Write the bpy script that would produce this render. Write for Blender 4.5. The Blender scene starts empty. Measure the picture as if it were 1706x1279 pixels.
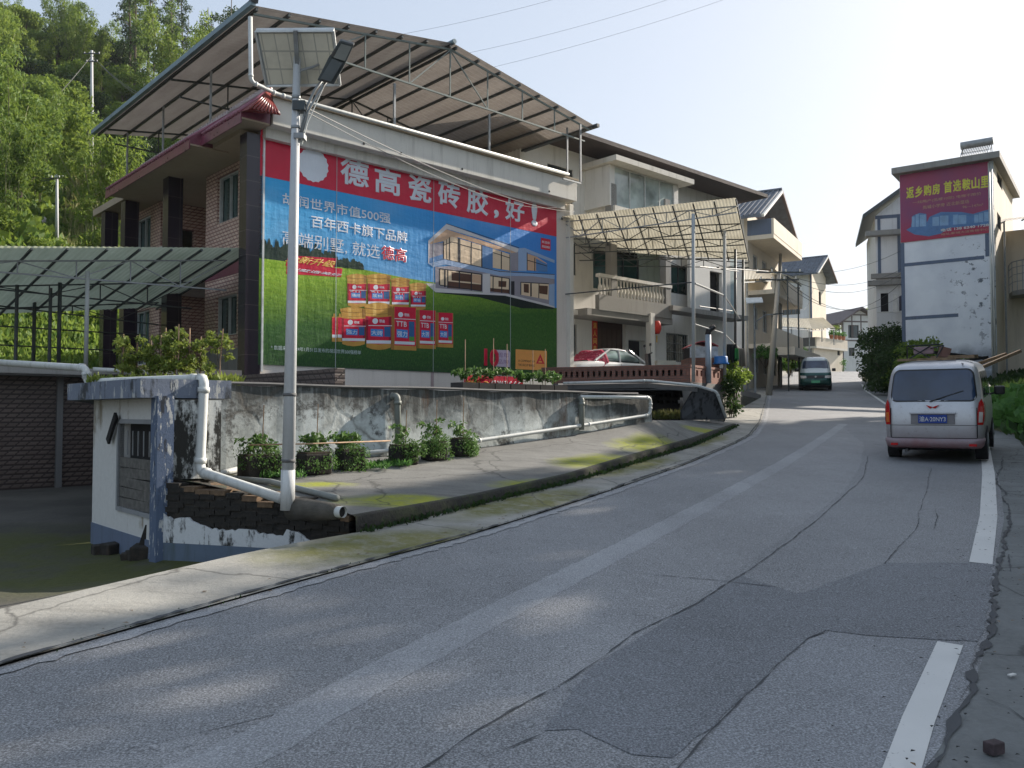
import bpy, bmesh, math, random
import numpy as np
from math import sin, cos, radians as R, pi
from mathutils import Vector, Matrix

# ------------------------------------------------------------ camera, sky, sun
SC = bpy.context.scene
COL = SC.collection
FPX, HOR, CZ = 1380.0, 688.0, 1.6
PITCH = math.atan((HOR - 639.5) / FPX)
cam = bpy.data.objects.new('camera', bpy.data.cameras.new('camera'))
COL.objects.link(cam)
cam.location = (0, 0, CZ)
cam.rotation_euler = (pi / 2 + PITCH, 0, 0)
cam.data.sensor_width = 36.0
cam.data.lens = 36.0 * FPX / 1706.0
cam.data.clip_end = 3000
SC.camera = cam
SUN_AZ, SUN_EL = 35.0, 27.0           # azimuth from +X towards +Y
sd = Vector((cos(R(SUN_AZ)) * cos(R(SUN_EL)), sin(R(SUN_AZ)) * cos(R(SUN_EL)), sin(R(SUN_EL))))
W = bpy.data.worlds.new('World'); SC.world = W; W.use_nodes = True
wn = W.node_tree.nodes; wl = W.node_tree.links
sky = wn.new('ShaderNodeTexSky'); sky.sky_type = 'NISHITA'; sky.sun_disc = False
sky.sun_elevation = R(SUN_EL); sky.sun_rotation = R(90.0 - SUN_AZ)
sky.air_density = 1.0; sky.dust_density = 2.4; sky.ozone_density = 1.0
wn['Background'].inputs[1].default_value = 0.107
gm = wn.new('ShaderNodeGamma'); gm.inputs[1].default_value = .36   # thin high haze evens out the clear sky
hz_ = wn.new('ShaderNodeMix'); hz_.data_type = 'RGBA'; hz_.blend_type = 'MULTIPLY'; hz_.inputs[0].default_value = 1; hz_.inputs[7].default_value = (.95, 1.0, 1.07, 1)
wl.new(sky.outputs[0], gm.inputs[0]); wl.new(gm.outputs[0], hz_.inputs[6]); wl.new(hz_.outputs[2], wn['Background'].inputs[0])
sl = bpy.data.lights.new('sun', 'SUN'); sl.energy = 2.0; sl.angle = R(0.6); sl.color = (1, .90, .78)
so = bpy.data.objects.new('sun', sl); COL.objects.link(so)
so.rotation_euler = (-sd).to_track_quat('-Z', 'Y').to_euler()
SC.view_settings.view_transform = 'Standard'; SC.view_settings.look = 'None'
SC.view_settings.gamma = 1; SC.view_settings.use_curve_mapping = False
SC.view_settings.exposure = 2.2
RND = random.Random(7)
NPR = np.random.RandomState(11)

# ------------------------------------------------------------ geometry from sight lines
def ray(px, py):
    u = (px - 853.0) / FPX; v = (639.5 - py) / FPX
    dy = cos(PITCH) - v * sin(PITCH)
    return u / dy, (v * cos(PITCH) + sin(PITCH)) / dy
def g(y):
    if y > 80: return 5.68 - .004 * (y - 80)
    if y < -10: return -.44
    return .047 * y + .0003 * y * y
def P(px, py, Y):
    X, Z = ray(px, py); return (X * Y, Y, CZ + Z * Y)
def hitg(px, py, lift=0.0):
    X, Z = ray(px, py)
    Y = 5.0
    a, b, c = .0003, .047 - Z, -(CZ - lift)
    Y = (-b + math.sqrt(max(0, b * b - 4 * a * c))) / (2 * a)
    return (X * Y, Y, g(Y) + lift)
def hitz(px, py, z):
    X, Z = ray(px, py); Y = (z - CZ) / Z
    return (X * Y, Y, z)
class Frame:
    def __init__(s, ox, oy, deg):
        s.ox, s.oy, s.a = ox, oy, R(deg); s.c, s.n = cos(s.a), sin(s.a)
    def w(s, t, q, z=0): return (s.ox + t * s.c - q * s.n, s.oy + t * s.n + q * s.c, z)
    def l(s, x, y): return ((x - s.ox) * s.c + (y - s.oy) * s.n, -(x - s.ox) * s.n + (y - s.oy) * s.c)
    def ps(s, px, py, q):            # where a sight line meets the plane s = q: (t, z)
        X, Z = ray(px, py); Y = (q - s.ox * s.n + s.oy * s.c) / (s.c - X * s.n)
        return s.l(X * Y, Y)[0], CZ + Z * Y
    def pt(s, px, py, t):            # the plane t: (s, z)
        X, Z = ray(px, py); Y = (t + s.ox * s.c + s.oy * s.n) / (X * s.c + s.n)
        return s.l(X * Y, Y)[1], CZ + Z * Y

# ------------------------------------------------------------ mesh builder
class MB:
    def __init__(s): s.v = []; s.f = []; s.m = []; s.k = 0
    def add(s, v, f):
        n = len(s.v); s.v += [tuple(p) for p in v]; s.f += [tuple(i + n for i in q) for q in f]; s.m += [s.k] * len(f); return s
    def box(s, x0, x1, y0, y1, z0, z1):
        return s.add([(x0,y0,z0),(x1,y0,z0),(x1,y1,z0),(x0,y1,z0),(x0,y0,z1),(x1,y0,z1),(x1,y1,z1),(x0,y1,z1)],
                     [(0,3,2,1),(4,5,6,7),(0,1,5,4),(1,2,6,5),(2,3,7,6),(3,0,4,7)])
    def cbox(s, c, d, rz=0, rx=0, ry=0):
        M = Matrix.Rotation(rz, 3, 'Z') @ Matrix.Rotation(ry, 3, 'Y') @ Matrix.Rotation(rx, 3, 'X')
        n = len(s.v); s.box(-d[0]/2, d[0]/2, -d[1]/2, d[1]/2, -d[2]/2, d[2]/2)
        for i in range(n, len(s.v)): s.v[i] = tuple(M @ Vector(s.v[i]) + Vector(c))
        return s
    def poly(s, pts): return s.add(pts, [tuple(range(len(pts)))])
    def slab(s, pts, th):            # pts: top outline, dropped by th
        n = len(pts); lo = [(p[0], p[1], p[2] - th) for p in pts]
        return s.add(list(pts) + lo, [tuple(range(n)), tuple(range(2*n-1, n-1, -1))] + [(i, n+i, n+(i+1) % n, (i+1) % n) for i in range(n)])
    def hull(s, a, b):               # two equal outlines joined
        n = len(a)
        return s.add(list(a) + list(b), [tuple(range(n)), tuple(range(2*n-1, n-1, -1))] + [(i, n+i, n+(i+1) % n, (i+1) % n) for i in range(n)])
    def tube(s, pts, r, n=8, r1=None, cap=True):
        pts = [Vector(p) for p in pts]; L = len(pts); rings = []
        up = None
        for i, p in enumerate(pts):
            d = (pts[min(i+1, L-1)] - pts[max(i-1, 0)]).normalized()
            if up is None:
                up = Vector((0, 0, 1)) if abs(d.z) < .9 else Vector((1, 0, 0))
            a = d.cross(up).normalized(); b = a.cross(d).normalized(); up = b
            rr = r if r1 is None else r + (r1 - r) * i / max(1, L-1)
            off = pi / 4 if n == 4 else 0
            rings.append([p + (a * cos(2*pi*k/n + off) + b * sin(2*pi*k/n + off)) * rr for k in range(n)])
        v = [q for rg in rings for q in rg]; f = []
        for i in range(L-1):
            for k in range(n):
                f.append((i*n+k, i*n+(k+1) % n, (i+1)*n+(k+1) % n, (i+1)*n+k))
        if cap: f.append(tuple(range(n-1, -1, -1))); f.append(tuple((L-1)*n+k for k in range(n)))
        return s.add(v, f)
    def wall(s, ax, q0, q1, a0, a1, z0, z1, holes=()):   # ax 's': wall lies along x, between y=q0 and q1; 't': along y
        A = sorted({a0, a1, *[h[0] for h in holes], *[h[1] for h in holes]}); Zs = sorted({z0, z1, *[h[2] for h in holes], *[h[3] for h in holes]})
        A = [a for a in A if a0 <= a <= a1]; Zs = [z for z in Zs if z0 <= z <= z1]
        for i in range(len(A)-1):
            for j in range(len(Zs)-1):
                ca, cz = (A[i]+A[i+1])/2, (Zs[j]+Zs[j+1])/2
                if any(h[0] < ca < h[1] and h[2] < cz < h[3] for h in holes): continue
                if ax == 's': s.box(A[i], A[i+1], q0, q1, Zs[j], Zs[j+1])
                else: s.box(q0, q1, A[i], A[i+1], Zs[j], Zs[j+1])
        return s

def link(o, parent=None, kind=None):
    COL.objects.link(o)
    if parent is not None: o.parent = parent
    if kind: o['kind'] = kind
    return o
def obj(name, mb, mat, parent=None, kind=None, smooth=False, loc=None):
    me = mb if isinstance(mb, bpy.types.Mesh) else bpy.data.meshes.new(name)
    if isinstance(mb, MB):
        me.from_pydata(mb.v, [], mb.f)
        mats = mat if isinstance(mat, (list, tuple)) else [mat]
        for m in mats: me.materials.append(m)
        if len(mats) > 1: me.polygons.foreach_set('material_index', mb.m)
        if smooth: me.polygons.foreach_set('use_smooth', [True] * len(me.polygons))
        me.update()
    o = bpy.data.objects.new(name, me)
    if loc: o.location = loc
    return link(o, parent, kind)
def tag(o, label, cat, group=None):
    o['label'] = label; o['category'] = cat
    if group: o['group'] = group
    return o
def thing(name, label, cat, loc=(0, 0, 0), rz=0, group=None):
    o = bpy.data.objects.new(name, None); COL.objects.link(o); o.empty_display_size = .2
    o.location = loc; o.rotation_euler = (0, 0, rz)
    return tag(o, label, cat, group)
def dup(root, loc, rz=None, label=None, scale=None):
    m = {root: root.copy()}
    for lvl in (root.children, [c for k in root.children for c in k.children]):
        for ch in lvl:
            c = ch.copy(); m[ch] = c; COL.objects.link(c); c.parent = m[ch.parent]
    r = m[root]; COL.objects.link(r); r.location = loc
    if rz is not None: r.rotation_euler = (0, 0, rz)
    if scale: r.scale = scale if isinstance(scale, (tuple, list)) else (scale,) * 3
    if label: r['label'] = label
    return r
def bevel(o, w=.01, seg=2):
    m = o.modifiers.new('edge', 'BEVEL'); m.width = w; m.segments = seg; m.limit_method = 'ANGLE'; return o

# ------------------------------------------------------------ materials
class NT:
    def __init__(s, name):
        s.m = bpy.data.materials.new(name); s.m.use_nodes = True
        s.n = s.m.node_tree.nodes; s.l = s.m.node_tree.links
        s.b = s.n['Principled BSDF']; s.tc = s.n.new('ShaderNodeTexCoord')
    def set(s, i, v):
        if isinstance(v, bpy.types.NodeSocket): s.l.new(v, i)
        elif isinstance(v, (tuple, list)) and len(v) == 3 and len(i.default_value) == 4: i.default_value = (*v, 1)
        else: i.default_value = v
    def map(s, sc=(1, 1, 1), rot=(0, 0, 0), loc=(0, 0, 0), src='Object'):
        m = s.n.new('ShaderNodeMapping'); s.l.new(s.tc.outputs[src] if isinstance(src, str) else src, m.inputs[0])
        m.inputs[1].default_value = loc; m.inputs[2].default_value = rot; m.inputs[3].default_value = sc
        return m.outputs[0]
    def noise(s, vec, sc, det=3, rough=.55, out=0):
        t = s.n.new('ShaderNodeTexNoise'); t.inputs['Scale'].default_value = sc; t.inputs['Detail'].default_value = det
        t.inputs['Roughness'].default_value = rough; s.l.new(vec, t.inputs['Vector']); return t.outputs[out]
    def vor(s, vec, sc, feat='F1', out=0):
        t = s.n.new('ShaderNodeTexVoronoi'); t.feature = feat; t.inputs['Scale'].default_value = sc; s.l.new(vec, t.inputs['Vector']); return t.outputs[out]
    def ramp(s, fac, a, b, ca=0., cb=1.):
        m = s.n.new('ShaderNodeMapRange'); m.inputs[1].default_value = a; m.inputs[2].default_value = b
        m.inputs[3].default_value = ca; m.inputs[4].default_value = cb; s.set(m.inputs[0], fac); return m.outputs[0]
    def mix(s, fac, a, b, mode='MIX'):
        m = s.n.new('ShaderNodeMix'); m.data_type = 'RGBA'; m.blend_type = mode
        s.set(m.inputs[0], fac); s.set(m.inputs[6], a); s.set(m.inputs[7], b); return m.outputs[2]
    def math(s, op, a, b=0., clamp=False):
        m = s.n.new('ShaderNodeMath'); m.operation = op; m.use_clamp = clamp; s.set(m.inputs[0], a); s.set(m.inputs[1], b); return m.outputs[0]
    def xyz(s, vec=None):
        m = s.n.new('ShaderNodeSeparateXYZ'); s.l.new(vec or s.tc.outputs['Object'], m.inputs[0]); return m.outputs
    def comb(s, x, y, z):
        m = s.n.new('ShaderNodeCombineXYZ')
        for i, v in enumerate((x, y, z)): s.set(m.inputs[i], v)
        return m.outputs[0]
    def bump(s, h, st=.3, d=.02):
        b = s.n.new('ShaderNodeBump'); b.inputs['Strength'].default_value = st; b.inputs['Distance'].default_value = d
        s.l.new(h, b.inputs['Height']); s.l.new(b.outputs[0], s.b.inputs['Normal']); return b
    def fin(s, col, rough=.8, metal=0., spec=None):
        s.set(s.b.inputs['Base Color'], col); s.set(s.b.inputs['Roughness'], rough); s.set(s.b.inputs['Metallic'], metal)
        if spec is not None: s.b.inputs['Specular IOR Level'].default_value = spec
        return s.m
def sc3(c, k): return tuple(min(1, x * k) for x in c)
MATS = {}
def plain(name, c, rough=.7, metal=0., var=.18, nsc=3., bump=.0, spec=None):
    if name in MATS: return MATS[name]
    t = NT(name); o = t.map()
    n = t.noise(o, nsc, 4, .6)
    m = t.mix(t.ramp(n, .3, .7), sc3(c, 1 - var), sc3(c, 1 + var))
    if bump: t.bump(t.noise(o, nsc * 12, 3), bump)
    MATS[name] = t.fin(m, t.ramp(n, .2, .8, rough * .85, min(1, rough * 1.12)), metal, spec); return MATS[name]
def plaster(name, c, dirt=(.12, .115, .10), amt=.5, rough=.85, nsc=1.2, streak=True):
    if name in MATS: return MATS[name]
    t = NT(name); o = t.map()
    big = t.noise(o, nsc * .5, 4, .6); s_ = t.noise(t.map((3.5, 3.5, .35)), nsc, 5, .65); fine = t.noise(o, 26, 3, .6)
    m = t.mix(t.ramp(big, .35, .7, 0, .5), c, sc3(c, .78))
    if streak: m = t.mix(t.math('MULTIPLY', t.ramp(s_, .52, .78), amt, True), m, dirt)
    m = t.mix(t.ramp(fine, .3, .75, 0, .18), m, sc3(c, .6))
    t.bump(t.math('ADD', fine, big), .15, .01)
    MATS[name] = t.fin(m, rough); return MATS[name]
def metal(name, c, rough=.45, rust=.0, met=.6):
    if name in MATS: return MATS[name]
    t = NT(name); o = t.map(); n = t.noise(o, 4, 5, .7)
    m = t.mix(t.ramp(n, .35, .7), sc3(c, .8), sc3(c, 1.15))
    if rust: m = t.mix(t.math('MULTIPLY', t.ramp(t.noise(o, 7, 5, .7), .5, .7), rust, True), m, (.16, .07, .03))
    MATS[name] = t.fin(m, t.ramp(n, .3, .7, rough, rough + .2), met); return MATS[name]
def glass(name, c=(.02, .035, .04), rough=.08):
    if name in MATS: return MATS[name]
    t = NT(name); n = t.noise(t.map(), .9, 3)
    m = t.mix(t.ramp(n, .35, .65), sc3(c, .6), sc3(c, 1.6))
    t.b.inputs['Specular IOR Level'].default_value = .8
    MATS[name] = t.fin(m, t.ramp(n, .3, .7, rough, rough + .08)); return MATS[name]

M_steel = metal('galvanised_steel', (.34, .36, .37), .5, .25)
M_dsteel = metal('dark_steel', (.07, .085, .09), .5, .3, .3)
M_blk = plain('black_plastic', (.015, .015, .017), .45)
M_white = plain('white_paint', (.62, .62, .6), .6)
M_pvc = plaster('white_pvc_pipe', (.6, .62, .6), (.16, .17, .12), .55, .5, 3)
M_alu = metal('white_aluminium', (.62, .64, .63), .4, 0, .3)
M_glass = glass('window_glass'); M_glassg = glass('green_window_glass', (.02, .055, .05), .06); M_glassb = glass('painted_reflection_glass', (.34, .39, .38), .05)  # M_glassb: bright reflection put into the pale base colour
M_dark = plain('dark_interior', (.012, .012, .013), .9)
M_rubber = plain('tyre_rubber', (.018, .018, .019), .85)
M_wood = plain('weathered_wood', (.22, .15, .09), .85, 0, .4, 9)
M_stake = plain('bamboo_stake', (.33, .22, .14), .8, 0, .35, 14)
M_soil = plain('potting_soil', (.05, .035, .022), .95, 0, .4, 30, .4)

# building materials
M_pink = plaster('cream_pink_render', (.72, .66, .60), (.3, .27, .22), .35)
M_cream = plaster('cream_concrete', (.72, .69, .62), (.18, .16, .13), .45)
M_offw = plaster('offwhite_render', (.78, .765, .72), (.25, .23, .19), .45)
M_bwhite = plaster('white_lime_wall', (.78, .79, .80), (.2, .2, .2), .35)
M_grey = plaster('grey_cement', (.30, .295, .28), (.08, .08, .07), .6)
M_dgrey = plaster('dark_cement', (.13, .13, .13), (.04, .04, .035), .6)
M_blueband = plaster('blue_grey_paint_band', (.13, .17, .25), (.05, .05, .05), .5)
M_rooftile = None

def stained_wall():
    t = NT('stained_lime_render'); o = t.map()
    x, y, z = t.xyz()
    big = t.noise(t.map((.9, .9, .9)), 1.1, 5, .65); warp = t.noise(o, 2.2, 4, .6, out=1)
    wv = t.mix(.35, t.tc.outputs['Object'], warp, 'ADD')
    cr = t.vor(wv, 1.1, 'DISTANCE_TO_EDGE'); cr2 = t.vor(wv, 3.1, 'DISTANCE_TO_EDGE')
    drip = t.noise(t.map((7, 7, .6)), 1.6, 6, .7); fine = t.noise(o, 22, 4, .7)
    base = t.mix(t.ramp(big, .35, .65), (.70, .75, .74), (.48, .52, .50))
    # damp grime that starts under the coping and runs down unevenly
    top = t.ramp(t.math('ADD', z, t.math('MULTIPLY', t.math('SUBTRACT', big, .5), 1.5)), 1.30, 1.80)
    gr = t.math('MULTIPLY', top, t.ramp(drip, .22, .5, .45, 1.0), True)
    m = t.mix(gr, base, (.055, .06, .058))
    blotch = t.math('MULTIPLY', t.ramp(t.noise(o, 1.6, 8, .75), .54, .60), t.ramp(fine, .25, .6, .35, 1), True)
    m = t.mix(blotch, m, (.055, .053, .048))
    edge = t.math('MULTIPLY', t.ramp(cr, .05, .0), t.ramp(t.noise(o, 1.3, 3), .4, .6), True)
    m = t.mix(t.math('MULTIPLY', edge, .7), m, (.09, .08, .065))
    m = t.mix(t.math('MULTIPLY', t.ramp(cr2, .03, .0), t.ramp(big, .48, .62, 0, .7), True), m, (.06, .05, .04))
    rust = t.math('MULTIPLY', t.ramp(t.noise(t.map((1.3, 1.3, .5), loc=(4, 2, 1)), 1.0, 5, .65), .61, .70), t.ramp(drip, .35, .6), True)
    m = t.mix(rust, m, (.16, .085, .045))
    m = t.mix(t.ramp(fine, .35, .7, 0, .25), m, (.2, .2, .19))
    t.bump(t.math('ADD', fine, t.ramp(cr, 0, .06)), .35, .012)
    return t.fin(m, .9)
M_stain = stained_wall()
def mouldy(name, c, amt=.5, sc=3., dark=(.025, .025, .022), flake=None):
    t = NT(name); o = t.map(); n = t.noise(t.map((1, 1, .55)), sc, 7, .72); f = t.noise(o, sc * 9, 4, .7); d = t.noise(t.map((5, 5, .4)), sc * .6, 5, .7)
    m = t.mix(t.ramp(f, .3, .7, 0, .3), c, sc3(c, .6)); k = t.ramp(t.math('ADD', n, t.math('MULTIPLY', d, .35)), 1.02 - amt * .45, .94 - amt * .45 + .16, 0, 1)
    k = t.ramp(t.math('ADD', t.math('MULTIPLY', n, .65), t.math('MULTIPLY', d, .35)), .60 - amt * .2, .66 - amt * .2)
    m = t.mix(k, m, dark)
    if flake: m = t.mix(t.ramp(t.noise(t.map((1, 1, .3)), sc * 3, 5, .7), .56, .60), m, flake)
    t.bump(t.math('ADD', n, f), .4, .01); return t.fin(m, .9)

def tile_mat(name, light, dark, bw=.26, bh=.14, mort=.045, diag=True):
    t = NT(name); x, y, z = t.xyz(); h = t.math('ADD', x, y)
    if diag: h = t.math('ADD', h, t.math('MULTIPLY', t.math('SINE', t.math('MULTIPLY', z, 2 * pi / bh)), .025))
    v = t.comb(h, z, 0.)
    b = t.n.new('ShaderNodeTexBrick'); t.l.new(v, b.inputs['Vector'])
    b.inputs['Scale'].default_value = 1; b.inputs['Brick Width'].default_value = bw; b.inputs['Row Height'].default_value = bh
    b.inputs['Mortar Size'].default_value = mort; b.inputs['Mortar Smooth'].default_value = .3; b.offset = .5
    b.inputs['Color1'].default_value = (*light, 1); b.inputs['Color2'].default_value = (*sc3(light, .75), 1); b.inputs['Mortar'].default_value = (*dark, 1)
    m = t.mix(t.ramp(t.noise(t.map(), 1.5, 4), .3, .7, 0, .35), b.outputs[0], sc3(dark, 1.2))
    t.bump(b.outputs[1], -.4, .02) if False else t.bump(t.math('SUBTRACT', 1., b.outputs[1]), .5, .02)
    return t.fin(m, .45)
M_tile = tile_mat('beige_lozenge_facade_tile', (.80, .62, .50), (.24, .11, .10), .20, .10, .018)
M_tiled = tile_mat('brown_lozenge_basement_tile', (.13, .10, .085), (.03, .02, .018), .20, .10, .022)
M_brick = tile_mat('red_brick', (.24, .085, .05), (.10, .06, .05), .24, .07, .01, False)
M_brick2 = tile_mat('ochre_brick', (.36, .22, .13), (.16, .12, .09), .24, .07, .012, False)
def black_tile():
    t = NT('black_glazed_column_tile'); x, y, z = t.xyz(); v = t.comb(t.math('ADD', x, y), z, 0.)
    b = t.n.new('ShaderNodeTexBrick'); t.l.new(v, b.inputs['Vector']); b.offset = 0
    b.inputs['Scale'].default_value = 1; b.inputs['Brick Width'].default_value = .62; b.inputs['Row Height'].default_value = .6
    b.inputs['Mortar Size'].default_value = .008; b.inputs['Color1'].default_value = (.018, .014, .022, 1); b.inputs['Color2'].default_value = (.026, .018, .028, 1)
    b.inputs['Mortar'].default_value = (.07, .06, .06, 1)
    return t.fin(b.outputs[0], .22)
M_btile = black_tile()
M_maroon = plain('maroon_glazed_tile', (.17, .045, .07), .3, 0, .3, 5)
M_redtile = plain('red_glazed_tile', (.22, .045, .04), .3, 0, .3, 5)
M_soffit = plaster('beige_soffit', (.42, .34, .24), (.2, .15, .1), .3)
M_lintel = plain('maroon_spandrel', (.14, .03, .05), .5)

def sheet_mat(name, c, trans=.45, c2=None):
    t = NT(name); o = t.map(); n = t.noise(t.map((1, .25, 1)), 2.5, 5, .65)
    m = t.mix(t.ramp(n, .35, .75), c, c2 or sc3(c, .55)); t.fin(m, .55)
    tr = t.n.new('ShaderNodeBsdfTranslucent'); t.set(tr.inputs[0], m); mx = t.n.new('ShaderNodeMixShader'); mx.inputs[0].default_value = trans
    t.l.new(t.b.outputs[0], mx.inputs[1]); t.l.new(tr.outputs[0], mx.inputs[2]); t.l.new(mx.outputs[0], t.n['Material Output'].inputs[0])
    return t.m
M_shG = sheet_mat('green_translucent_sheet', (.52, .56, .42), .55, (.36, .40, .28))
M_shY = sheet_mat('yellowed_translucent_sheet', (.50, .47, .37), .55, (.34, .31, .23))
M_shB = sheet_mat('brown_roof_sheet', (.37, .335, .30), .22, (.26, .23, .205))
M_shEdge = plain('blue_roof_edge', (.18, .26, .30), .5)

# leaves
def leaf_mat(name, c1, c2, c3=None, tr=.35, nsc=.5):
    t = NT(name); o = t.map(src='Object'); oi = t.n.new('ShaderNodeObjectInfo')
    n = t.noise(o, nsc, 3); n2 = t.noise(o, nsc * 9, 2)
    m = t.mix(t.ramp(n, .38, .62), c1, c2); m = t.mix(t.ramp(n2, .42, .6, 0, .6), m, sc3(c2, 1.5) if c3 is None else c3)
    m = t.mix(t.ramp(oi.outputs['Random'], 0, 1, 0, .55), m, sc3(c1, .7))
    t.fin(m, .6, 0, .3)
    tr_ = t.n.new('ShaderNodeBsdfTranslucent'); t.set(tr_.inputs[0], t.mix(.5, m, c3 or c2)); mx = t.n.new('ShaderNodeMixShader'); mx.inputs[0].default_value = tr
    t.l.new(t.b.outputs[0], mx.inputs[1]); t.l.new(tr_.outputs[0], mx.inputs[2]); t.l.new(mx.outputs[0], t.n['Material Output'].inputs[0])
    return t.m
L_bam = leaf_mat('bamboo_leaf', (.08, .17, .02), (.17, .27, .04), (.30, .36, .07), .5)
L_brd = leaf_mat('broad_leaf', (.05, .13, .02), (.14, .24, .04), (.26, .33, .06), .45)
L_drk = leaf_mat('dark_leaf', (.022, .05, .018), (.04, .085, .025), (.07, .12, .03))
L_tom = leaf_mat('tomato_leaf', (.10, .17, .03), (.20, .26, .05), (.28, .32, .07), .4, 3)
L_pot = leaf_mat('potted_leaf', (.05, .12, .025), (.10, .21, .05), (.16, .27, .07), .3, 3)
L_veg = leaf_mat('vegetable_leaf', (.05, .13, .03), (.10, .24, .05), (.14, .30, .07), .35, 2)
M_bark = plain('bark', (.09, .07, .05), .95, 0, .4, 6, .4)

def leaf_cloud(blobs, n, size, asp=.45, droop=.4, seed=0, shell=.45, zmin=None):
    rs = np.random.RandomState(seed); blobs = np.array(blobs, float)
    w = blobs[:, 3] * blobs[:, 4]; k = rs.choice(len(blobs), n, p=w / w.sum())
    d = rs.normal(size=(n, 3)); d /= np.linalg.norm(d, axis=1)[:, None]
    r = shell + (1 - shell) * rs.rand(n) ** .6
    c = blobs[k, :3] + d * (r[:, None]) * blobs[k][:, [3, 3, 4]]
    if zmin is not None: c = c[c[:, 2] > zmin]; d = d[:len(c)]; n = len(c)
    a = rs.normal(size=(n, 3)) + d[:n] * .6; a[:, 2] -= droop; a /= np.linalg.norm(a, axis=1)[:, None]
    b = np.cross(a, rs.normal(size=(n, 3))); b /= np.linalg.norm(b, axis=1)[:, None]
    s = size * (.6 + .8 * rs.rand(n))[:, None]
    v = np.stack([c - a*s*.5, c + b*s*asp*.5, c + a*s*.5, c - b*s*asp*.5], 1).reshape(-1, 3)
    return v
def quads_mesh(name, v, mat, nv=4):
    me = bpy.data.meshes.new(name); n = len(v)
    me.vertices.add(n); me.vertices.foreach_set('co', np.asarray(v, np.float32).ravel())
    me.loops.add(n); me.loops.foreach_set('vertex_index', np.arange(n, dtype=np.int32))
    me.polygons.add(n // nv); me.polygons.foreach_set('loop_start', np.arange(0, n, nv, dtype=np.int32))
    me.polygons.foreach_set('loop_total', np.full(n // nv, nv, dtype=np.int32))
    me.update(calc_edges=True); me.materials.append(mat); return me

# ------------------------------------------------------------ lettering
_tmp = []
def text_mesh(s, bold=.0):
    cu = bpy.data.curves.new('lettering', 'FONT'); cu.body = s; cu.size = 1; cu.extrude = .002
    cu.bevel_depth = bold; cu.bevel_resolution = 0; cu.resolution_u = 3
    o = bpy.data.objects.new('lettering_source', cu); COL.objects.link(o)
    dg = bpy.context.evaluated_depsgraph_get(); dg.update()
    me = bpy.data.meshes.new_from_object(o.evaluated_get(dg)); COL.objects.unlink(o); bpy.data.objects.remove(o)
    return me
def lettering(s, a0, a1, z0, z1, q, mat, parent, name='lettering', bold=.0, th=.004, ital=0., rot=None, flip=1):
    """writes s into the box a0..a1 x z0..z1 on the plane y=q of the parent, facing -y"""
    me = text_mesh(s, bold); n = len(me.vertices)
    co = np.zeros(n * 3, np.float32); me.vertices.foreach_get('co', co); co = co.reshape(-1, 3)
    lo, hi = co.min(0), co.max(0); u = (co - lo) / np.maximum(hi - lo, 1e-6)
    out = np.empty_like(co)
    out[:, 0] = a0 + (u[:, 0] + ital * (u[:, 1] - .5)) * (a1 - a0); out[:, 2] = z0 + u[:, 1] * (z1 - z0); out[:, 1] = q - u[:, 2] * th
    me.vertices.foreach_set('co', out.ravel()); me.materials.clear(); me.materials.append(mat)
    for p in me.polygons: p.material_index = 0
    me.update(); me.name = name
    return link(bpy.data.objects.new(name, me), parent)

# ------------------------------------------------------------ terrain, road, verge
LE = [(-30, -40), (-14, -14), (-7.6, -3.5), (-4.4, 1.9), (-2.79, 4.56), (-2.1, 5.65), (-1.1, 7.17), (-.52, 7.98), (.98, 10.54), (2.95, 14.12), (4.75, 17.79), (5.75, 20), (7.45, 24.78), (11.44, 37.24), (14.47, 46.75), (18.31, 58.2), (20.66, 64.2), (25.4, 75.7), (27.5, 80), (32.5, 85), (42, 92), (56, 100)]
RE = [(-24, -44), (-8, -17), (-1.9, -5), (.9, 1.6), (1.69, 3.41), (2.3, 4.2), (2.98, 5.19), (4.03, 6.95), (5.45, 9.21), (7.52, 12.85), (9.9, 17.79), (11.6, 22.5), (13.1, 27), (15.3, 33.57), (17.7, 40.43), (19.96, 46.75), (23.4, 55.45), (28.0, 66), (31.8, 74.5), (34.5, 80), (41, 87), (52, 94), (66, 100)]
def lerp_poly(pts, y):
    if y <= pts[0][1]: return pts[0][0]
    for (x0, y0), (x1, y1) in zip(pts, pts[1:]):
        if y <= y1: return x0 + (x1 - x0) * (y - y0) / (y1 - y0)
    return pts[-1][0]
xl = lambda y: lerp_poly(LE, y)
xr = lambda y: lerp_poly(RE, y)
def smooth(a, b, x):
    t = max(0., min(1., (x - a) / (b - a))); return t * t * (3 - 2 * t)
def wob(x, y, s=1.0): return sin(x * .7 * s + 1.3) * cos(y * .53 * s - .4) + .5 * sin(x * 1.9 * s + y * 1.3 * s)
def H(x, y):
    base = g(y); dl = (xl(y) - x) * .85; dr = (x - xr(y)) * .85
    z = base - .06
    if dl > 0:
        yard = -.02
        z = z + (yard - z) * smooth(.9 if y < 9 else 1.6, 3.0 if y < 9 else 4.0, dl) if y < 23 else z - .0
        if 23 <= y < 60: z = base - .06 - min(.5, dl * .2)
        p = -.75 * x + .66 * y
        hh = 3.0 + .50 * (p - 33) + .003 * max(0, p - 70) ** 2
        cap = 48 - 8 * smooth(-.44, -.34, x / max(1, y)); hh = cap - math.log1p(math.exp(min(30, (cap - hh) / 3.))) * 3. if hh < 120 else cap; hh = max(hh, -5) + wob(x, y, .35) * min(1.2, max(0, p - 36) * .08)
        k = smooth(24, 32, y + max(0, (-x - 14)) * .5)
        if p > 28 and (y > 24 or x < -24): z = z + (max(z, hh) - z) * k
    if dr > 0:
        z = base - .03 + min(2.0, .17 * max(0, dr - 1.1)) * smooth(8, 15, y)
        if dr > 9: z += .14 * (dr - 9) * smooth(120, 60, y)
        z = min(z, 24)
    return z
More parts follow.
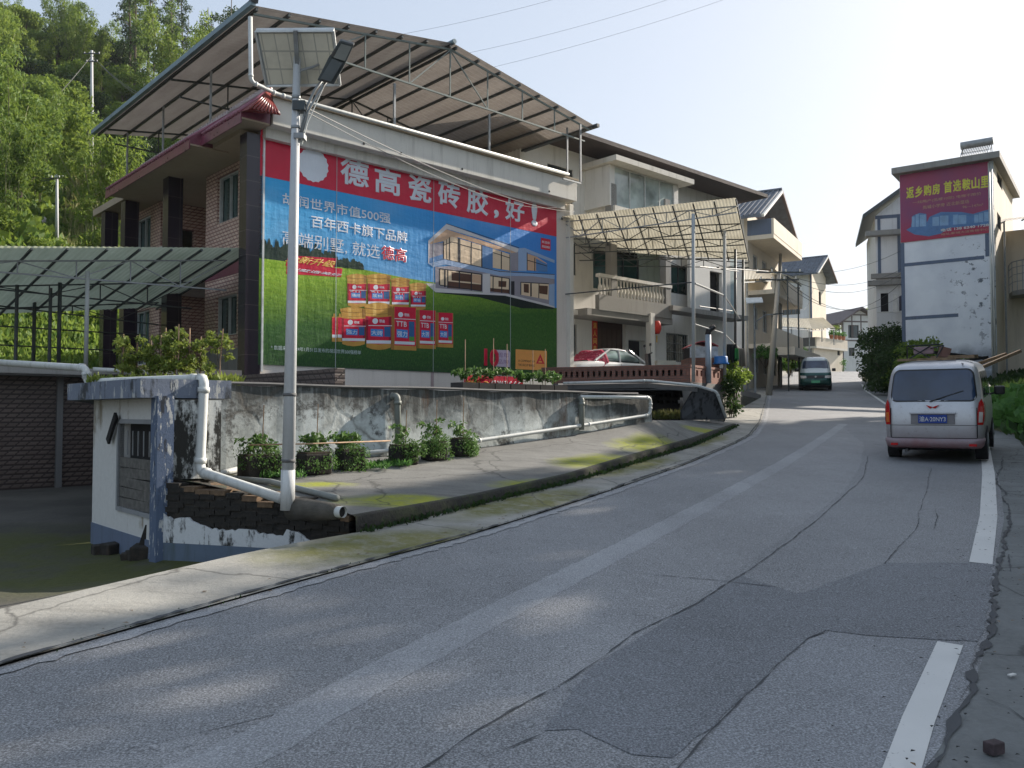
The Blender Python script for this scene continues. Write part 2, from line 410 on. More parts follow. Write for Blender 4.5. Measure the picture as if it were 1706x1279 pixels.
def grid_sheet(name, xs, ys, f, mat, kind='structure'):
    v = [(x, y, f(x, y)) for y in ys for x in xs]; nx = len(xs)
    fc = [(j*nx+i, j*nx+i+1, (j+1)*nx+i+1, (j+1)*nx+i) for j in range(len(ys)-1) for i in range(nx-1)]
    m = MB(); m.add(v, fc); return obj(name, m, mat, None, kind, True)
def ground_mat():
    t = NT('earth_and_moss'); o = t.map(); x, y, z = t.xyz()
    n = t.noise(o, .5, 5, .65); f = t.noise(o, 9, 5, .7)
    m = t.mix(t.ramp(n, .4, .6), (.05, .048, .042), (.085, .08, .07))
    near = t.math('MULTIPLY', t.ramp(x, -2.2, -3.4), t.ramp(y, 12.5, 10.5), True); near = t.math('MULTIPLY', near, t.ramp(y, 6.6, 7.9), True)
    moss = t.math('MULTIPLY', near, t.ramp(n, .36, .52), True)
    m = t.mix(moss, m, t.mix(f, (.035, .045, .008), (.08, .085, .014)))
    far = t.math('MAXIMUM', t.ramp(y, 24, 27), t.ramp(x, 10.5, 12.5)); far = t.math('MULTIPLY', far, 1., True)
    m = t.mix(far, m, t.mix(t.ramp(t.noise(o, .35, 5, .7), .4, .6), (.045, .065, .016), (.09, .08, .035)))
    t.bump(f, .6, .04); return t.fin(m, .95)
M_ground = ground_mat()
xs = [-400, -300, -220, -170] + [-150 + 2.5 * i for i in range(44)] + [-40 + 1.0 * i for i in range(80)] + [40 + 4 * i for i in range(16)] + [120, 170, 250, 400]
ys = [-250, -120, -60, -35, -22, -14, -9, -6, -4, -2, -1] + [i * .6 for i in range(50)] + [30 + i * 1.5 for i in range(50)] + [105 + 5 * i for i in range(24)] + [240, 300, 450]
grid_sheet('ground', xs, ys, H, M_ground)

def blob_mask(t, blobs, warp=.6, wsc=1.3):
    """soft irregular spots at (x, y, rx, ry, angle)"""
    o = t.tc.outputs['Object']; w = t.noise(o, wsc, 5, .65, out=1)
    v = t.mix(warp, o, t.mix(1., w, (.5, .5, .5), 'SUBTRACT'), 'ADD'); acc = None
    for (bx, by, rx, ry, ang) in blobs:
        a = R(ang); mp = t.n.new('ShaderNodeMapping'); mp.vector_type = 'TEXTURE'
        mp.inputs[1].default_value = (bx, by, 0); mp.inputs[2].default_value = (0, 0, a); mp.inputs[3].default_value = (rx, ry, 50)
        t.l.new(v, mp.inputs[0]); ln = t.n.new('ShaderNodeVectorMath'); ln.operation = 'LENGTH'; t.l.new(mp.outputs[0], ln.inputs[0])
        d = t.ramp(ln.outputs[1], 1.1, .55); acc = d if acc is None else t.math('MAXIMUM', acc, d)
    return acc
def asphalt(name, c, speck=.5, wear=.3, bumpy=.5):
    t = NT(name); o = t.map()
    sp = t.noise(o, 95, 3, .75); sp2 = t.vor(o, 60); big = t.noise(o, .35, 4, .6); mid = t.noise(t.map((1, 1, 1)), 2.6, 5, .7)
    tr = t.noise(t.map((1.6, .12, 1), (0, 0, R(28))), .9, 4, .6)
    m = t.mix(t.ramp(big, .35, .65), sc3(c, .82), sc3(c, 1.18)); m = t.mix(t.ramp(tr, .4, .65, 0, wear), m, sc3(c, 1.45))
    m = t.mix(t.ramp(mid, .5, .72, 0, .35), m, sc3(c, .6))
    m = t.mix(t.ramp(sp, .5, .64, 0, speck), m, sc3(c, 2.6)); m = t.mix(t.ramp(sp, .47, .36, 0, speck), m, sc3(c, .28))
    m = t.mix(t.ramp(sp2, .16, .08, 0, speck * .8), m, sc3(c, 2.1))
    t.bump(t.math('ADD', sp, t.math('MULTIPLY', sp2, .5)), bumpy, .006)
    return t.fin(m, .82)
A_main = asphalt('worn_asphalt', (.180, .185, .192), .75); A_dark = asphalt('dark_asphalt_patch', (.138, .146, .158), .7, .2); A_lite = asphalt('smooth_asphalt_patch', (.19, .198, .21), .6, .3)
A_band = asphalt('faded_centre_paint', (.245, .252, .262), .5, .5); M_crack = plain('crack_filler', (.06, .064, .07), .9)
def line_paint():
    t = NT('white_road_paint'); o = t.map(); n = t.noise(o, 16, 5, .75); w = t.noise(o, 2, 4)
    m = t.mix(t.ramp(n, .62, .7, 0, .9), t.mix(w, (.5, .51, .5), (.66, .66, .64)), (.12, .125, .13)); return t.fin(m, .7)
M_line = line_paint()
def strip(name, left, right, lift, mat, y0, y1, dy=.7, kind='structure', n=6, zf=None):
    m = MB(); Y = []; y = y0
    while y < y1 - 1e-6: Y.append(y); y += dy * max(1, y / 14)
    Y.append(y1); v = []
    for y in Y:
        a, b = left(y), right(y)
        for k in range(n + 1):
            x = a + (b - a) * k / n; v.append((x, y, (zf or (lambda x, y: g(y)))(x, y) + lift))
    f = [(j*(n+1)+i, j*(n+1)+i+1, (j+1)*(n+1)+i+1, (j+1)*(n+1)+i) for j in range(len(Y)-1) for i in range(n)]
    return obj(name, m.add(v, f), mat, None, kind, True)
strip('road', xl, xr, 0, A_main, -14, 99)
# right shoulder of broken concrete, left verge of rough concrete
def conc(name, c, moss=None, blobs=(), dark=.5):
    t = NT(name); o = t.map(); f = t.noise(o, 30, 5, .75); b = t.noise(o, 1.1, 5, .65); s_ = t.noise(t.map((.5, 2.4, 1), (0, 0, R(-38))), 2, 5, .7)
    m = t.mix(t.ramp(b, .35, .65), sc3(c, .75), sc3(c, 1.15)); m = t.mix(t.ramp(s_, .5, .72, 0, dark), m, sc3(c, .4))
    m = t.mix(t.ramp(f, .4, .68, 0, .3), m, sc3(c, 1.5))
    if moss:
        k = blob_mask(t, blobs); k = t.math('MULTIPLY', k, t.ramp(t.noise(o, 5, 5, .7), .3, .55, .35, 1.), True)
        m = t.mix(k, m, t.mix(f, sc3(moss, .7), sc3(moss, 1.3)))
    c1 = t.vor(t.mix(.4, o, t.noise(o, 2, 4, out=1), 'ADD'), .55, 'DISTANCE_TO_EDGE')
    m = t.mix(t.ramp(c1, .012, .0, 0, .7), m, sc3(c, .2))
    t.bump(t.math('ADD', f, b), .5, .015); return t.fin(m, .92)
M_verge = conc('rough_concrete_verge', (.28, .275, .25), (.15, .15, .05), [(-1.2, 7.6, 1.3, .5, 40), (.2, 10.0, 1.6, .4, 55), (2, 13.6, 2.0, .35, 58), (4.2, 18, 2, .3, 62)])
M_shoulder = conc('broken_concrete_shoulder', (.16, .17, .17))
M_apron = conc('mossy_concrete_apron', (.155, .155, .145), (.24, .26, .025),
    [(-1.15, 8.9, .8, .42, 20), (.3, 10.6, .7, .35, 25), (1.4, 12.9, 1.1, .55, 45), (2.6, 15.2, 1.3, .5, 50), (4.3, 18.9, .9, .3, 50), (-2.3, 9.6, .5, .25, 30)], .75)
vo = [(-24, -34), (-9.2, -3.5), (-5.6, 1.6), (-3.8, 4.7), (-2.98, 6.0), (-2.15, 7.3), (-1.5, 7.98), (-.47, 9.5), (.78, 11.45), (1.98, 13.68), (3.78, 17.0), (5.0, 20), (6.3, 24.5), (9.9, 37), (13.3, 47), (17, 58), (24, 75), (25.5, 80)]
strip('verge', lambda y: lerp_poly(vo, y), xl, .012, M_verge, -12, 79, .5, n=5, zf=lambda x, y: g(y) + .05 * smooth(0, 1, (xl(y) - x)) )
strip('shoulder', xr, lambda y: xr(y) + 1.25 + .25 * sin(y), .003, M_shoulder, -12, 60, .5, n=5)
# a dark gutter crack between verge and road
def ribbon(name, pts, w, lift, mat, jit=0., kind='structure', on=None):
    """a thin flat strip along ground points (x, y)"""
    rr = random.Random(len(pts) * 7 + 1); q = []
    for (a, b) in zip(pts, pts[1:]):
        L = math.hypot(b[0]-a[0], b[1]-a[1]); n = max(1, int(L / ((.07 if a[1] < 14 else .2) if jit else .6)))
        for k in range(n): q.append((a[0]+(b[0]-a[0])*k/n, a[1]+(b[1]-a[1])*k/n))
    q.append(pts[-1][:2]); v = []; crk = jit and mat is M_crack; wk = 0.
    for i, p in enumerate(q):
        a = q[max(0, i-1)]; b = q[min(len(q)-1, i+1)]; d = Vector((b[0]-a[0], b[1]-a[1])).normalized(); nx, ny = d.y, -d.x
        ww = (w(i / (len(q)-1)) if callable(w) else w) / 2 + (rr.uniform(-1, 1) * min(.4 * (w if not callable(w) else .03), jit) if jit else 0); o = rr.uniform(-jit, jit) if jit else 0
        if crk: ww = (w(i / (len(q)-1)) if callable(w) else w) * .5 * rr.choice((.12, .3, .5, .8, 1.15)); wk = max(-2.2 * jit, min(2.2 * jit, wk + rr.uniform(-jit, jit) * .55)); o = wk
        for s_ in (-1, 1):
            x, y = p[0] + nx * (ww * s_ + o), p[1] + ny * (ww * s_ + o); v.append((x, y, (on or g)(y) + lift))
    f = [(2*i, 2*i+1, 2*i+3, 2*i+2) for i in range(len(q)-1)]
    return obj(name, MB().add(v, f), mat, None, kind)
G2 = lambda L: [hitg(*p)[:2] for p in L]
ribbon('gutter_crack', [(x - .02, y) for x, y in LE if -5 < y < 60], .045, .024, M_crack, .012)
ribbon('road_markings', [(x + .13, y) for x, y in LE if 1 < y < 79], .09, .006, A_band, .02)
ribbon('road_markings', G2([(1500, 1290), (1530, 1200), (1583, 1073)]), .135, .006, M_line)
ribbon('road_markings', G2([(1634, 939), (1647, 860), (1647, 790), (1640, 735), (1600, 705)]), .17, .006, M_line)
ribbon('road_markings', G2([(1500, 690), (1479, 675), (1458, 661), (1443, 651), (1436, 640)]), .13, .006, M_line)
ribbon('road_markings', G2([(300, 1300), (430, 1240), (640, 1120), (850, 1010), (1050, 908), (1180, 840), (1300, 775), (1372, 730), (1405, 706)]), lambda k: .30 - .06 * k, .003, A_band, .008)
ribbon('road_crack', G2([(690, 1290), (760, 1240), (850, 1185), (960, 1130), (1060, 1055), (1150, 1012), (1235, 960), (1340, 880), (1410, 822), (1436, 795), (1445, 760)]), .014, .0065, M_crack, .012)
ribbon('road_crack', G2([(1125, 1285), (1220, 1180), (1290, 1110), (1345, 1065), (1375, 1052)]), .013, .0065, M_crack, .01)
ribbon('road_crack', G2([(1475, 940), (1525, 880), (1540, 820), (1550, 780)]), .011, .0065, M_crack, .012)
ribbon('road_crack', G2([(1555, 882), (1562, 862), (1558, 850)]), .010, .0065, M_crack, .012)
ribbon('road_crack', G2([(1545, 1290), (1600, 1180), (1622, 1110), (1640, 1050), (1650, 990), (1662, 940), (1672, 870), (1668, 800), (1668, 760)]), lambda k: .055 - .035 * k, .011, M_crack, .028)
ribbon('road_crack', G2([(1662, 952), (1683, 952), (1680, 925)]), .014, .009, M_crack, .01)
ribbon('road_crack', G2([(1632, 1162), (1680, 1180), (1720, 1210)]), .008, .009, M_crack, .006)
ribbon('road_crack', G2([(1060, 955), (1200, 968), (1350, 985)]), .010, .0065, M_crack, .02)
ribbon('road_crack', G2([(780, 1248), (810, 1262), (900, 1225)]), .010, .0065, M_crack, .008)
def patch(name, pts, lift, mat):
    rj = random.Random(len(pts)); q = []
    for a, b in zip(pts, pts[1:] + pts[:1]):
        L = math.hypot(b[0]-a[0], b[1]-a[1]); k_ = max(1, int(L / .10)); k_ = min(k_, 60); q += [(a[0]+(b[0]-a[0])*k/k_ + rj.uniform(-.014, .014), a[1]+(b[1]-a[1])*k/k_ + rj.uniform(-.014, .014)) for k in range(k_)]
    bm = bmesh.new(); fc = bm.faces.new([bm.verts.new((x, y, 0)) for x, y in q]); bmesh.ops.triangulate(bm, faces=[fc])
    for _ in range(3): bmesh.ops.subdivide_edges(bm, edges=[e for e in bm.edges if e.calc_length() > .5], cuts=1, use_grid_fill=False); bmesh.ops.triangulate(bm, faces=bm.faces[:])
    for v in bm.verts: v.co.z = g(v.co.y) + lift
    me = bpy.data.meshes.new(name); bm.to_mesh(me); bm.free(); me.materials.append(mat); return obj(name, me, mat, None, 'structure')
patch('asphalt_patch', G2([(900, 1216), (985, 1112), (1235, 960), (1330, 990), (1475, 938), (1655, 938), (1648, 1000), (1635, 1070), (1480, 1062), (1375, 1050), (1340, 1068), (1220, 1180), (1122, 1262), (1050, 1258), (960, 1215)]), .0035, A_dark)
patch('asphalt_patch', G2([(1130, 1290), (1222, 1182), (1345, 1068), (1380, 1053), (1480, 1064), (1630, 1072), (1600, 1180), (1540, 1290)]), .0026, A_lite)
patch('asphalt_patch', G2([(0, 1290), (690, 1290), (1120, 1030), (1400, 825), (1432, 780), (1440, 740), (1405, 712), (1370, 738), (1300, 782), (1050, 915), (640, 1128), (300, 1300)]), .0013, asphalt('pale_asphalt_lane', (.204, .208, .214), .7, .4))

# raised concrete apron left of the road, with its thick outer edge
FA = Frame(-6.1, 20.0, 42.7)
SW = FA.l(*P(350, 785, 10.5)[:2])[1]                 # plane of the retaining wall
foot = [(585, 896), (700, 871), (779, 850), (940, 810), (1045, 778), (1151, 745), (1222, 713)]
topy = [857, 838, 824, 789, 758, 729, 705]
back = [(350, 785), (430, 776), (650, 758), (800, 746), (940, 727), (1085, 700), (1140, 694)]
fr = []
for (px, py), ty in zip(foot, topy):
    x, y, _ = hitg(px, py); fr.append((x, y, CZ + ray(px, ty)[1] * y))
bk = []
for px, py in back:
    t, z = FA.ps(px, py, SW); bk.append(FA.w(t, SW, z))
bk[-1] = P(1140, 700, 20.6); bk.append(P(1203, 702, 23.0))
def resamp(pts, n):
    P_ = [Vector(p) for p in pts]; L = [0]
    for a, b in zip(P_, P_[1:]): L.append(L[-1] + (b - a).length)
    o = []
    for i in range(n):
        d = L[-1] * i / (n - 1)
        for k in range(len(L) - 1):
            if d <= L[k+1] + 1e-6: o.append(P_[k].lerp(P_[k+1], (d - L[k]) / max(1e-6, L[k+1] - L[k]))); break
    return o
N = 24; APF = resamp(fr, N); f_, b_ = resamp(fr, N), resamp(bk, N); m = MB(); v = []
for i in range(N):
    for k in range(7):
        p = f_[i].lerp(b_[i], k / 6); v.append((p.x, p.y, p.z + (.008 * wob(p.x, p.y, 2) if 0 < k < 6 else 0)))
m.add(v, [(i*7+k, (i+1)*7+k, (i+1)*7+k+1, i*7+k+1) for i in range(N-1) for k in range(6)])
apron = obj('apron', m, M_apron, None, 'structure', True)
m = MB(); v = []
for i in range(N):
    p = f_[i]; j = .02 * sin(i * 2.3); v += [tuple(p), (p.x + .05 + j, p.y - .05, p.z - .015), (p.x + .06 + j, p.y - .06, p.z - .14), (p.x + .02, p.y - .03, g(p.y) - .1)]
m.add(v, [(i*4+k, i*4+k+1, (i+1)*4+k+1, (i+1)*4+k) for i in range(N-1) for k in range(3)])
t = NT('mossy_dark_edge'); o_ = t.map(); n1 = t.noise(o_, 3, 5, .7); n2 = t.noise(o_, 18, 4, .7)
mm = t.mix(t.ramp(n1, .45, .62), (.035, .034, .03), t.mix(n2, (.02, .04, .012), (.09, .09, .05))); t.bump(n2, .8, .04); M_medge = t.fin(mm, .95)
from mathutils.bvhtree import BVHTree
_bv = BVHTree.FromPolygons([tuple(v_.co) for v_ in apron.data.vertices], [tuple(p_.vertices) for p_ in apron.data.polygons])
def aphit(px, py, lift=0.):
    X, Z = ray(px, py); h = _bv.ray_cast(Vector((0, 0, CZ)), Vector((X, 1, Z)).normalized())[0]
    return (h.x, h.y, h.z + lift) if h else P(px, py, 10)
obj('apron_edge', m, M_medge, None, 'structure', True)

# ------------------------------------------------------------ lean-to, pillar, ledge, retaining wall
px0 = P(265, 945, 8.7); PIL = (px0[0], px0[1]); FL = Frame(PIL[0], PIL[1], 42.7)
ZT, ZS = 1.76, 1.96
root = thing('outbuilding', 'low white outbuilding with a boarded window and a flat concrete roof slab', 'outbuilding', (PIL[0], PIL[1], 0), FL.a)
# local axes: x along the wall to the right (t), y away (s)
s1 = FL.pt(156, 700, 0)[0]
wy0, wz1 = FL.pt(203, 705, .02); wy1, wz0 = FL.pt(256, 850, .02)[0], FL.pt(250, 862, .02)[1]
wy0, wy1 = sorted((wy0, wy1)); wy0 = max(.12, wy0)
wz1 = FL.pt(203, 705, .02)[1]; wz0 = FL.pt(203, 843, .02)[1]
m = MB().wall('t', .0, .16, .1, s1, -.1, ZT, [(wy0, wy1, wz0, wz1)]); obj('wall', m, mouldy('lean_to_lime', (.62, .62, .60), .16, 1.6, (.28, .25, .2)), root)
obj('plinth', MB().wall('t', -.012, .0, .1, s1, -.12, .24), M_blueband, root)
obj('corner_pillar', MB().box(-.07, .10, -.09, .10, -.15, ZT + .02), mouldy('peeling_blue_pillar_paint', (.10, .14, .22), .35, 5, (.03, .035, .045), (.48, .49, .48)), root)
m = MB().box(.11, .62, -.06, .5, .9, ZT - .02); stb = obj('stained_wall_block', m, mouldy('mouldy_block', (.60, .62, .60), .75, 3.5), root)
# slab: from over the lean-to back to the terrace
TE = FA.ps(1086, 700, SW)[0] - FA.l(*PIL)[0] - .05
sl_pts = [(-.22, -.02), (.75, -.02), (1.0, 1.9), (TE, 1.95), (TE, 9.3), (3.0, 9.3), (1.2, 6.6), (.5, 4.6), (-.28, s1 + .1)]
obj('roof_slab', MB().slab([(a, b, ZS) for a, b in sl_pts], ZS - ZT), mouldy('slab_edge', (.17, .20, .26), .42, 3, (.04, .045, .05), (.42, .43, .42)), root)
# window: hollow frame, sheet of boards in the lower half, bars above
fr_ = obj('window', MB().wall('t', -.02, .05, wy0 - .05, wy1 + .05, wz0 - .05, wz1 + .05, [(wy0, wy1, wz0, wz1)]), plaster('grey_window_surround', (.28, .29, .30), (.1, .1, .1), .5), root)
obj('dark_recess', MB().box(.12, .13, wy0, wy1, wz0, wz1), M_dark, fr_)
for k in range(6):
    yy = wy0 + (wy1 - wy0) * (k + .5) / 6; zm = wz0 + (wz1 - wz0) * .62
    obj('bar', MB().tube([(.06, yy, zm), (.06, yy, zm + .28)], .008, 5), M_steel, fr_)
zm = wz0 + (wz1 - wz0) * .6
for k in range(5):
    za = wz0 + (zm - wz0) * k / 5; zb = za + (zm - wz0) / 5 - .006
    obj('board', MB().cbox((.015 + .004 * (k % 2), (wy0 + wy1) / 2 + .01 * (k % 3 - 1), (za + zb) / 2), (.02, wy1 - wy0 + .08, zb - za), 0, R(.8 * (k % 3 - 1))), plain('grey_weathered_board', (.12, .115, .105), .9, 0, .4, 12), root)
# board leaning at the window's outer top
brd = obj('broken_board', MB().cbox((-.05, wy1 + .12, wz1 - .06), (.03, .42, .09), 0, R(-48)), M_dark, None, loc=(PIL[0], PIL[1], 0)); brd.rotation_euler = (0, 0, FL.a)
tag(brd, 'short dark board stuck out slanting beside the outbuilding window', 'board')
# ledge wall under the apron's near end (white foot, exposed bricks, black top)
W0 = Vector((PIL[0] + .06, PIL[1] - .03)); W1 = Vector((fr[0][0] - .02, fr[0][1] + .02)); dW = (W1 - W0); LW = dW.length; FW = Frame(W0.x, W0.y, math.degrees(math.atan2(dW.y, dW.x)))
lw = thing('ledge_wall', 'black mouldy brick ledge over a white lime wall at the street lamp', 'wall', (W0.x, W0.y, 0), FW.a)
zt = lambda a: .90 - (.90 - fr[0][2] + .02) * (a / LW) ** .8
nseg = 54; m = MB(); v = []
zw = lambda a: zt(a) - .31 - .05 * sin(a * 3.1) - .035 * sin(a * 7.3 + 2 * sin(a * 4.1)) - .012 * sin(a * 31 + 5 * sin(a * 9)) - .03 * (sin(a * 12.7 + 3 * sin(a * 5.3)) > .8)      # where the render ends and the bricks show
for i in range(nseg + 1):
    a = LW * i / nseg; v += [(a, -.03, -.35), (a, -.03, .26), (a, -.03, max(.262, zw(a))), (a, .10, max(.264, zw(a))), ]
m.add(v, [(i*4+k, (i+1)*4+k, (i+1)*4+k+1, i*4+k+1) for i in range(nseg) for k in range(3)])
m.m = [1 if k % 3 == 0 else 0 for k in range(len(m.f))]
lime = mouldy('white_lime_foot', (.62, .64, .65), .36, 4)
t = NT('black_mould_brick'); o_ = t.map(); n1 = t.noise(o_, 4, 5, .7); n2 = t.noise(o_, 24, 3)
mm = t.mix(t.ramp(n1, .45, .7), (.018, .017, .015), (.055, .045, .035)); mm = t.mix(t.ramp(t.noise(o_, 1.6, 3), .62, .72, 0, .6), mm, (.10, .06, .035)); t.bump(n2, .5, .02); M_mould = t.fin(mm, .95)
obj('limed_foot', m, [lime, plaster('blue_grey_plinth', (.12, .16, .22), (.05, .07, .03), .6, .9, 3)], lw)
m = MB(); m.poly([(0, .002, -.3)] + [(LW * i / nseg, .002, zt(LW * i / nseg) - .02) for i in range(nseg + 1)] + [(LW, .002, -.3)]); obj('core', m, M_mould, lw)
# stepped bricks
rows = 11; hb = .062
bricks = []
for r_ in range(rows):
    a = .01 + (.06 if r_ % 2 else 0)
    while a < LW - .03:
        L = .185; a1 = min(a + L - .012, LW); ztop = zt(min(LW, a + L * .5)) - r_ * hb + .03 * (RND.random() < .2)
        if ztop - hb > zw(a + L / 2) - .02 and ztop - hb > .1: bricks.append((a, a1, ztop - hb + .009, ztop, RND.uniform(-.004, .006), r_))
        a += L
bm0 = None; pass
for (a, a1, z0, z1, j, r_) in bricks[:250]:
    L = a1 - a
    o = obj('brick', MB().box(0, L, -.012 - j, .11 + (.45 if r_ == 0 else 0), 0, z1 - z0), M_mould if (r_ > 0 or RND.random() < .6) else plain('earthy_brick', (.13, .085, .05), .95, 0, .4, 20), lw, loc=(a, 0, z0))
# sloping top behind the bricks, black concrete, up to the stained block
tp = [(W0.x + .08, W0.y + .12, .90), (W1.x, W1.y + .1, fr[0][2] - .01), tuple(Vector(fr[1]) + Vector((-.35, .4, -.01))), FA.w(FA.ps(360, 790, SW)[0] + .5, SW - .02, .86), FA.w(FA.ps(350, 785, SW)[0] - .35, SW + .1, .9)]
obj('ledge_top', MB().poly(tp), M_medge, None, 'structure')

# long stained retaining wall
ta, zz0 = FA.ps(330, 790, SW); tb, zz1 = FA.ps(1086, 700, SW)
rw = thing('retaining_wall', 'long lime washed retaining wall with black mould and cracks', 'wall', FA.w(ta, SW), FA.a)
Lr = tb - ta; zr = 1.97
m = MB(); n = 26; v = []
for i in range(n + 1):
    a = Lr * i / n; j = .01 * sin(i * 1.7)
    v += [(a, -j, .3), (a, -j, zr - .01 + .012 * sin(i * 2.1)), (a, .22, zr - .01 + .012 * sin(i * 2.1 + .5)), (a, .22, .3)]
m.add(v, [(i*4+k, (i+1)*4+k, (i+1)*4+k+1, i*4+k+1) for i in range(n) for k in range(3)] + [(0, 1, 2, 3), (n*4+3, n*4+2, n*4+1, n*4)])
obj('rendered_face', m, M_stain, rw, smooth=False)
m = MB(); m.tube([(Lr * i / 20, -.012, zr + .012 + .006 * sin(i)) for i in range(20)], .022, 5); obj('coping_bead', m, M_dgrey, rw)
# pipes along it
def pipe(label, pts, r, mat=M_pvc, cat='pipe', parent=None, fillet=.12, joints=True, group=None, name='drain_pipe'):
    """a pipe through world points with rounded elbows; base empty at the first point"""
    P_ = [Vector(p) for p in pts]; out = [P_[0]]
    for a, b, c in zip(P_, P_[1:], P_[2:]):
        d1, d2 = (a - b), (c - b); f = min(fillet, d1.length * .45, d2.length * .45)
        p, q = b + d1.normalized() * f, b + d2.normalized() * f
        out += [p.lerp(b, k/4).lerp(b.lerp(q, k/4), k/4) for k in range(5)]
    out.append(P_[-1]); L = [p - P_[0] for p in out]
    o = thing(name, label, cat, tuple(P_[0]), 0, group) if joints else None
    mb = MB().tube(L, r, 10)
    if not o:
        o = obj(name, mb, mat, loc=tuple(P_[0]), smooth=True); tag(o, label, cat, group); return o
    obj('pipe_run', mb, mat, o, smooth=True)
    for i in range(1, len(P_) - 1):
        for q in (P_[i-1], P_[i+1]):
            d = (q - P_[i]).normalized(); c = P_[i] - P_[0] + d * (fillet * .95)
            obj('elbow_collar', MB().tube([c, c + d * r * 1.1], r * 1.22, 10), mat, o, smooth=True)
    return o
q = lambda px, py, off=-.07: (lambda t_, z_: FA.w(t_, SW + off, z_))(*FA.ps(px, py, SW + off))
pipe('thin white pipe running along the foot of the stained wall and back along its top', [q(505, 765), q(700, 745), q(788, 735), q(973, 708), q(1083, 691), q(1084, 662), q(968, 661)], .033)
pipe('grey downpipe with an elbow on the stained wall beside the three potted plants', [q(650, 660, .05), q(662, 659, -.08), q(663, 742, -.08)], .05, plaster('mouldy_pipe', (.20, .22, .20), (.05, .06, .04), .7, .6, 5), fillet=.08)
pipe('slim grey downpipe at the far end of the stained wall', [q(963, 664, .05), q(969, 663, -.07), q(969, 716, -.07)], .05, MATS['mouldy_pipe'], fillet=.08)
# white drain pipe over the outbuilding and down to the lamp
ys_ = FL.pt(143, 617, -.1)[0]
def LL(px, py, tloc): s_, z_ = FL.pt(px, py, tloc); return FL.w(tloc, s_, z_)
def LS(px, py, sloc): t_, z_ = FL.ps(px, py, sloc); return FL.w(t_, sloc, z_)
e1 = LL(146, 636, -.16); e2 = (e1[0], e1[1], P(146, 614, e1[1])[2]); e0 = P(-60, 598, 17.5)
k1 = P(338, 630, 9.05)
pipe('fat white drain pipe crossing above the outbuilding slab and down beside the stained wall', [P(-60, 600, 13.5), P(143, 613, 11.4), P(146, 637, 11.4), P(330, 631, 9.15), P(340, 632, 8.95), P(333, 785, 8.9), P(470, 831, 8.15)], .052, fillet=.09)
pipe('long grey plastic pipe lying loose on the ground beside the potted plants', [aphit(380, 796, .04), aphit(450, 808, .04), aphit(562, 836, .04)], .034, plaster('grey_plastic_pipe', (.26, .28, .27), (.08, .09, .07), .5), joints=False, fillet=.02, name='loose_pipe')
pipe('short white pipe stub lying behind the loose grey pipe at the stained wall', [aphit(362, 790, .045), aphit(405, 786, .045)], .04, joints=False, name='loose_pipe')
M_mpipe = plain('mortar_covered_pipe', (.085, .078, .065), .95, 0, .4, 8, .5)
cp = thing('culvert_pipe', 'mortar covered pipe stub with a white open end beside the street lamp', 'pipe', P(495, 848, 7.95))
b0 = Vector(P(495, 848, 7.95)); d_ = (Vector(P(572, 853, 7.62)) - b0)
obj('mortar_cover', MB().tube([d_ * -.1, d_ * .35, d_ * .7, d_ * .88], .115, 12, .07), M_mpipe, cp, smooth=True)
obj('open_end', MB().tube([d_ * .86, d_ * 1.0], .052, 14, cap=False), M_pvc, cp, smooth=True)
obj('pipe_bore', MB().tube([d_ * .95, d_ * .955], .049, 14), M_dark, cp)
# rubble by the pillar
rk = MB(); rr = random.Random(3)
dk = thing('leaning_slab', 'dark broken slab leaning against the blue pillar', 'slab', tuple(P(232, 905, 9.0)))
obj('slab_piece', MB().hull([(-.08, 0, -.25), (.16, 0, -.28), (.16, -.02, .22), (.07, -.02, .20)], [(-.08, .12, -.25), (.16, .12, -.28), (.16, .1, .22), (.07, .1, .20)]), M_mould, dk)
for i, (px, py, s_) in enumerate([(168, 905, .12), (186, 912, .14), (212, 925, .10), (240, 930, .16), (226, 938, .12)]):
    x, y, z = P(px, py, 9.6 if i < 2 else 9.0); z = H(x, y) + s_ * .4
    o = obj('rubble_block', MB().cbox((0, 0, 0), (s_ * 1.5, s_ * 1.2, s_), rr.uniform(0, 3), rr.uniform(-.2, .2)), M_mould, loc=(x, y, z)); bevel(o, .015)
    tag(o, ['black mossy block lying at the far corner of the outbuilding', 'dark block beside the far corner block of the outbuilding', 'small pale streaked block between the outbuilding blocks and the slab', 'large dark block at the foot of the leaning slab', 'low dark lump of rubble in front of the leaning slab'][i], 'rubble')

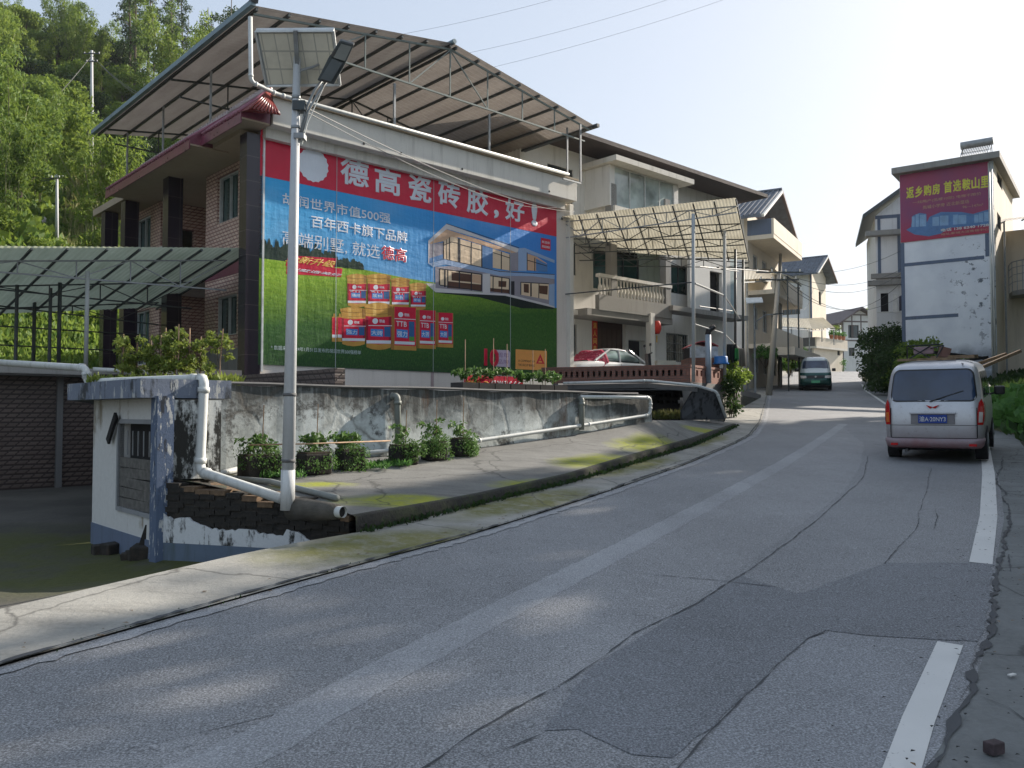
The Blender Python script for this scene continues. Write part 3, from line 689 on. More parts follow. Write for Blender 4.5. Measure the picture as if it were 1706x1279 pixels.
# ------------------------------------------------------------ solar street lamp (near)
def lamp_near():
    b = Vector(P(479, 846, 7.9)); H_ = P(495, 90, 7.9)[2] - b.z
    r = thing('street_lamp', 'tall white solar street lamp standing in front of the advertising banner', 'street lamp', tuple(b))
    lean = P(495, 90, 7.9)[0] - b.x
    Q = lambda px, py, Y=7.9: tuple(Vector(P(px, py, Y)) - b)
    pm = plaster('lamp_pole_paint', (.55, .57, .58), (.16, .17, .17), .55, .5, 3)
    obj('pole', MB().tube([(0, 0, 0), (lean * .5, 0, H_ * .5), (lean, 0, H_)], .064, 14, .035), pm, r, smooth=True)
    obj('foot_paint', MB().tube([(0, 0, -.02), (.002, 0, .36)], .067, 14, .066), plaster('flaking_white_foot', (.62, .63, .62), (.2, .21, .22), .6, .8, 9), r, smooth=True)
    for k, py in enumerate((660, 770, 165, 215)):
        x_, y_, z_ = Q(484 if py > 300 else 494, py); obj('pole_band', MB().tube([(x_*0 + lean * z_ / H_, 0, z_), (lean * z_ / H_, 0, z_ + .03)], .069 - .03 * z_ / H_, 14), M_steel if py < 300 else M_dgrey, r, smooth=True)
    # solar panel seen from behind
    c = [Q(426, 51, 7.72), Q(556, 50, 7.72), Q(567, 140, 8.08), Q(444, 142, 8.08)]
    pn = obj('solar_panel', MB().hull(c, [tuple(Vector(p) + Vector((0, .02, .035))) for p in c]), M_alu, r)
    ins = [Vector(p) for p in c]; cen = sum(ins, Vector()) / 4
    t = NT('panel_backsheet'); gx = t.n.new('ShaderNodeTexBrick'); t.l.new(t.map((1, 1, 1)), gx.inputs[0]); x, y, z = t.xyz(); t.l.new(t.comb(x, z, 0.), gx.inputs[0])
    gx.offset = 0; gx.inputs['Scale'].default_value = 1; gx.inputs['Brick Width'].default_value = .125; gx.inputs['Row Height'].default_value = .125; gx.inputs['Mortar Size'].default_value = .006
    gx.inputs['Color1'].default_value = (.80, .76, .64, 1); gx.inputs['Color2'].default_value = (.72, .69, .58, 1); gx.inputs['Mortar'].default_value = (.50, .48, .42, 1)
    inn = [tuple(cen + (p - cen) * .93 + Vector((0, -.006, -.01))) for p in ins]
    obj('panel_back', MB().poly(inn), t.fin(t.mix(t.ramp(t.noise(t.map(), 5, 4), .45, .7, 0, .35), gx.outputs[0], (.38, .36, .31)), .85, 0, .1), pn)
    for a, b_ in ((0, 1), (1, 2), (2, 3), (3, 0)): obj('panel_frame', MB().tube([tuple(ins[a] + Vector((0, -.008, -.012))), tuple(ins[b_] + Vector((0, -.008, -.012)))], .014, 4), M_alu, pn)
    obj('panel_bracket', MB().tube([Q(492, 50, 7.69), Q(494, 85, 7.80), Q(497, 140, 8.03)], .028, 4), M_steel, r)
    obj('panel_brace', MB().tube([Q(497, 118), Q(520, 112), Q(548, 100, 8.0)], .012, 6), M_steel, r)
    # arm: two curved tubes from the pole up to the head
    for dx in (0, 9): obj('arm', MB().tube([Q(500 + dx * .2, 225), Q(508 + dx * .6, 185), Q(524 + dx, 150), Q(541 + dx, 128)], .013, 8), M_steel, r, smooth=True)
    obj('arm_clamp', MB().cbox(Q(500, 178), (.12, .12, .09)), M_dsteel, r)
    obj('arm_clamp', MB().cbox(Q(500, 228), (.10, .11, .05)), M_steel, r)
    obj('cable', MB().tube([Q(503, 240), Q(512, 205), Q(530, 165), Q(545, 132)], .006, 5), M_pvc, r)
    # lamp head: two joined bodies, dark casing with pale lens
    def q4(pts, Y0, Y1, th, ins):
        a = [Q(px, py, Y0 if i < 2 else Y1) for i, (px, py) in enumerate(pts)]; return a, [tuple(Vector(p) + Vector((.0, .05, th))) for p in a]
    hd = obj('lamp_head', MB().hull(*q4([(528, 134), (556, 141), (577, 103), (549, 92)], 7.85, 7.75, .035, 0)), M_dsteel, r); bevel(hd, .012)
    h2 = obj('lamp_head', MB().hull(*q4([(549, 95), (576, 105), (590, 74), (566, 67)], 7.75, 7.65, .045, 0)), M_dsteel, r); bevel(h2, .012)
    lz = plain('lamp_lens', (.26, .28, .27), .25)
    a, _ = q4([(534, 130), (552, 135), (571, 104), (554, 97)], 7.84, 7.74, 0, 0); obj('lens', MB().poly([tuple(Vector(p) + Vector((0, -.012, -.008))) for p in a]), plain('lamp_heat_sink', (.10, .12, .13), .4), hd)
    a, _ = q4([(556, 95), (575, 101), (586, 77), (569, 72)], 7.73, 7.64, 0, 0); obj('lens', MB().poly([tuple(Vector(p) + Vector((0, -.012, -.008))) for p in a]), lz, h2)
lamp_near()

# ------------------------------------------------------------ helpers for buildings
def window(parent, ax, q, a0, a1, z0, z1, mull=1, pane=None, frame=None, d=.10, fw=.045, inw=1, name='window', tr=0., grille=0, sill=False):
    """frame with panes set back in a wall opening. ax 's': wall along x at y=q, 't': wall along y at x=q; inw = direction into the wall"""
    pane = pane or M_glass; frame = frame or M_alu
    def bx(m, a, b, y0, y1, c, e):
        y0, y1 = sorted((q + inw * y0, q + inw * y1))
        return m.box(a, b, y0, y1, c, e) if ax == 's' else m.box(y0, y1, a, b, c, e)
    m = MB()
    for (a, b, c, e) in [(a0, a0 + fw, z0, z1), (a1 - fw, a1, z0, z1), (a0 + fw, a1 - fw, z0, z0 + fw), (a0 + fw, a1 - fw, z1 - fw, z1)]: bx(m, a, b, d * .55, d + .03, c, e)
    for k in range(1, mull + 1):
        a = a0 + (a1 - a0) * k / (mull + 1); bx(m, a - fw * .35, a + fw * .35, d * .6, d + .02, z0 + fw, z1 - fw)
    if tr: zt_ = z1 - (z1 - z0) * tr; bx(m, a0 + fw, a1 - fw, d * .58, d + .024, zt_ - fw * .35, zt_ + fw * .35)
    f = obj(name, m, frame, parent)
    n = mull + 1
    for k in range(n):
        a, b = a0 + (a1 - a0) * k / n + .004, a0 + (a1 - a0) * (k + 1) / n - .004
        obj('pane', bx(MB(), a, b, d + .035 + .012 * (k % 2), d + .05 + .012 * (k % 2), z0 + .005, z1 - .005), pane, f)
    if grille:
        m = MB(); k = a0
        while k < a1: bx(m, k - .007, k + .007, -.012, .002, z0, z1); k += .13
        for j in (.02, .35, .65, .97): zz = z0 + (z1 - z0) * j; bx(m, a0, a1, -.022, -.012, zz - .008, zz + .008)
        obj('grille', m, M_steel, f)
    if sill: obj('sill', bx(MB(), a0 - .06, a1 + .06, -.06, d * .5, z0 - .06, z0 - .002), M_cream, f)
    return f
def corrug(u0, u1, pA, pB, per=.2, amp=.018, step=None):
    """a corrugated sheet: waves run along pA->pB direction; u0,u1 are functions? -- pA(k), pB(k) give edge points for parameter k"""
    n = int(abs(u1 - u0) / per * 4); v = []
    for i in range(n + 1):
        k = u0 + (u1 - u0) * i / n; d = amp * sin(2 * pi * (k - u0) / per)
        a, b = pA(k), pB(k)
        for w in (0, .5, 1): v.append((a[0] + (b[0]-a[0]) * w, a[1] + (b[1]-a[1]) * w, a[2] + (b[2]-a[2]) * w + d))
    m = MB(); m.add(v, [(i*3+j, i*3+j+1, (i+1)*3+j+1, (i+1)*3+j) for i in range(n) for j in (0, 1)]); return m
def truss(parent, p, q_, zb0, zb1, n, w=.03, mat=None, pname='truss'):
    """top chord p->q_, bottom chord at height zb0..zb1, webs as sub-parts"""
    p, q_ = Vector(p), Vector(q_); mat = mat or M_steel
    a, b = Vector((p.x, p.y, zb0)), Vector((q_.x, q_.y, zb1))
    t_ = obj(pname, MB().tube([p, q_], w, 4), mat, parent)
    obj('bottom_chord', MB().tube([a, b], w, 4), mat, t_)
    for k in range(1, n):
        u = k / n; A, B = a.lerp(b, u), p.lerp(q_, u)
        if (B - A).length > .12: obj('web', MB().tube([A, B], w * .75, 4), mat, t_)
    for k in range(0, n - 1, 2):
        A, B = (p.lerp(q_, (k + .0) / n), a.lerp(b, (k + 1) / n)); 
        obj('web', MB().tube([A, B], w * .65, 4), mat, t_)
        A, B = (a.lerp(b, (k + 1) / n), p.lerp(q_, (k + 2) / n)); obj('web', MB().tube([A, B], w * .65, 4), mat, t_)
    return t_

# ------------------------------------------------------------ A: the house with the banner
A0 = (FA.ox, FA.oy, 0)
ha = thing('banner_house', 'brown tiled house with black columns carrying the big red and blue banner', 'house', A0, FA.a)
ZB, ZTOP = 1.9, 8.62
TR = FA.ps(944, 300, 0)[0]
obj('wall', MB().wall('s', 0, .25, 0, TR, ZB, ZTOP), M_pink, ha)                      # front, under the banner
obj('wall', MB().wall('t', TR - .25, TR, .25, 11.8, ZB, ZTOP), M_offw, ha)
obj('wall', MB().wall('s', 11.6, 11.8, .5, TR - .25, ZB, ZTOP), M_offw, ha)
TW = .5
def pw(px0, py0, px1, py1, t=TW):
    sa, za = FA.pt(px0, py0, t); sb, zb = FA.pt(px1, py1, t); return sa, za, sb, zb
w1a, w1t = FA.pt(403, 281, TW + .1); w1b, w1c = FA.pt(367, 375, TW + .1)
w2a = FA.pt(403, 490, TW + .1)[0]; w2t = FA.pt(400, 488, TW + .1)[1]; w2c = FA.pt(367, 562, TW + .1)[1]
sc1 = FA.pt(344, 286, TW)[0]; sc2 = FA.pt(268, 330, TW)[0]
s3a, s3b = FA.pt(256, 380, TW + .1)[0], FA.pt(231, 380, TW + .1)[0]; z3t = FA.pt(256, 357, TW + .1)[1]
w1a = max(w1a, .7)
holes = [(w1a, w1b, w1c, w1t), (w1a, w1b, w2c, w2t)]
obj('tiled_wall', MB().wall('t', TW, TW + .2, .25, sc1, 3.35, ZTOP, holes), M_tile, ha)
obj('plinth', MB().wall('t', TW - .004, TW + .2, .25, sc1, 2.5, 3.35), M_grey, ha)
obj('spandrel', MB().wall('t', TW - .015, TW - .001, .3, sc1 - .02, 5.35, 5.95), M_lintel, ha)
obj('tiled_wall', MB().wall('t', TW, TW + .2, sc2, 11.8, 2.5, ZTOP, [(s3a, s3b, 5.75, z3t), (s3a, s3b, 3.2, 5.0)]), M_tile, ha)
obj('tiled_wall', MB().wall('t', 2.1, 2.3, sc1, sc2, 2.5, ZTOP, [(sc1 + .4, sc1 + 1.5, 2.6, 5.0), (sc1 + .5, sc1 + 1.3, 5.9, 8.0)]), M_tile, ha)
obj('return_wall', MB().wall('s', sc1 - .2, sc1, TW + .2, 2.1, 2.5, ZTOP), M_tile, ha)
obj('return_wall', MB().wall('s', sc2, sc2 + .2, TW + .2, 2.1, 2.5, ZTOP, [(.95, 1.6, 6.0, 7.6)]), M_tile, ha)
obj('balcony_floor', MB().box(-.35, 2.1, sc1 + .01, sc2 - .01, 5.4, 5.62), M_offw, ha)
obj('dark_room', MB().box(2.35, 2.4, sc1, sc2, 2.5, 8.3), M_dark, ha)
for (a, b, c, d) in [(w1a, w1b, w1c, w1t), (w1a, w1b, w2c, w2t), (s3a, s3b, 5.75, z3t), (s3a, s3b, 3.2, 5.0)]:
    window(ha, 't', TW, a, b, c, d, 1, M_glassg, M_alu, .13)
    m = MB()
window(ha, 't', 2.1, sc1 + .5, sc1 + 1.3, 5.9, 8.0, 0, M_dark, M_dsteel, .1)
# black tiled columns
cs = [(-.03, .36)] + [(FA.ps(px_, 300, 0)[0] * 0 + s_, s_ + w_) for px_, s_, w_ in ((303, FA.pt(303, 400, .0)[0], .42), (230, FA.pt(230, 380, 0)[0], .42), (195, FA.pt(196, 380, 0)[0], .42))]
for i, (a, b) in enumerate(cs): obj('column', MB().box(-.40, -.005 if i == 0 else .02, a, b, ZB, ZTOP - .25), M_btile, ha)
# railing between columns on the upper floor
m = MB(); ra, rb = cs[1][1] + .1, cs[2][0]
rl = obj('railing', MB().box(-.30, -.22, ra, rb, 6.40, 6.47), M_white, ha)
nb = int((rb - ra) / .17)
for k in range(nb): obj('baluster', MB().tube([(-.26, ra + .1 + k * .17, 5.62), (-.26, ra + .1 + k * .17, 6.40)], .035, 6), M_white, rl)
# soffit, roof slab, front beam
obj('roof_slab', MB().box(-.45, TR + .1, .26, 11.9, ZTOP - .22, ZTOP), M_soffit, ha)
tb0 = FA.ps(455, 165, -.5)[0]; zb_hi = FA.ps(455, 161, -.5)[1]; zb_lo = FA.ps(455, 207, -.5)[1]
tb1 = FA.ps(961, 300, -.5)[0]
bm_ = obj('front_beam', MB().box(tb0, tb1, -.5, .25, zb_lo, zb_hi), M_cream, ha); bevel(bm_, .015)
obj('beam_coping', MB().box(tb0 - .02, tb1 + .03, -.56, -.44, zb_hi, zb_hi + .06), M_soffit, ha)
obj('beam_step', MB().box(0, tb1 - .25, -.2, -.003, ZTOP - .34, zb_lo - .002), M_cream, ha)
obj('parapet', MB().box(TR - .1, tb1 - .003, .25, 11.8, zb_lo, zb_hi - .05), M_cream, ha)
for px_ in (606, 668, 770, 915): 
    t_, z_ = FA.ps(px_, 240 + (px_ - 606) * .26, -.5); obj('drain_hole', MB().tube([(t_, -.506, zb_lo + .1), (t_, -.47, zb_lo + .1)], .035, 8), M_dark, ha)
# tile eaves: a short pent roof with ribs along the left side, stepping out half way
def pent(s0, s1_, out, zo, zi, name='tile_eave', mat=M_maroon, ends=True):
    sec = lambda s_: [(-out, s_, zo - .12), (-out, s_, zo), (-.02, s_, zi), (-.02, s_, zo - .12)]
    e = obj(name, MB().hull(sec(s0), sec(s1_)), mat, ha)
    n = int((s1_ - s0) / .16); m = MB()
    for k in range(n):
        s_ = s0 + .08 + k * .16; m.tube([(-out - .03, s_, zo + .0), (-.02, s_, zi + .02)], .05, 6)
    r_ = obj('ribs', m, plain('purple_rib_tile', (.27, .10, .14), .35), e, 'stuff', True)
    obj('ridge_cap', MB().tube([(-.02, s0, zi + .06), (-.02, s1_, zi + .06)], .06, 8), plain('pale_ridge_tile', (.40, .33, .33), .5), e, smooth=True)
    m = MB()
    for k in range(int((s1_ - s0) / .16)): m.cbox((-.02, s0 + .08 + k * .16, zi + .12), (.09, .08, .07))
    obj('ridge_teeth', m, MATS['pale_ridge_tile'], e, 'stuff')
    obj('eave_board', MB().box(-out - .01, -out + .02, s0, s1_, zo - .26, zo - .122), mat, e); obj('eave_soffit', MB().box(-out + .021, -.03, s0, s1_, zo - .16, zo - .122), M_soffit, e)
    return e
sE = FA.pt(335, 262, -.75)[0]
pent(-.45, sE, .75, 8.66, 9.35)
pent(sE + .001, FA.pt(176, 318, -1.05)[0], 1.05, 8.52, 9.35)
# hip of red tiles turning the corner
m = MB(); m.add([(-.75, -.45, 8.66), (-.02, -.45, 9.4), (tb0 - .002, -.45, 9.1), (tb0 - .002, -.85, 8.66), (-.75, -.85, 8.60)], [(0, 4, 3, 2, 1), (0, 1, 2), (0, 2, 3, 4)])
hp = obj('corner_hip', m, M_redtile, ha)
m = MB()
for k in range(9):
    u = k / 8; m.tube([(-.72 + (tb0 + .70) * u, -.86, 8.63 + .04 * u), (-.02 + tb0 * u, -.46, 9.39 - .28 * u)], .03, 6)
obj('ribs', m, M_redtile, hp, 'stuff', True)
# metal corner strip + right edge post of the banner wall
obj('corner_strip', MB().box(.003, .05, -.075, -.03, 2.6, 8.35), M_alu, ha)
obj('edge_post', MB().box(TR - .02, TR + .16, -.16, 0 - .001, 2.1, zb_lo - .002), M_cream, ha)
tv = FA.ps(720, 640, 0)[0]; obj('panel_joint', MB().box(tv - .05, tv + .05, -.012, -.001, 1.95, 2.9), plain('purple_grey_joint', (.35, .27, .27), .7), ha)

# step blocks at the house foot, left of the banner
st = thing('tiled_step', 'dark red tiled step at the foot of the house beside the banner', 'step', FA.w(-1.6, -1.1), FA.a)
obj('tread', MB().box(0, 1.65, 0, 1.0, 2.35, 2.45), M_dgrey, st)
obj('riser', MB().box(.02, 1.62, .03, .97, 1.9, 2.35), M_brick, st)
stt = obj('vent_stub', MB().box(-.06, .06, -.06, .06, 0, .30), M_pink, loc=P(412, 640, 18.0)); stt.location.z = 1.96
obj('stub_cap', MB().box(-.08, .08, -.08, .08, .301, .34), M_offw, stt); tag(stt, 'small cream vent stub with a flat cap by the tiled step', 'vent')

# ------------------------------------------------------------ the banner
BQ = -.03
bn = thing('advertising_banner', 'huge printed banner with white title on red above a villa and product buckets', 'banner', A0, FA.a)
cL = lambda px, py: FA.ps(px, py, BQ)
bt0, bzt = cL(434, 214); bt1 = cL(927, 340)[0]; bzb = cL(432, 607)[1]
bzr = cL(434, 292)[1]
def cloth(name):
    t = NT(name); o = t.map(); return t
def wr(t):
    n1 = t.noise(t.map((.5, 1, 1.6)), 1.6, 4, .6); n2 = t.noise(t.map((2.2, 1, .5)), 2.5, 3); t.bump(t.math('ADD', n1, t.math('MULTIPLY', n2, .5)), .42, .06)
def pcol(name, c, c2=None, rough=.42):
    if name in MATS: return MATS[name]
    t = NT(name); m = t.mix(t.ramp(t.noise(t.map(), 1.1, 3), .35, .7), c, c2 or sc3(c, .88)); wr(t); MATS[name] = t.fin(m, rough, 0, .35); return MATS[name]
PR = pcol('print_red', (.62, .012, .05)); PW = pcol('print_white', (.72, .76, .82))
t = NT('print_sky'); x, y, z = t.xyz(); hx = t.ramp(x, 0, 10.5)
top = t.mix(hx, (.03, .38, .74), (.03, .20, .62)); low = t.mix(hx, (.16, .42, .68), (.05, .24, .60))
m_ = t.mix(t.ramp(z, 7.2, 5.0), top, low); m_ = t.mix(t.ramp(t.noise(t.map((.5, 1, 1)), .7, 3), .5, .7, 0, .3), m_, (.35, .55, .75)); wr(t); PSKY = t.fin(m_, .42, 0, .35)
t = NT('print_grass'); x, y, z = t.xyz(); o = t.map(); n = t.noise(t.map((1.2, 1, 5)), 2, 6, .7); n2 = t.noise(t.map((9, 1, 3)), 6, 4, .7)
lit = t.ramp(t.math('ADD', t.math('ADD', z, t.math('MULTIPLY', x, -.12)), t.math('MULTIPLY', n, .7)), 4.0, 5.3)
m_ = t.mix(lit, t.mix(n2, (.012, .06, .015), (.06, .17, .03)), t.mix(n, (.14, .34, .015), (.36, .52, .04)))
m_ = t.mix(t.ramp(n, .55, .7, 0, .35), m_, (.05, .16, .02)); m_ = t.mix(t.ramp(z, 3.8, 2.8, 0, .6), m_, (.008, .028, .02)); blade = t.noise(t.map((22, 1, 5), (0, R(8), 0)), 2.2, 5, .8); m_ = t.mix(t.ramp(blade, .52, .66, 0, .75), m_, t.mix(lit, (.10, .24, .04), (.50, .62, .08))); m_ = t.mix(t.ramp(blade, .46, .34, 0, .7), m_, (.004, .02, .006)); wr(t); PGR = t.fin(m_, .45, 0, .3)
obj('cloth', MB().box(bt0, bt1, BQ, BQ + .02, bzb, bzt), [PSKY], bn)
obj('printed_red_band', MB().box(bt0, bt1, BQ - .004, BQ - .0005, bzr, bzt), PR, bn)
def zz4(pts, s=2.974, ox=420, oy=210): return [cL(ox + x / s, oy + y / s) for x, y in pts]
def pr_poly(mb, pts, lay, k=0): mb.k = k; mb.poly([(a, BQ - .005 - .0012 * lay, z_) for a, z_ in pts]); mb.k = 0
m = MB(); gp = zz4([(45, 650), (200, 655), (440, 690), (560, 712), (760, 752), (905, 775), (1000, 790), (1500, 900)]); gp = [(bt0, gp[0][1])] + gp[1:-1] + [(bt1, gp[-1][1]), (bt1, bzb), (bt0, bzb)]
pr_poly(m, gp, .2); obj('printed_field', m, PGR, bn)
m = MB(); rr = random.Random(5)
def tree_sil(x0, x1, yb0, yb1, h):
    x = x0
    while x < x1:
        w = rr.uniform(14, 30); hh = h * rr.uniform(.6, 1.1); yb = yb0 + (yb1 - yb0) * (x - x0) / (x1 - x0)
        pr_poly(m, zz4([(x - w * .6, yb + 6), (x - w * .5, yb - hh * .5), (x - w * .2, yb - hh * .9), (x, yb - hh), (x + w * .25, yb - hh * .85), (x + w * .5, yb - hh * .45), (x + w * .6, yb + 8)]), .5 + rr.random() * .3); x += w * .5
tree_sil(50, 410, 648, 692, 95); tree_sil(420, 545, 690, 706, 42); obj('printed_trees', m, pcol('print_dark_tree', (.008, .025, .02), (.02, .05, .03)), bn)
def ztxt(s, x0, y0, x1, y1, mat, bold, lay=3, **k):
    (a0, z1), (a1, z0) = zz4([(x0, y0), (x1, y1)]); return lettering(s, a0, a1, z0, z1, BQ - .005 - .0012 * lay, mat, bn, bold=bold, th=.001, **k)
for ch, b in zip('德高瓷砖胶好', [(437, 148, 578, 312), (607, 195, 735, 352), (773, 228, 890, 388), (920, 262, 1030, 415), (1062, 297, 1170, 450), (1252, 352, 1348, 482)]): ztxt(ch, *b, PW, .026)
ztxt(',', 1197, 412, 1222, 462, PW, .03); ztxt('!', 1383, 378, 1413, 500, PW, .05)
ztxt('胡润世界市值500强', 150, 328, 685, 485, PW, .012); ztxt('百年西卡旗下品牌', 292, 440, 768, 582, PW, .014)
ztxt('高端别墅, 就选', 150, 512, 632, 660, PW, .001); ztxt('德高', 637, 587, 766, 679, PW, .028, 3); ztxt('德高', 640, 590, 763, 676, PR, .014, 5)
m = MB(); pr_poly(m, zz4([(178, 640), (420, 655), (405, 705), (165, 692)]), 2.2); pr_poly(m, zz4([(172, 690), (448, 705), (440, 748), (168, 732)]), 2.5); obj('printed_badge', m, PR, bn)
ztxt('全新升级', 172, 634, 412, 704, pcol('print_yellow', (.85, .55, .12)), .02, 4, ital=.12); ztxt('别墅造美好', 180, 698, 440, 746, PW, .012, 4, ital=.08)
ztxt('* 数据来源:2024年1月31日发布的胡润世界500强榜单', 92, 1085, 538, 1132, pcol('print_pale', (.5, .6, .6)), .002)
m = MB(); pr_poly(m, zz4([(1430, 552), (1478, 562), (1478, 618), (1430, 608)]), 2); obj('printed_badge', m, PR, bn); ztxt('新选择', 1435, 566, 1474, 586, PW, .01, 3); ztxt('就选德高', 1435, 588, 1474, 608, PW, .01, 3)
PO = pcol('print_orange', (.80, .36, .10)); m = MB(); pr_poly(m, zz4([(1305, 1105), (1460, 1114), (1459, 1211), (1304, 1203)]), 2); obj('printed_card', m, PO, bn)
ztxt('A COMPANY OF', 1318, 1156, 1400, 1172, pcol('print_brown', (.10, .03, .02)), .01, 3); ztxt('THE GROUP BRAND', 1318, 1176, 1400, 1192, MATS['print_brown'], .01, 3)
m = MB(); pr_poly(m, zz4([(1427, 1128), (1448, 1178), (1406, 1176)]), 3); obj('printed_logo', m, PR, bn)
m = MB(); 
for pts in ([(1427, 1146), (1431, 1158), (1423, 1158)], [(1420, 1162), (1434, 1163), (1437, 1172), (1417, 1171)]): pr_poly(m, zz4(pts), 4)
obj('printed_logo', m, PO, bn)
m = MB(); pr_poly(m, zz4([(1205, 1108), (1270, 1110), (1278, 1122), (1276, 1194), (1205, 1190)]), 2); obj('printed_card', m, pcol('print_lilac', (.60, .50, .62)), bn)
ztxt('周年', 1216, 1120, 1270, 1148, pcol('print_mauve', (.32, .20, .36)), .006, 3); ztxt('品牌', 1216, 1154, 1270, 1180, MATS['print_mauve'], .006, 3)
ztxt('10', 1148, 1100, 1222, 1192, PR, .05, 4)
m = MB(); cxy = (302, 193)
pr_poly(m, zz4([(cxy[0] + (72 + 5 * (k % 2)) * cos(k * pi / 18), cxy[1] + (80 + 5 * (k % 2)) * sin(k * pi / 18) + (.22 * 72 * cos(k * pi / 18))) for k in range(36)]), 2); obj('printed_badge', m, PW, bn)
# villa: polygons read in the enlarged picture of the print (factor 7.108 from 700,360)
vz = lambda pts: zz4(pts, 7.108, 700, 360)
vcols = [pcol('villa_' + n_, c_) for n_, c_ in (('white', (.62, .60, .60)), ('shade', (.30, .42, .62)), ('warm', (.62, .40, .26)), ('dark', (.02, .02, .03)), ('grey', (.30, .28, .32)), ('glow', (.75, .58, .40)), ('brown', (.10, .045, .03)), ('lawn_shadow', (.01, .02, .02)), ('blue', (.09, .22, .45)))]
V_ = MB(); L_ = 1
for k, lay, pts in [
    (7, 1.0, [(170, 905), (700, 900), (1100, 950), (1560, 1060), (1590, 1100), (1200, 1090), (700, 960)]), (0, 1.3, [(60, 790), (180, 800), (330, 860), (760, 905), (1050, 920), (1590, 1060), (1590, 1085), (1000, 940), (180, 900)]),
    (4, 1.6, [(175, 600), (330, 590), (1590, 700), (1590, 1060), (1050, 925), (180, 850)]), (2, 1.7, [(105, 300), (300, 150), (860, 330), (1150, 430), (1130, 450), (860, 380), (450, 250), (300, 290), (120, 330)]),
    (0, 1.9, [(95, 290), (310, 90), (800, 265), (1170, 385), (1150, 435), (820, 300), (315, 150), (110, 320), (105, 560), (95, 560)]), (4, 1.8, [(108, 330), (270, 310), (270, 510), (108, 545)]), (8, 2.4, [(105, 500), (270, 450), (270, 505), (110, 550)]),
    (5, 2.0, [(272, 300), (370, 240), (445, 262), (445, 540), (272, 505)]), (5, 2.0, [(475, 270), (728, 345), (728, 600), (475, 545)]), (8, 2.0, [(728, 345), (860, 385), (858, 630), (728, 598)]), (5, 2.0, [(858, 385), (1060, 450), (1060, 645), (858, 610)]), (4, 1.95, [(1060, 440), (1160, 425), (1160, 650), (1060, 645)]),
    (1, 2.0, [(1160, 380), (1235, 375), (1260, 400), (1260, 650), (1160, 650)]), (1, 2.1, [(1235, 375), (1590, 520), (1590, 555), (1260, 430)]), (2, 2.0, [(1265, 440), (1380, 480), (1500, 560), (1500, 655), (1265, 640)]), (8, 2.2, [(1370, 500), (1505, 570), (1505, 660), (1370, 645)]),
    (1, 2.6, [(95, 560), (290, 510), (940, 650), (1590, 690), (1590, 745), (1330, 710), (940, 705), (300, 572), (150, 602)]), (5, 2.2, [(230, 620), (725, 690), (722, 880), (230, 812)]), (6, 2.5, [(370, 660), (600, 690), (600, 780), (370, 760)]), (6, 2.5, [(330, 770), (720, 810), (722, 880), (330, 850)]), (2, 2.7, [(610, 690), (720, 700), (718, 800), (610, 780)]),
    (0, 2.2, [(740, 680), (825, 680), (825, 915), (740, 905)]), (5, 2.3, [(828, 705), (1055, 735), (1052, 915), (828, 890)]), (6, 2.5, [(925, 765), (1020, 770), (1015, 840), (925, 835)]), (6, 2.4, [(828, 850), (1052, 870), (1052, 915), (828, 890)]), (3, 2.3, [(1075, 770), (1115, 770), (1115, 935), (1075, 930)]),
    (5, 2.3, [(1190, 780), (1520, 800), (1515, 990), (1190, 930)]), (6, 2.5, [(1225, 800), (1285, 805), (1285, 910), (1225, 900)]), (6, 2.5, [(1410, 820), (1510, 825), (1505, 930), (1410, 915)]), (1, 2.2, [(1525, 810), (1590, 800), (1590, 1070), (1525, 1050)])]: pr_poly(V_, vz(pts), lay, k)
def pbar(pts, w=14, lay=3.2, k=3):
    (x0, y0), (x1, y1) = pts; L = math.hypot(x1-x0, y1-y0); nx, ny = -(y1-y0)/L*w/2, (x1-x0)/L*w/2
    pr_poly(V_, vz([(x0+nx, y0+ny), (x1+nx, y1+ny), (x1-nx, y1-ny), (x0-nx, y0-ny)]), lay, k)
for ln, w in [(((458, 262), (458, 545)), 30), (((275, 300), (275, 505)), 12), (((345, 250), (345, 520)), 12), (((310, 275), (310, 505)), 8), (((605, 310), (600, 570)), 14), (((728, 345), (728, 600)), 14), (((275, 345), (370, 305)), 8), (((370, 305), (445, 320)), 8), (((475, 335), (728, 405)), 10), (((960, 420), (958, 630)), 12), (((1062, 450), (1062, 645)), 12), (((858, 430), (1060, 495)), 9), (((1355, 490), (1355, 650)), 10), (((1265, 520), (1500, 590)), 9), (((1265, 430), (1265, 640)), 9),
              (((228, 620), (228, 812)), 14), (((325, 630), (325, 850)), 14), (((290, 625), (290, 840)), 20), (((462, 650), (462, 860)), 14), (((605, 670), (603, 880)), 14), (((727, 690), (724, 885)), 14), (((230, 622), (725, 688)), 14), (((230, 815), (722, 885)), 10), (((862, 710), (860, 890)), 12), (((965, 720), (963, 910)), 12), (((1055, 740), (1052, 920)), 12), (((828, 705), (1055, 738)), 10), (((1190, 780), (1190, 930)), 10), (((1190, 782), (1520, 800)), 10), (((1310, 795), (1310, 950)), 18), (((1405, 800), (1402, 970)), 10), (((310, 88), (1170, 375)), 7), (((300, 510), (940, 655)), 7), (((940, 655), (1590, 690)), 7)]: pbar(ln, w)
obj('printed_villa', V_, vcols, bn)
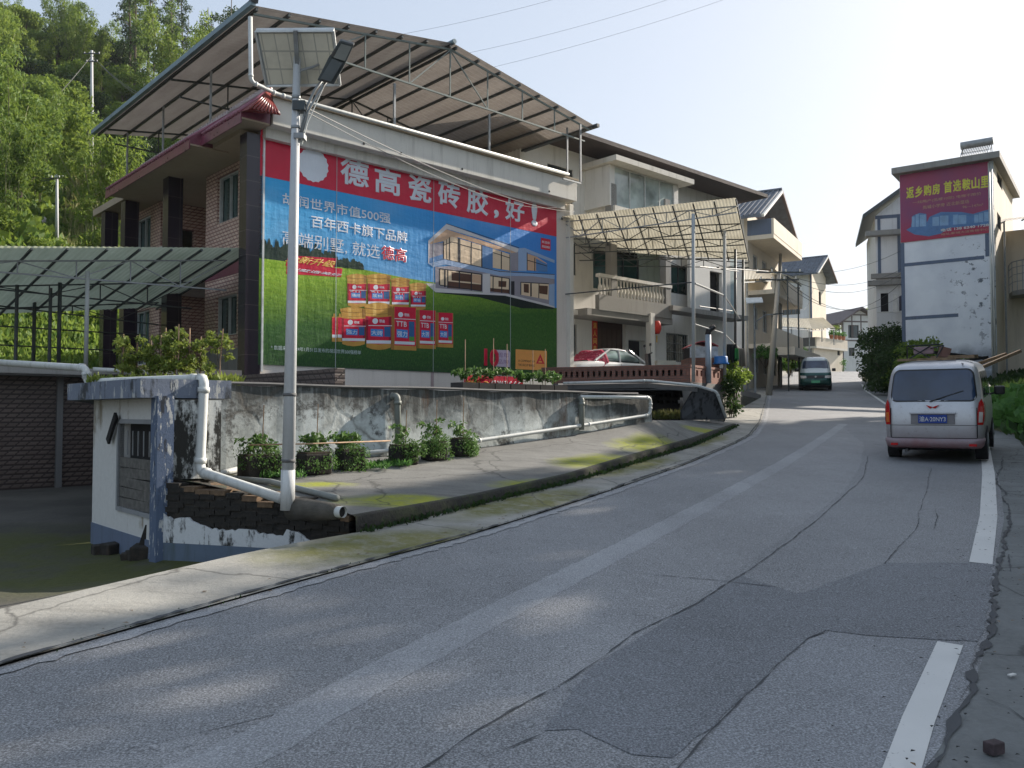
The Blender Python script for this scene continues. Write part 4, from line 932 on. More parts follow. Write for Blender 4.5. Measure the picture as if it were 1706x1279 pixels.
# buckets and bags (factor 7.108 from 540,440)
bz = lambda pts: zz4(pts, 7.108, 540, 440)
bcols = [pcol('tub_ochre', (.62, .34, .07), (.42, .22, .05)), PR, PW, pcol('label_blue', (.05, .25, .65)), pcol('label_teal', (.03, .12, .30)), pcol('tub_ochre_dark', (.34, .17, .04)), pcol('label_green', (.08, .30, .06)), pcol('tub_dark_red', (.30, .008, .03)), pcol('tub_light_ochre', (.78, .50, .14))]
def tub(x0, y0, x1, y1, txt, sub, lay, bag=False, foot=True, tw=None):
    B = MB(); w = x1 - x0; h = y1 - y0; sk = .045 * w * (1 if bag else .3)
    X = lambda u, v: (x0 + u * w, y0 + v * h + sk * u)
    if bag:
        pr_poly(B, bz([X(0, 0), X(1, 0), X(1, 1), X(0, 1)]), lay, 0); pr_poly(B, bz([X(.0, .0), X(.12, .0), X(.12, 1), X(0, 1)]), lay + .2, 5)
        pr_poly(B, bz([X(.13, .0), X(.98, .0), X(.98, .9), X(.13, .9)]), lay + .3, 1)
    else:
        pr_poly(B, bz([X(0, .03), X(.25, -.01), X(.5, -.03), X(.75, -.01), X(1, .03), X(1.0, .10), X(.96, .13), X(.93, .95), X(.75, .99), X(.5, 1.01), X(.25, .99), X(.07, .95), X(.04, .13), X(0, .10)]), lay, 0)
        pr_poly(B, bz([X(.0, .09), X(.5, .12), X(1, .09), X(1, .105), X(.5, .14), X(0, .105)]), lay + .2, 5); pr_poly(B, bz([X(.03, .20), X(.5, .225), X(.97, .2), X(.97, .21), X(.5, .24), X(.03, .21)]), lay + .2, 5)
        pr_poly(B, bz([X(.04, .27), X(.5, .30), X(.96, .27), X(.94, .86), X(.5, .89), X(.06, .86)]), lay + .3, 1)
        for u0, u1, c_ in ((.05, .13, 7), (.86, .95, 7)): pr_poly(B, bz([X(u0, .28), X(u1, .285), X(u1, .87), X(u0, .865)]), lay + .4, c_)
        pr_poly(B, bz([X(.30, .0), X(.42, -.005), X(.42, .265), X(.30, .26)]), lay + .1, 8); pr_poly(B, bz([X(.82, .02), X(.97, .05), X(.95, .25), X(.82, .26)]), lay + .1, 5)
    if foot: pr_poly(B, bz([X(.14 if bag else .07, .80), X(.94, .80), X(.93, .87), X(.14 if bag else .07, .87)]), lay + .5, 2)
    a = .10 if bag else .30; pr_poly(B, bz([(x0 + w * (.38 + .1 * cos(q_ * pi / 6)), y0 + h * (a + .08) + .1 * w * sin(q_ * pi / 6) + sk * .38) for q_ in range(12)]), lay + .5, 2)
    pr_poly(B, bz([X(.14, .27 if bag else .47), X(.97, .27 if bag else .47), X(.97, .285 if bag else .485), X(.14, .285 if bag else .485)]), lay + .45, 2)
    pr_poly(B, bz([X(.70, .33 if bag else .5), X(.92, .33 if bag else .5), X(.92, .72), X(.70, .72)]), lay + .5, 4); pr_poly(B, bz([X(.22, .55 if not bag else .52), X(.66, .56 if not bag else .53), X(.66, .72), X(.22, .71)]), lay + .5, 3)
    if bag: pr_poly(B, bz([X(.72, .68), X(.92, .68), X(.92, .78), X(.72, .78)]), lay + .6, 6)
    p = obj('printed_tub' if not bag else 'printed_bag', B, bcols, bn)
    def tx(s_, u0, v0, u1, v1, mat):
        (a0, z1), (a1, z0) = bz([X(u0, v0), X(u1, v1)]); lettering(s_, a0, a1, z0, z1, BQ - .005 - .0012 * (lay + .9), mat, p, bold=.008, th=.0008)
    tx('德高', .52, a + .04, .72, a + .12, PW)
    if txt: tx(txt, .2, .33 if bag else .48, .62, .46 if bag else .56, PW if txt != 'K11' or sub != '2' else PW)
    if sub: tx(sub, .24, .575 if not bag else .555, .64, .70, PW)
tub(262, 122, 510, 508, 'K11', '通用', 3.0); tub(1010, 225, 1212, 540, 'K11', '柔韧', 3.0); tub(785, 165, 1015, 520, 'K11', '彩色', 3.3); tub(500, 120, 790, 520, 'K11', '浆料', 3.6)
tub(190, 515, 500, 965, '', '强力', 4.2); tub(790, 500, 1090, 1010, 'TTB', '强力', 4.2, True); tub(1100, 540, 1320, 995, 'TTB', '大砖', 4.2, True); tub(1325, 570, 1525, 980, 'TTB', '大砖', 4.5, True); tub(475, 465, 810, 1008, '', '大砖', 4.8)
for x0 in (90, 155):
    B = MB(); pr_poly(B, bz([(x0, 620), (x0 + 58, 622), (x0 + 58, 920), (x0, 915)]), 4, 0); pr_poly(B, bz([(x0 + 3, 630), (x0 + 56, 632), (x0 + 56, 835), (x0 + 3, 832)]), 4.3, 1); pr_poly(B, bz([(x0 + 3, 832), (x0 + 56, 835), (x0 + 56, 870), (x0 + 3, 868)]), 4.4, 2); pr_poly(B, bz([(x0 + 20, 585), (x0 + 38, 585), (x0 + 42, 622), (x0 + 16, 620)]), 4.1, 0)
    obj('printed_cartridge', B, bcols, bn)
for px_ in (560, 722, 850):
    a = cL(px_, 400)[0]; obj('seam', MB().box(a - .008, a + .008, BQ - .0135, BQ - .0125, bzb, bzt), pcol('print_seam', (.45, .50, .52)), bn)
# edge lacing: eyelets along the banner's sides
for k in range(12): obj('eyelet', MB().tube([(bt0 + .06, BQ - .012, bzb + .3 + k * .48), (bt0 + .06, BQ - .006, bzb + .3 + k * .48)], .02, 8), M_steel, bn)
# small red shop sign under the banner, behind the potted tomatoes
sg = thing('shop_sign', 'small red sign with yellow and white lettering half hidden by potted plants', 'sign', FA.w(0, -8.0), FA.a)
c2 = lambda px, py: FA.ps(px, py, -8.0)
(sa, sz1), (sb, sz0) = c2(774, 624), c2(921, 648)
obj('board', MB().box(sa, sa + (sb - sa) * .64, 0, .02, sz0, sz1), PR, sg); obj('board', MB().box(sa + (sb - sa) * .641, sb, 0, .02, sz0, sz1 - .03), M_white, sg)
lettering('专业防水', sa + .03, sa + (sb - sa) * .17, sz0 + .03, sz0 + .12, -.003, MATS['print_yellow'], sg, bold=.01)
lettering('3', sa + (sb - sa) * .2, sa + (sb - sa) * .25, sz0 + .03, sz0 + .10, -.003, MATS['print_yellow'], sg, bold=.02)
lettering('67.20171', sa + (sb - sa) * .28, sa + (sb - sa) * .46, sz0 + .01, sz0 + .12, -.003, PW, sg, bold=.02); lettering('666', sa + (sb - sa) * .47, sa + (sb - sa) * .62, sz0 + .01, sz0 + .12, -.003, PW, sg, bold=.02)

# ------------------------------------------------------------ big gable shed roof on top of the house
rf = thing('roof_canopy', 'brown corrugated gable roof on steel trusses above the banner house', 'roof', A0, FA.a)
S0, S1 = -.75, 11.3
tL, zL = FA.ps(421, 10, S0); tM, zM = FA.ps(756, 72, S0); tR_, zR = FA.ps(991, 208, S0)
zR = zL = (zL + zR) / 2
obj('roof_sheet', corrug(S0, S1, lambda k: (tL, k, zL), lambda k: (tM, k, zM)), M_shB, rf)
obj('roof_sheet', corrug(S0, S1, lambda k: (tM, k, zM), lambda k: (tR_, k, zR)), M_shB, rf)
obj('ridge_cap', MB().tube([(tM, S0 - .05, zM + .05), (tM, S1 + .05, zM + .05)], .07, 8), M_shEdge, rf)
obj('gutter', MB().box(tL - .10, tL + .02, S0 - .12, S1, zL - .06, zL + .07), M_shEdge, rf)
obj('gutter', MB().box(tR_ - .02, tR_ + .10, S0 - .12, S1, zR - .06, zR + .05), M_dsteel, rf)
obj('gutter_end', MB().cbox((tL - .02, S0 - .1, zL + .08), (.16, .14, .12), 0, .3), M_dsteel, rf)
zat = lambda t_: zL + (zM - zL) * (t_ - tL) / (tM - tL) if t_ < tM else zM + (zR - zM) * (t_ - tM) / (tR_ - tM)
npl = 7
for side in (0, 1):
    for k in range(npl + 1):
        a = (tL + .12 + (tM - tL - .2) * k / npl) if side == 0 else (tM + .12 + (tR_ - tM - .2) * k / npl)
        obj('purlin', MB().box(a - .03, a + .03, S0 + .02, S1 - .05, zat(a) - .10, zat(a) - .028), M_dsteel, rf)
zbc = FA.ps(582, 96, S0 + .1)[1]
for j, s_ in enumerate((S0 + .15, 4.6, 10.2)):
    mt = metal('grey_green_truss_paint', (.20, .24, .23), .55, .2, .2) if j == 0 else M_dsteel
    c1 = obj('truss', MB().tube([(tL + .1, s_, zL - .13), (tM, s_, zM - .13)], .035, 4).tube([(tM, s_, zM - .13), (tR_ - .1, s_, zR - .13)], .035, 4), mt, rf)
    tlb, trb = tL + .35, tR_ - .35
    obj('bottom_chord', MB().tube([(tlb, s_, zbc - .13), (trb, s_, zbc - .13)], .03, 4), mt, c1)
    nn = 8
    for k in range(1, nn):
        a = tlb + (trb - tlb) * k / nn; obj('web', MB().tube([(a, s_, zbc - .13), (a, s_, zat(a) - .15)], .022, 4), mt, c1)
        b = tlb + (trb - tlb) * (k + (1 if k < nn / 2 else -1)) / nn
        if k in (1, 3, 5): obj('web', MB().tube([(a, s_, zbc - .13) if k % 2 else (a, s_, zat(a) - .15), (b, s_, zat(b) - .15) if k % 2 else (b, s_, zbc - .13)], .02, 4), mt, c1)
zp = zb_hi + .06
for (px_, s_) in ((657, -.3), (815, -.3)):
    a = FA.ps(px_, 190, s_)[0]; obj('post', MB().tube([(a, s_, ZTOP), (a, s_, zbc - .12)], .04, 4), M_steel, rf)
for (px_, py_, t_) in ((351, 180, .1), (272, 210, .1), (212, 260, .1)):
    s_ = FA.pt(px_, py_, t_)[0]; obj('post', MB().tube([(t_, s_, ZTOP), (t_, s_, zL - .1)], .035, 4), M_steel, rf)
for (px_, s_) in ((945, -.2), (967, -.7)):
    a = FA.ps(px_, 260, s_)[0]; zz_ = FA.ps(px_, 303 if px_ == 967 else 290, s_)[1]; obj('post', MB().tube([(a, s_, zz_), (a, s_, zR - .1)], .035, 4), M_steel, rf)
a1_ = FA.ps(945, 302, -.7)[0]; a2_ = FA.ps(967, 302, -.7)[0]; obj('post_foot', MB().tube([(a1_ - .2, -.7, zb_hi - .12), (a2_ + .02, -.7, zb_hi - .12)], .035, 4), M_steel, rf)
for a in (tM - 3, tM + .2, tM + 3.2):
    for s_ in (4.6, 10.2): obj('post', MB().tube([(a, s_, ZTOP), (a, s_, zbc - .12)], .04, 4), M_dsteel, rf)
# white rainwater pipe from the gutter down to the beam
dp = [(tL - .05, S0 - .1, zL - .05)]
w0 = FA.ps(417, 28, S0 - .1); w1 = FA.ps(418, 136, S0 - .1); w2 = FA.ps(463, 157, -.62); w3 = FA.ps(958, 297, -.62); w4 = FA.ps(938, 345, -.66)
pts = [FA.w(w0[0], S0 - .1, w0[1]), FA.w(w1[0], S0 - .1, w1[1]), FA.w(w2[0], -.62, w2[1]), FA.w(w3[0] - .3, -.62, zb_hi + .1)]
pipe('white rainwater pipe from the shed roof gutter down along the cream beam top', pts, .05)
cab = lambda p, q_, sag, n=14: [tuple(Vector(p).lerp(Vector(q_), k / n) - Vector((0, 0, sag * 4 * (k / n) * (1 - k / n)))) for k in range(n + 1)]
def wire(label, p, q_, sag, r=.008, n=14, group=None, name='wire'):
    c = cab(p, q_, sag, n); o = obj(name, MB().tube([tuple(Vector(x) - Vector(p)) for x in c], r, 4), plain('cable_sheath', (.05, .055, .06), .6), loc=tuple(p)); return tag(o, label, 'cable', group)
wire('thin cable sagging from the near street lamp across to the cream beam', P(512, 180, 7.9), FA.w(FA.ps(958, 350, -.55)[0], -.55, FA.ps(958, 352, -.55)[1]), .25, .006)
wire('second thin cable sagging from the near street lamp to the banner top corner', P(510, 186, 7.9), FA.w(FA.ps(930, 345, -.2)[0], -.2, FA.ps(930, 345, -.2)[1]), .32, .005)

# ------------------------------------------------------------ left terrace with canopy
DZ = 2.55
td = thing('terrace', 'raised terrace left of the banner house over a dark tiled basement', 'terrace', A0, FA.a)
obj('deck', MB().box(-14, -.42, .75, 9.5, DZ - .16, DZ), M_dgrey, td)
obj('basement_wall', MB().wall('s', 1.25, 1.4, -14, -.45, -.3, DZ - .161), M_tiled, td)
obj('basement_wall', MB().wall('t', -1.6, -1.4, 1.4 - 7.6, 1.249, -.3, DZ - .17), M_tiled, td)
tq = FA.ps(98, 740, 1.2)[0]; obj('basement_post', MB().box(tq - .06, tq + .06, 1.15, 1.245, -.3, DZ - .162), M_dgrey, td)
obj('deck_kerb', MB().box(-14, -.45, .70, .749, DZ - .12, DZ + .02), M_grey, td)
obj('planter_bed_wall', MB().box(-2.9, -1.0, -1.2, -1.05, 1.97, DZ), M_dgrey, td)
cn = thing('side_canopy', 'green translucent corrugated canopy on white trusses left of the banner house', 'canopy', A0, FA.a)
ST = 1.0
ta_, za_ = FA.ps(-40, 448, ST); tb_, zb_ = -.42, FA.ps(394, 485, ST)[1]
nL, nzL = FA.ps(-60, 409, .3); nR, nzR = FA.ps(431, 413, .3)
zc0 = (nzL); zc1 = nzR
lin = lambda t_: zc0 + (zc1 - zc0) * (t_ - nL) / (nR - nL)
BS = 6.5; drop = .85
obj('roof_sheet', corrug(nL - 1.2, nR, lambda k: (k, .3, lin(k)), lambda k: (k, .3 + BS, lin(k) - drop), .12, .006), M_shG, cn)
t0c = nL - 1.2
for px_ in (52, 112, 178, 232, 285, 335, 382, 420): 
    a = FA.ps(px_, 412, .35)[0]; z_ = lin(a); obj('purlin', MB().tube([(a, .3, z_ - .055), (a, .3 + BS, z_ - drop - .055)], .03, 4), M_dsteel, cn)
for a in (nL - .9,): obj('purlin', MB().tube([(a, .3, lin(a) - .055), (a, .3 + BS, lin(a) - drop - .055)], .03, 4), M_dsteel, cn)
for j, s_ in enumerate((ST, 3.2, 5.6)):
    zz_ = lambda t_: lin(t_) - .12 - drop * (s_ - .3) / BS
    truss(cn, (t0c, s_, zz_(t0c)), (-.42, s_, zz_(-.42)), za_ - .06, zb_ - (.0 if j == 0 else .25 * j), 6, .024, M_steel if j == 0 else M_dsteel)
pt0 = FA.ps(145, 500, ST)[0]
for s_ in (ST, 3.2, 5.6): obj('post', MB().tube([(pt0, s_, DZ), (pt0, s_, 4.75)], .045, 10), plaster('galvanised_post', (.42, .44, .44), (.2, .2, .19), .4) if s_ == ST else M_dsteel, cn, smooth=True)
for px_ in (28, 84): obj('post', MB().tube([(FA.ps(px_, 500, 3.2)[0], 3.2, DZ), (FA.ps(px_, 500, 3.2)[0], 3.2, 4.6)], .04, 8), M_dsteel, cn)
for px_ in (10, 95): obj('rail', MB().tube([(FA.ps(-40, 520, 6.5)[0], 6.4, 3.4 + (.5 if px_ == 10 else 0)), (-.5, 6.4, 3.4 + (.5 if px_ == 10 else 0))], .02, 5), M_dsteel, cn)
pipe('thin white gutter pipe running along the kerb of the side terrace', [P(155, 615, 17.9), P(245, 620, 18.6)], .05, joints=False)

# ------------------------------------------------------------ B: white three storey house beyond
SB = 2.7
hb = thing('white_house', 'long white three storey house with a glazed bay and a car parked before it', 'house', FA.w(0, SB), FA.a)
FB = Frame(*FA.w(0, SB)[:2], 42.7)
B0, B1 = 11.2, FB.ps(1222, 500, 0)[0]
bz2 = lambda x0, y0, x1, y1: (lambda A_, B_: (A_[0], B_[0], B_[1], A_[1]))(FB.ps(x0, y0, 0), FB.ps(x1, y1, 0))
GZ = 2.65; EZ = FB.ps(1060, 262, -1.2)[1]
wins = {'w_top_left': bz2(912, 271, 955, 345), 'w_mid_left': bz2(938, 401, 960, 459), 'w_low_left': bz2(936, 538, 960, 602)}
w_br = bz2(1110, 554, 1146, 604); w_mr = bz2(1118, 440, 1146, 492); rec = bz2(988, 388, 1108, 498); door = bz2(995, 532, 1042, 640); dk2 = bz2(1047, 565, 1075, 640); tl_ = bz2(884, 240, 905, 268)
door = (door[0], door[1], GZ, door[3]); dk2 = (dk2[0], dk2[1], GZ, dk2[3])
bay = bz2(1024, 276, 1125, 345)
holes = list(wins.values()) + [w_br, w_mr, rec, door, dk2]
holes = [h for h in holes]
obj('wall', MB().wall('s', 0, .24, B0, B1, 1.2, EZ, holes), M_offw, hb)
obj('wall', MB().wall('t', B1 - .24, B1, .24, 7, 1.2, EZ), M_offw, hb)
obj('wall', MB().wall('t', B0, B0 + .24, .24, 7, 1.2, EZ), M_offw, hb)
for k_, h in wins.items(): window(hb, 's', 0, *h, 1 if 'top' in k_ else 0, M_glass, M_dsteel, grille=k_ == 'w_low_left')
window(hb, 's', 0, *w_br, 1, M_glass, M_dsteel, grille=1); window(hb, 's', 0, *w_mr, 1, M_glassg, M_dsteel)
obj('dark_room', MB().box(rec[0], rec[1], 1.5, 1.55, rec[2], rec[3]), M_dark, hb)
window(hb, 's', 1.2, rec[0] + .3, rec[1] - .2, rec[2] + .1, rec[3] - .3, 3, M_glassg, M_dsteel)
dr = obj('door', MB().box(door[0] + .03, door[1] - .03, .12, .17, door[2], door[3] - .03), plain('dark_red_brown_door', (.045, .02, .018), .5), hb)
for k in range(5): a = door[0] + .1 + k * (door[1] - door[0] - .2) / 5; obj('door_panel', MB().box(a, a + .12 + (door[1] - door[0] - .3) / 5 * .5, .09, .119, door[2] + .2, door[3] - .3), plain('door_panel_brown', (.06, .03, .022), .45), dr)
obj('dark_opening', MB().box(dk2[0], dk2[1], .3, .34, dk2[2], dk2[3]), plain('deep_blue_dark', (.012, .014, .022), .8), hb)
# red couplets by the door
MR = plain('couplet_red', (.55, .03, .015), .6); cp0 = FB.ps(986, 521, 0)[0]; 
cpl = obj('couplet', MB().box(cp0, cp0 + .30, -.02, -.002, FB.ps(986, 602, 0)[1], FB.ps(986, 521, 0)[1]), MR, hb)
for k, ch in enumerate('福满人间春到门'): zt2 = FB.ps(986, 524, 0)[1] - k * .30; lettering(ch, cp0 + .05, cp0 + .25, zt2 - .24, zt2, -.021, MATS['print_yellow'], cpl, bold=.01)
obj('couplet', MB().box(door[0] - .02, door[1] + .1, -.018, -.002, door[3] + .02, door[3] + .24), MR, hb)
pc = FB.ps(1083, 560, -1.2)[0]
obj('porch_pillar', MB().box(pc - .14, pc + .12, -1.35, -1.1, GZ, FB.ps(1083, 522, -1.2)[1]), M_offw, hb)
lan = thing('red_lantern', 'red paper lantern hanging on the porch pillar of the white house', 'lantern', FB.w(pc + .3, -1.3, FB.ps(1086, 545, -1.2)[1]))
obj('lantern_body', MB().tube([(0, 0, -.32), (0, 0, -.24), (0, 0, -.08), (0, 0, .08), (0, 0, .24), (0, 0, .32)], .1, 12), MR, lan, smooth=True)
me = lan.children[0].data
for v in me.vertices: k = 1 + .9 * max(0, 1 - (v.co.z / .34) ** 2); v.co.x *= k; v.co.y *= k
for v in me.vertices: v.co.z *= .8
obj('tassel', MB().tube([(0, 0, -.32), (0, 0, -.6)], .03, 6), plain('tassel_yellow', (.5, .3, .05), .7), lan)
# balcony slab with balusters (second floor), curved nose
zb0 = FB.ps(1060, 502, -1.2)[1]; ba, bb = FB.ps(995, 480, -1.2)[0], FB.ps(1116, 490, -1.2)[0]
obj('balcony_slab', MB().box(ba - .6, bb + .1, -1.25, -.001, zb0 - .75, zb0 - .5), M_grey, hb)
obj('balcony_beam', MB().box(ba, bb, -1.3, -1.1, zb0 - .52, zb0 + .05), M_grey, hb)
obj('floor_ledge', MB().box(B0, ba - .61, -.8, -.001, zb0 - .72, zb0 - .55), M_offw, hb)
rl = obj('balustrade', MB().box(ba, bb, -1.32, -1.12, zb0 + .72, zb0 + .84), M_offw, hb); nb = 22; m0 = None
for k in range(nb):
    a = ba + .12 + (bb - ba - .24) * k / (nb - 1)
    if m0 is None:
        mb = MB().tube([(0, 0, 0), (0, 0, .08), (0, 0, .25), (0, 0, .45), (0, 0, .6), (0, 0, .68)], .06, 8); m0 = obj('baluster', mb, M_cream, rl, smooth=True)
        for v in m0.data.vertices: kk = {0: 1, .08: .6, .25: 1.25, .45: .55, .6: .7, .68: 1}[min((0, .08, .25, .45, .6, .68), key=lambda q_: abs(q_ - v.co.z))]; v.co.x *= kk; v.co.y *= kk
        m0.location = (a, -1.22, zb0 + .05)
    else: o = m0.copy(); COL.objects.link(o); o.parent = rl; o.location = (a, -1.22, zb0 + .05)
for px_ in (1020, 1110): a = FB.ps(px_, 440, -1.2)[0]; obj('balcony_column', MB().box(a - .16, a + .16, -1.3, -1.0, zb0 + .05, bay[2] - .3), M_grey, hb)
# glazed bay on the third floor
by0 = -1.3; (bta, _), (btb, _) = FB.ps(1024, 300, by0), FB.ps(1123, 300, by0); bzl, bzh = FB.ps(1060, 352, by0)[1], FB.ps(1060, 287, by0)[1]
obj('bay_floor', MB().box(bta - .1, btb + .3, by0 - .1, -.001, bzl - .25, bzl), M_cream, hb); obj('bay_roof', MB().box(bta - .5, btb + .7, by0 - .5, -.001, bzh + .02, bzh + .22), M_cream, hb)
window(hb, 's', by0, bta, btb, bzl, bzh, 3, M_glassb, M_alu, .03); obj('bay_post', MB().box(bta - .28, bta - .002, by0, -.001, bzl, bzh), M_offw, hb); obj('bay_post', MB().box(btb + .002, btb + .28, by0, -.001, bzl, bzh), M_offw, hb)
# small bay window beside it + roof
sa_ = bz2(992, 280, 1016, 345); window(hb, 's', -.12, sa_[0], sa_[1], sa_[2], sa_[3], 0, glass('grey_glass', (.06, .07, .07)), M_dsteel, .02)
obj('roof', MB().hull([(B0 - 1.4, -1.5, EZ), (B0 - 1.4, -1.5, EZ + .16), (B0 - 1.4, 3.5, EZ + 1.5), (B0 - 1.4, 8, EZ + .2), (B0 - 1.4, 8, EZ)], [(B1 + .6, -1.5, EZ), (B1 + .6, -1.5, EZ + .16), (B1 + .6, 3.5, EZ + 1.5), (B1 + .6, 8, EZ + .2), (B1 + .6, 8, EZ)]), plain('dark_brown_roof_tile', (.055, .042, .04), .8, 0, .3, 4, .5), hb)
# right-hand part: projecting greenish glass box and dark opening, platform
rx0, rx1 = FB.ps(1150, 500, -.6)[0], FB.ps(1205, 500, -.6)[0]
obj('side_bay', MB().wall('s', -.6, -.45, rx0, rx1 + .6, 6.0, 9.4, [(FB.ps(1183, 500, -.6)[0], FB.ps(1203, 500, -.6)[0], FB.ps(1190, 520, -.6)[1], FB.ps(1190, 452, -.6)[1])]), M_offw, hb)
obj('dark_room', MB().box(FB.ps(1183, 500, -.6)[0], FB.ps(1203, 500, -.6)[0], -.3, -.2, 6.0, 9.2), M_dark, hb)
obj('side_balcony', MB().box(FB.ps(1118, 520, -1.4)[0], rx1 + .6, -1.5, -.601, 5.75, 5.95), M_grey, hb)
obj('bay_end', MB().box(rx1 + .601, rx1 + .9, -.6, 2, 5.95, 9.4), plain('pale_teal_panel', (.35, .45, .46), .5), hb)

# ------------------------------------------------------------ forecourt of the white house with brick parapet
c0 = Vector(P(1150, 607, 23.6)); e0_ = Vector(P(930, 609, 25.2)); c1 = Vector(P(1206, 607, 25.8))
fz = c0.z - .50
fc = thing('forecourt', 'raised forecourt with red brick parapet over a dark undercroft', 'forecourt', (c0.x, c0.y, 0), 0)
lc = lambda v: (v[0] - c0.x, v[1] - c0.y, v[2])
poly = [Vector((e0_.x - .8, e0_.y, fz)), Vector((c0.x, c0.y, fz)), Vector((c1.x, c1.y, fz)), Vector(FB.w(B1 + 1.5, -.5, fz)), Vector(FB.w(B0, -.02, fz))]
obj('deck', MB().slab([lc(p) for p in poly], .22), M_dgrey, fc)
def brick_par(a, b, name, mat, nh, zlo, zhi, th=.14):
    a, b = Vector(lc(a)), Vector(lc(b)); L = (b - a).to_2d().length; ang = math.atan2(b.y - a.y, b.x - a.x)
    hs = []; hh = (zhi - zlo); w_ = L / nh
    if nh: hs = [(w_ * (k + .28), w_ * (k + .72), zlo + hh * .38, zlo + hh * .72) for k in range(nh)]
    o = obj(name, MB().wall('s', 0, th, 0, L, zlo, zhi - .07, hs).box(-.01, L + .01, -.02, th + .02, zhi - .07, zhi), mat, fc, loc=(a.x, a.y, 0)); o.rotation_euler = (0, 0, ang)
    obj('dark_backing', MB().box(.02, L - .02, th + .03, th + .05, zlo, zhi - .1), M_dark, o); return o
brick_par(Vector((e0_.x - .5, e0_.y, fz)), c0, 'brick_parapet', M_brick, 26, fz, c0.z)
brick_par(c0, c1, 'brick_parapet', plain('pale_red_brick', (.26, .13, .10), .9, 0, .3, 14, .3), 8, fz, c0.z)
# pillar wall down to the ground under the corner and side
obj('side_wall', MB().hull([lc(Vector((c0.x, c0.y, fz - .22))), lc(Vector((c0.x + .12, c0.y + .1, .9))), lc(Vector((c1.x, c1.y, .9))), lc(Vector((c1.x, c1.y, fz - .22)))], [lc(Vector((c0.x - .2, c0.y + .15, fz - .22))), lc(Vector((c0.x - .1, c0.y + .2, .9))), lc(Vector((c1.x - .2, c1.y + .1, .9))), lc(Vector((c1.x - .2, c1.y + .1, fz - .22)))]), M_grey, fc)
dc1 = Vector(FB.w(B1 + 1.5, -.5, 0)); obj('side_wall', MB().hull([lc(Vector((c1.x, c1.y, fz - .22))), lc(Vector((c1.x, c1.y, .9))), lc(Vector((dc1.x, dc1.y, 1.6))), lc(Vector((dc1.x, dc1.y, fz - .22)))], [lc(Vector((c1.x - .2, c1.y + .1, fz - .22))), lc(Vector((c1.x - .2, c1.y + .1, .9))), lc(Vector((dc1.x - .2, dc1.y, 1.6))), lc(Vector((dc1.x - .2, dc1.y, fz - .22)))]), M_medge, fc)
# undercroft: back wall with vent holes, sloping stair slab in front
yw = 24.6; m = MB(); xa, xb = e0_.x - .8 - c0.x, c0.x - .1 - c0.x
holes = []
for rr_, py in enumerate((658, 669)):
    for k in range(10): px_ = 1092 + k * 8.6 + (4 if rr_ else 0); x_, _, z_ = P(px_, py, yw); holes.append((x_ - c0.x - .045, x_ - c0.x + .045, z_ - .05, z_ + .05))
obj('undercroft_wall', MB().wall('s', yw - c0.y, yw - c0.y + .2, xa, xb, .8, fz - .225, holes), plain('near_black_wall', (.03, .03, .032), .9), fc)  # undercroft wall coloured nearly black all over
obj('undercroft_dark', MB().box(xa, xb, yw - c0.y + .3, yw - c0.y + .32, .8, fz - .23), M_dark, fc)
# open pale strip with grass at the foot
obj('foot_wall', MB().box(P(1084, 690, 22.6)[0] - c0.x, P(1137, 690, 22.6)[0] - c0.x, 22.6 - c0.y, 22.75 - c0.y, .8, P(1100, 683, 22.6)[2] - .35), M_dgrey, fc)
# the sloping black slab (stair cheek) with its pale pipe rail
sk = [P(940, 640, 21.6), P(1080, 637, 21.6), P(1160, 644, 21.2), P(1192, 654, 21.2), P(1208, 699, 21.4), P(1137, 699, 21.4), P(1137, 683, 21.4), P(940, 683, 21.4)]
hh_ = MB(); hh_.hull([lc(Vector(p)) for p in sk[2:7]], [lc(Vector(p) + Vector((0, .25, 0))) for p in sk[2:7]]); obj('stair_cheek', hh_, mouldy('damp_dark_render', (.07, .073, .078), .5, 3, (.015, .015, .015)), fc)
hh_ = MB(); hh_.slab([lc(Vector(P(930, 641, 21.6))), lc(Vector(P(1080, 638, 21.6))), lc(Vector(P(1162, 645, 21.2))), lc(Vector(P(1162, 640, 23.0))), lc(Vector(P(930, 638, 24.5)))], .12); obj('lower_slab', hh_, M_dgrey, fc)
pipe('thin white pipe following the sloping edge of the dark undercroft', [P(938, 638, 21.5), P(1080, 634, 21.5), P(1160, 642, 21.1), P(1194, 652, 21.1), P(1209, 695, 21.3)], .035, fillet=.1)

# ------------------------------------------------------------ yellow canopy over the forecourt
yc = thing('forecourt_canopy', 'large yellowed translucent canopy on tall steel posts before the white house', 'canopy', (5, 24, 0))
Yl = lambda v: (v[0] - 5, v[1] - 24, v[2])
FLc, FRc, BRc, BLc = Vector(P(936, 360, 27.0)), Vector(P(1226, 329, 23.6)), Vector(P(1248, 433, 31.5)), Vector(P(1000, 470, 35.0))
BLc = Vector(P(955, 415, 33.0))
def edge(a, b, k): return a.lerp(b, k)
nper = 58; v = []; m = MB()
for i in range(nper * 4 + 1):
    k = i / (nper * 4); d = .006 * sin(2 * pi * k * nper); a, b = FLc.lerp(FRc, k), BLc.lerp(BRc, k)
    for w in (0, .5, 1): p = a.lerp(b, w); v.append(Yl((p.x, p.y, p.z + d)))
m.add(v, [(i*3+j, i*3+j+1, (i+1)*3+j+1, (i+1)*3+j) for i in range(nper * 4) for j in (0, 1)]); obj('roof_sheet', m, M_shY, yc)
for k in range(10):
    u = k / 9; a, b = FLc.lerp(FRc, u), BLc.lerp(BRc, u); dz = Vector((0, 0, -.06)); obj('purlin', MB().tube([Yl(a + dz), Yl(b + dz)], .028, 4), M_dsteel, yc)
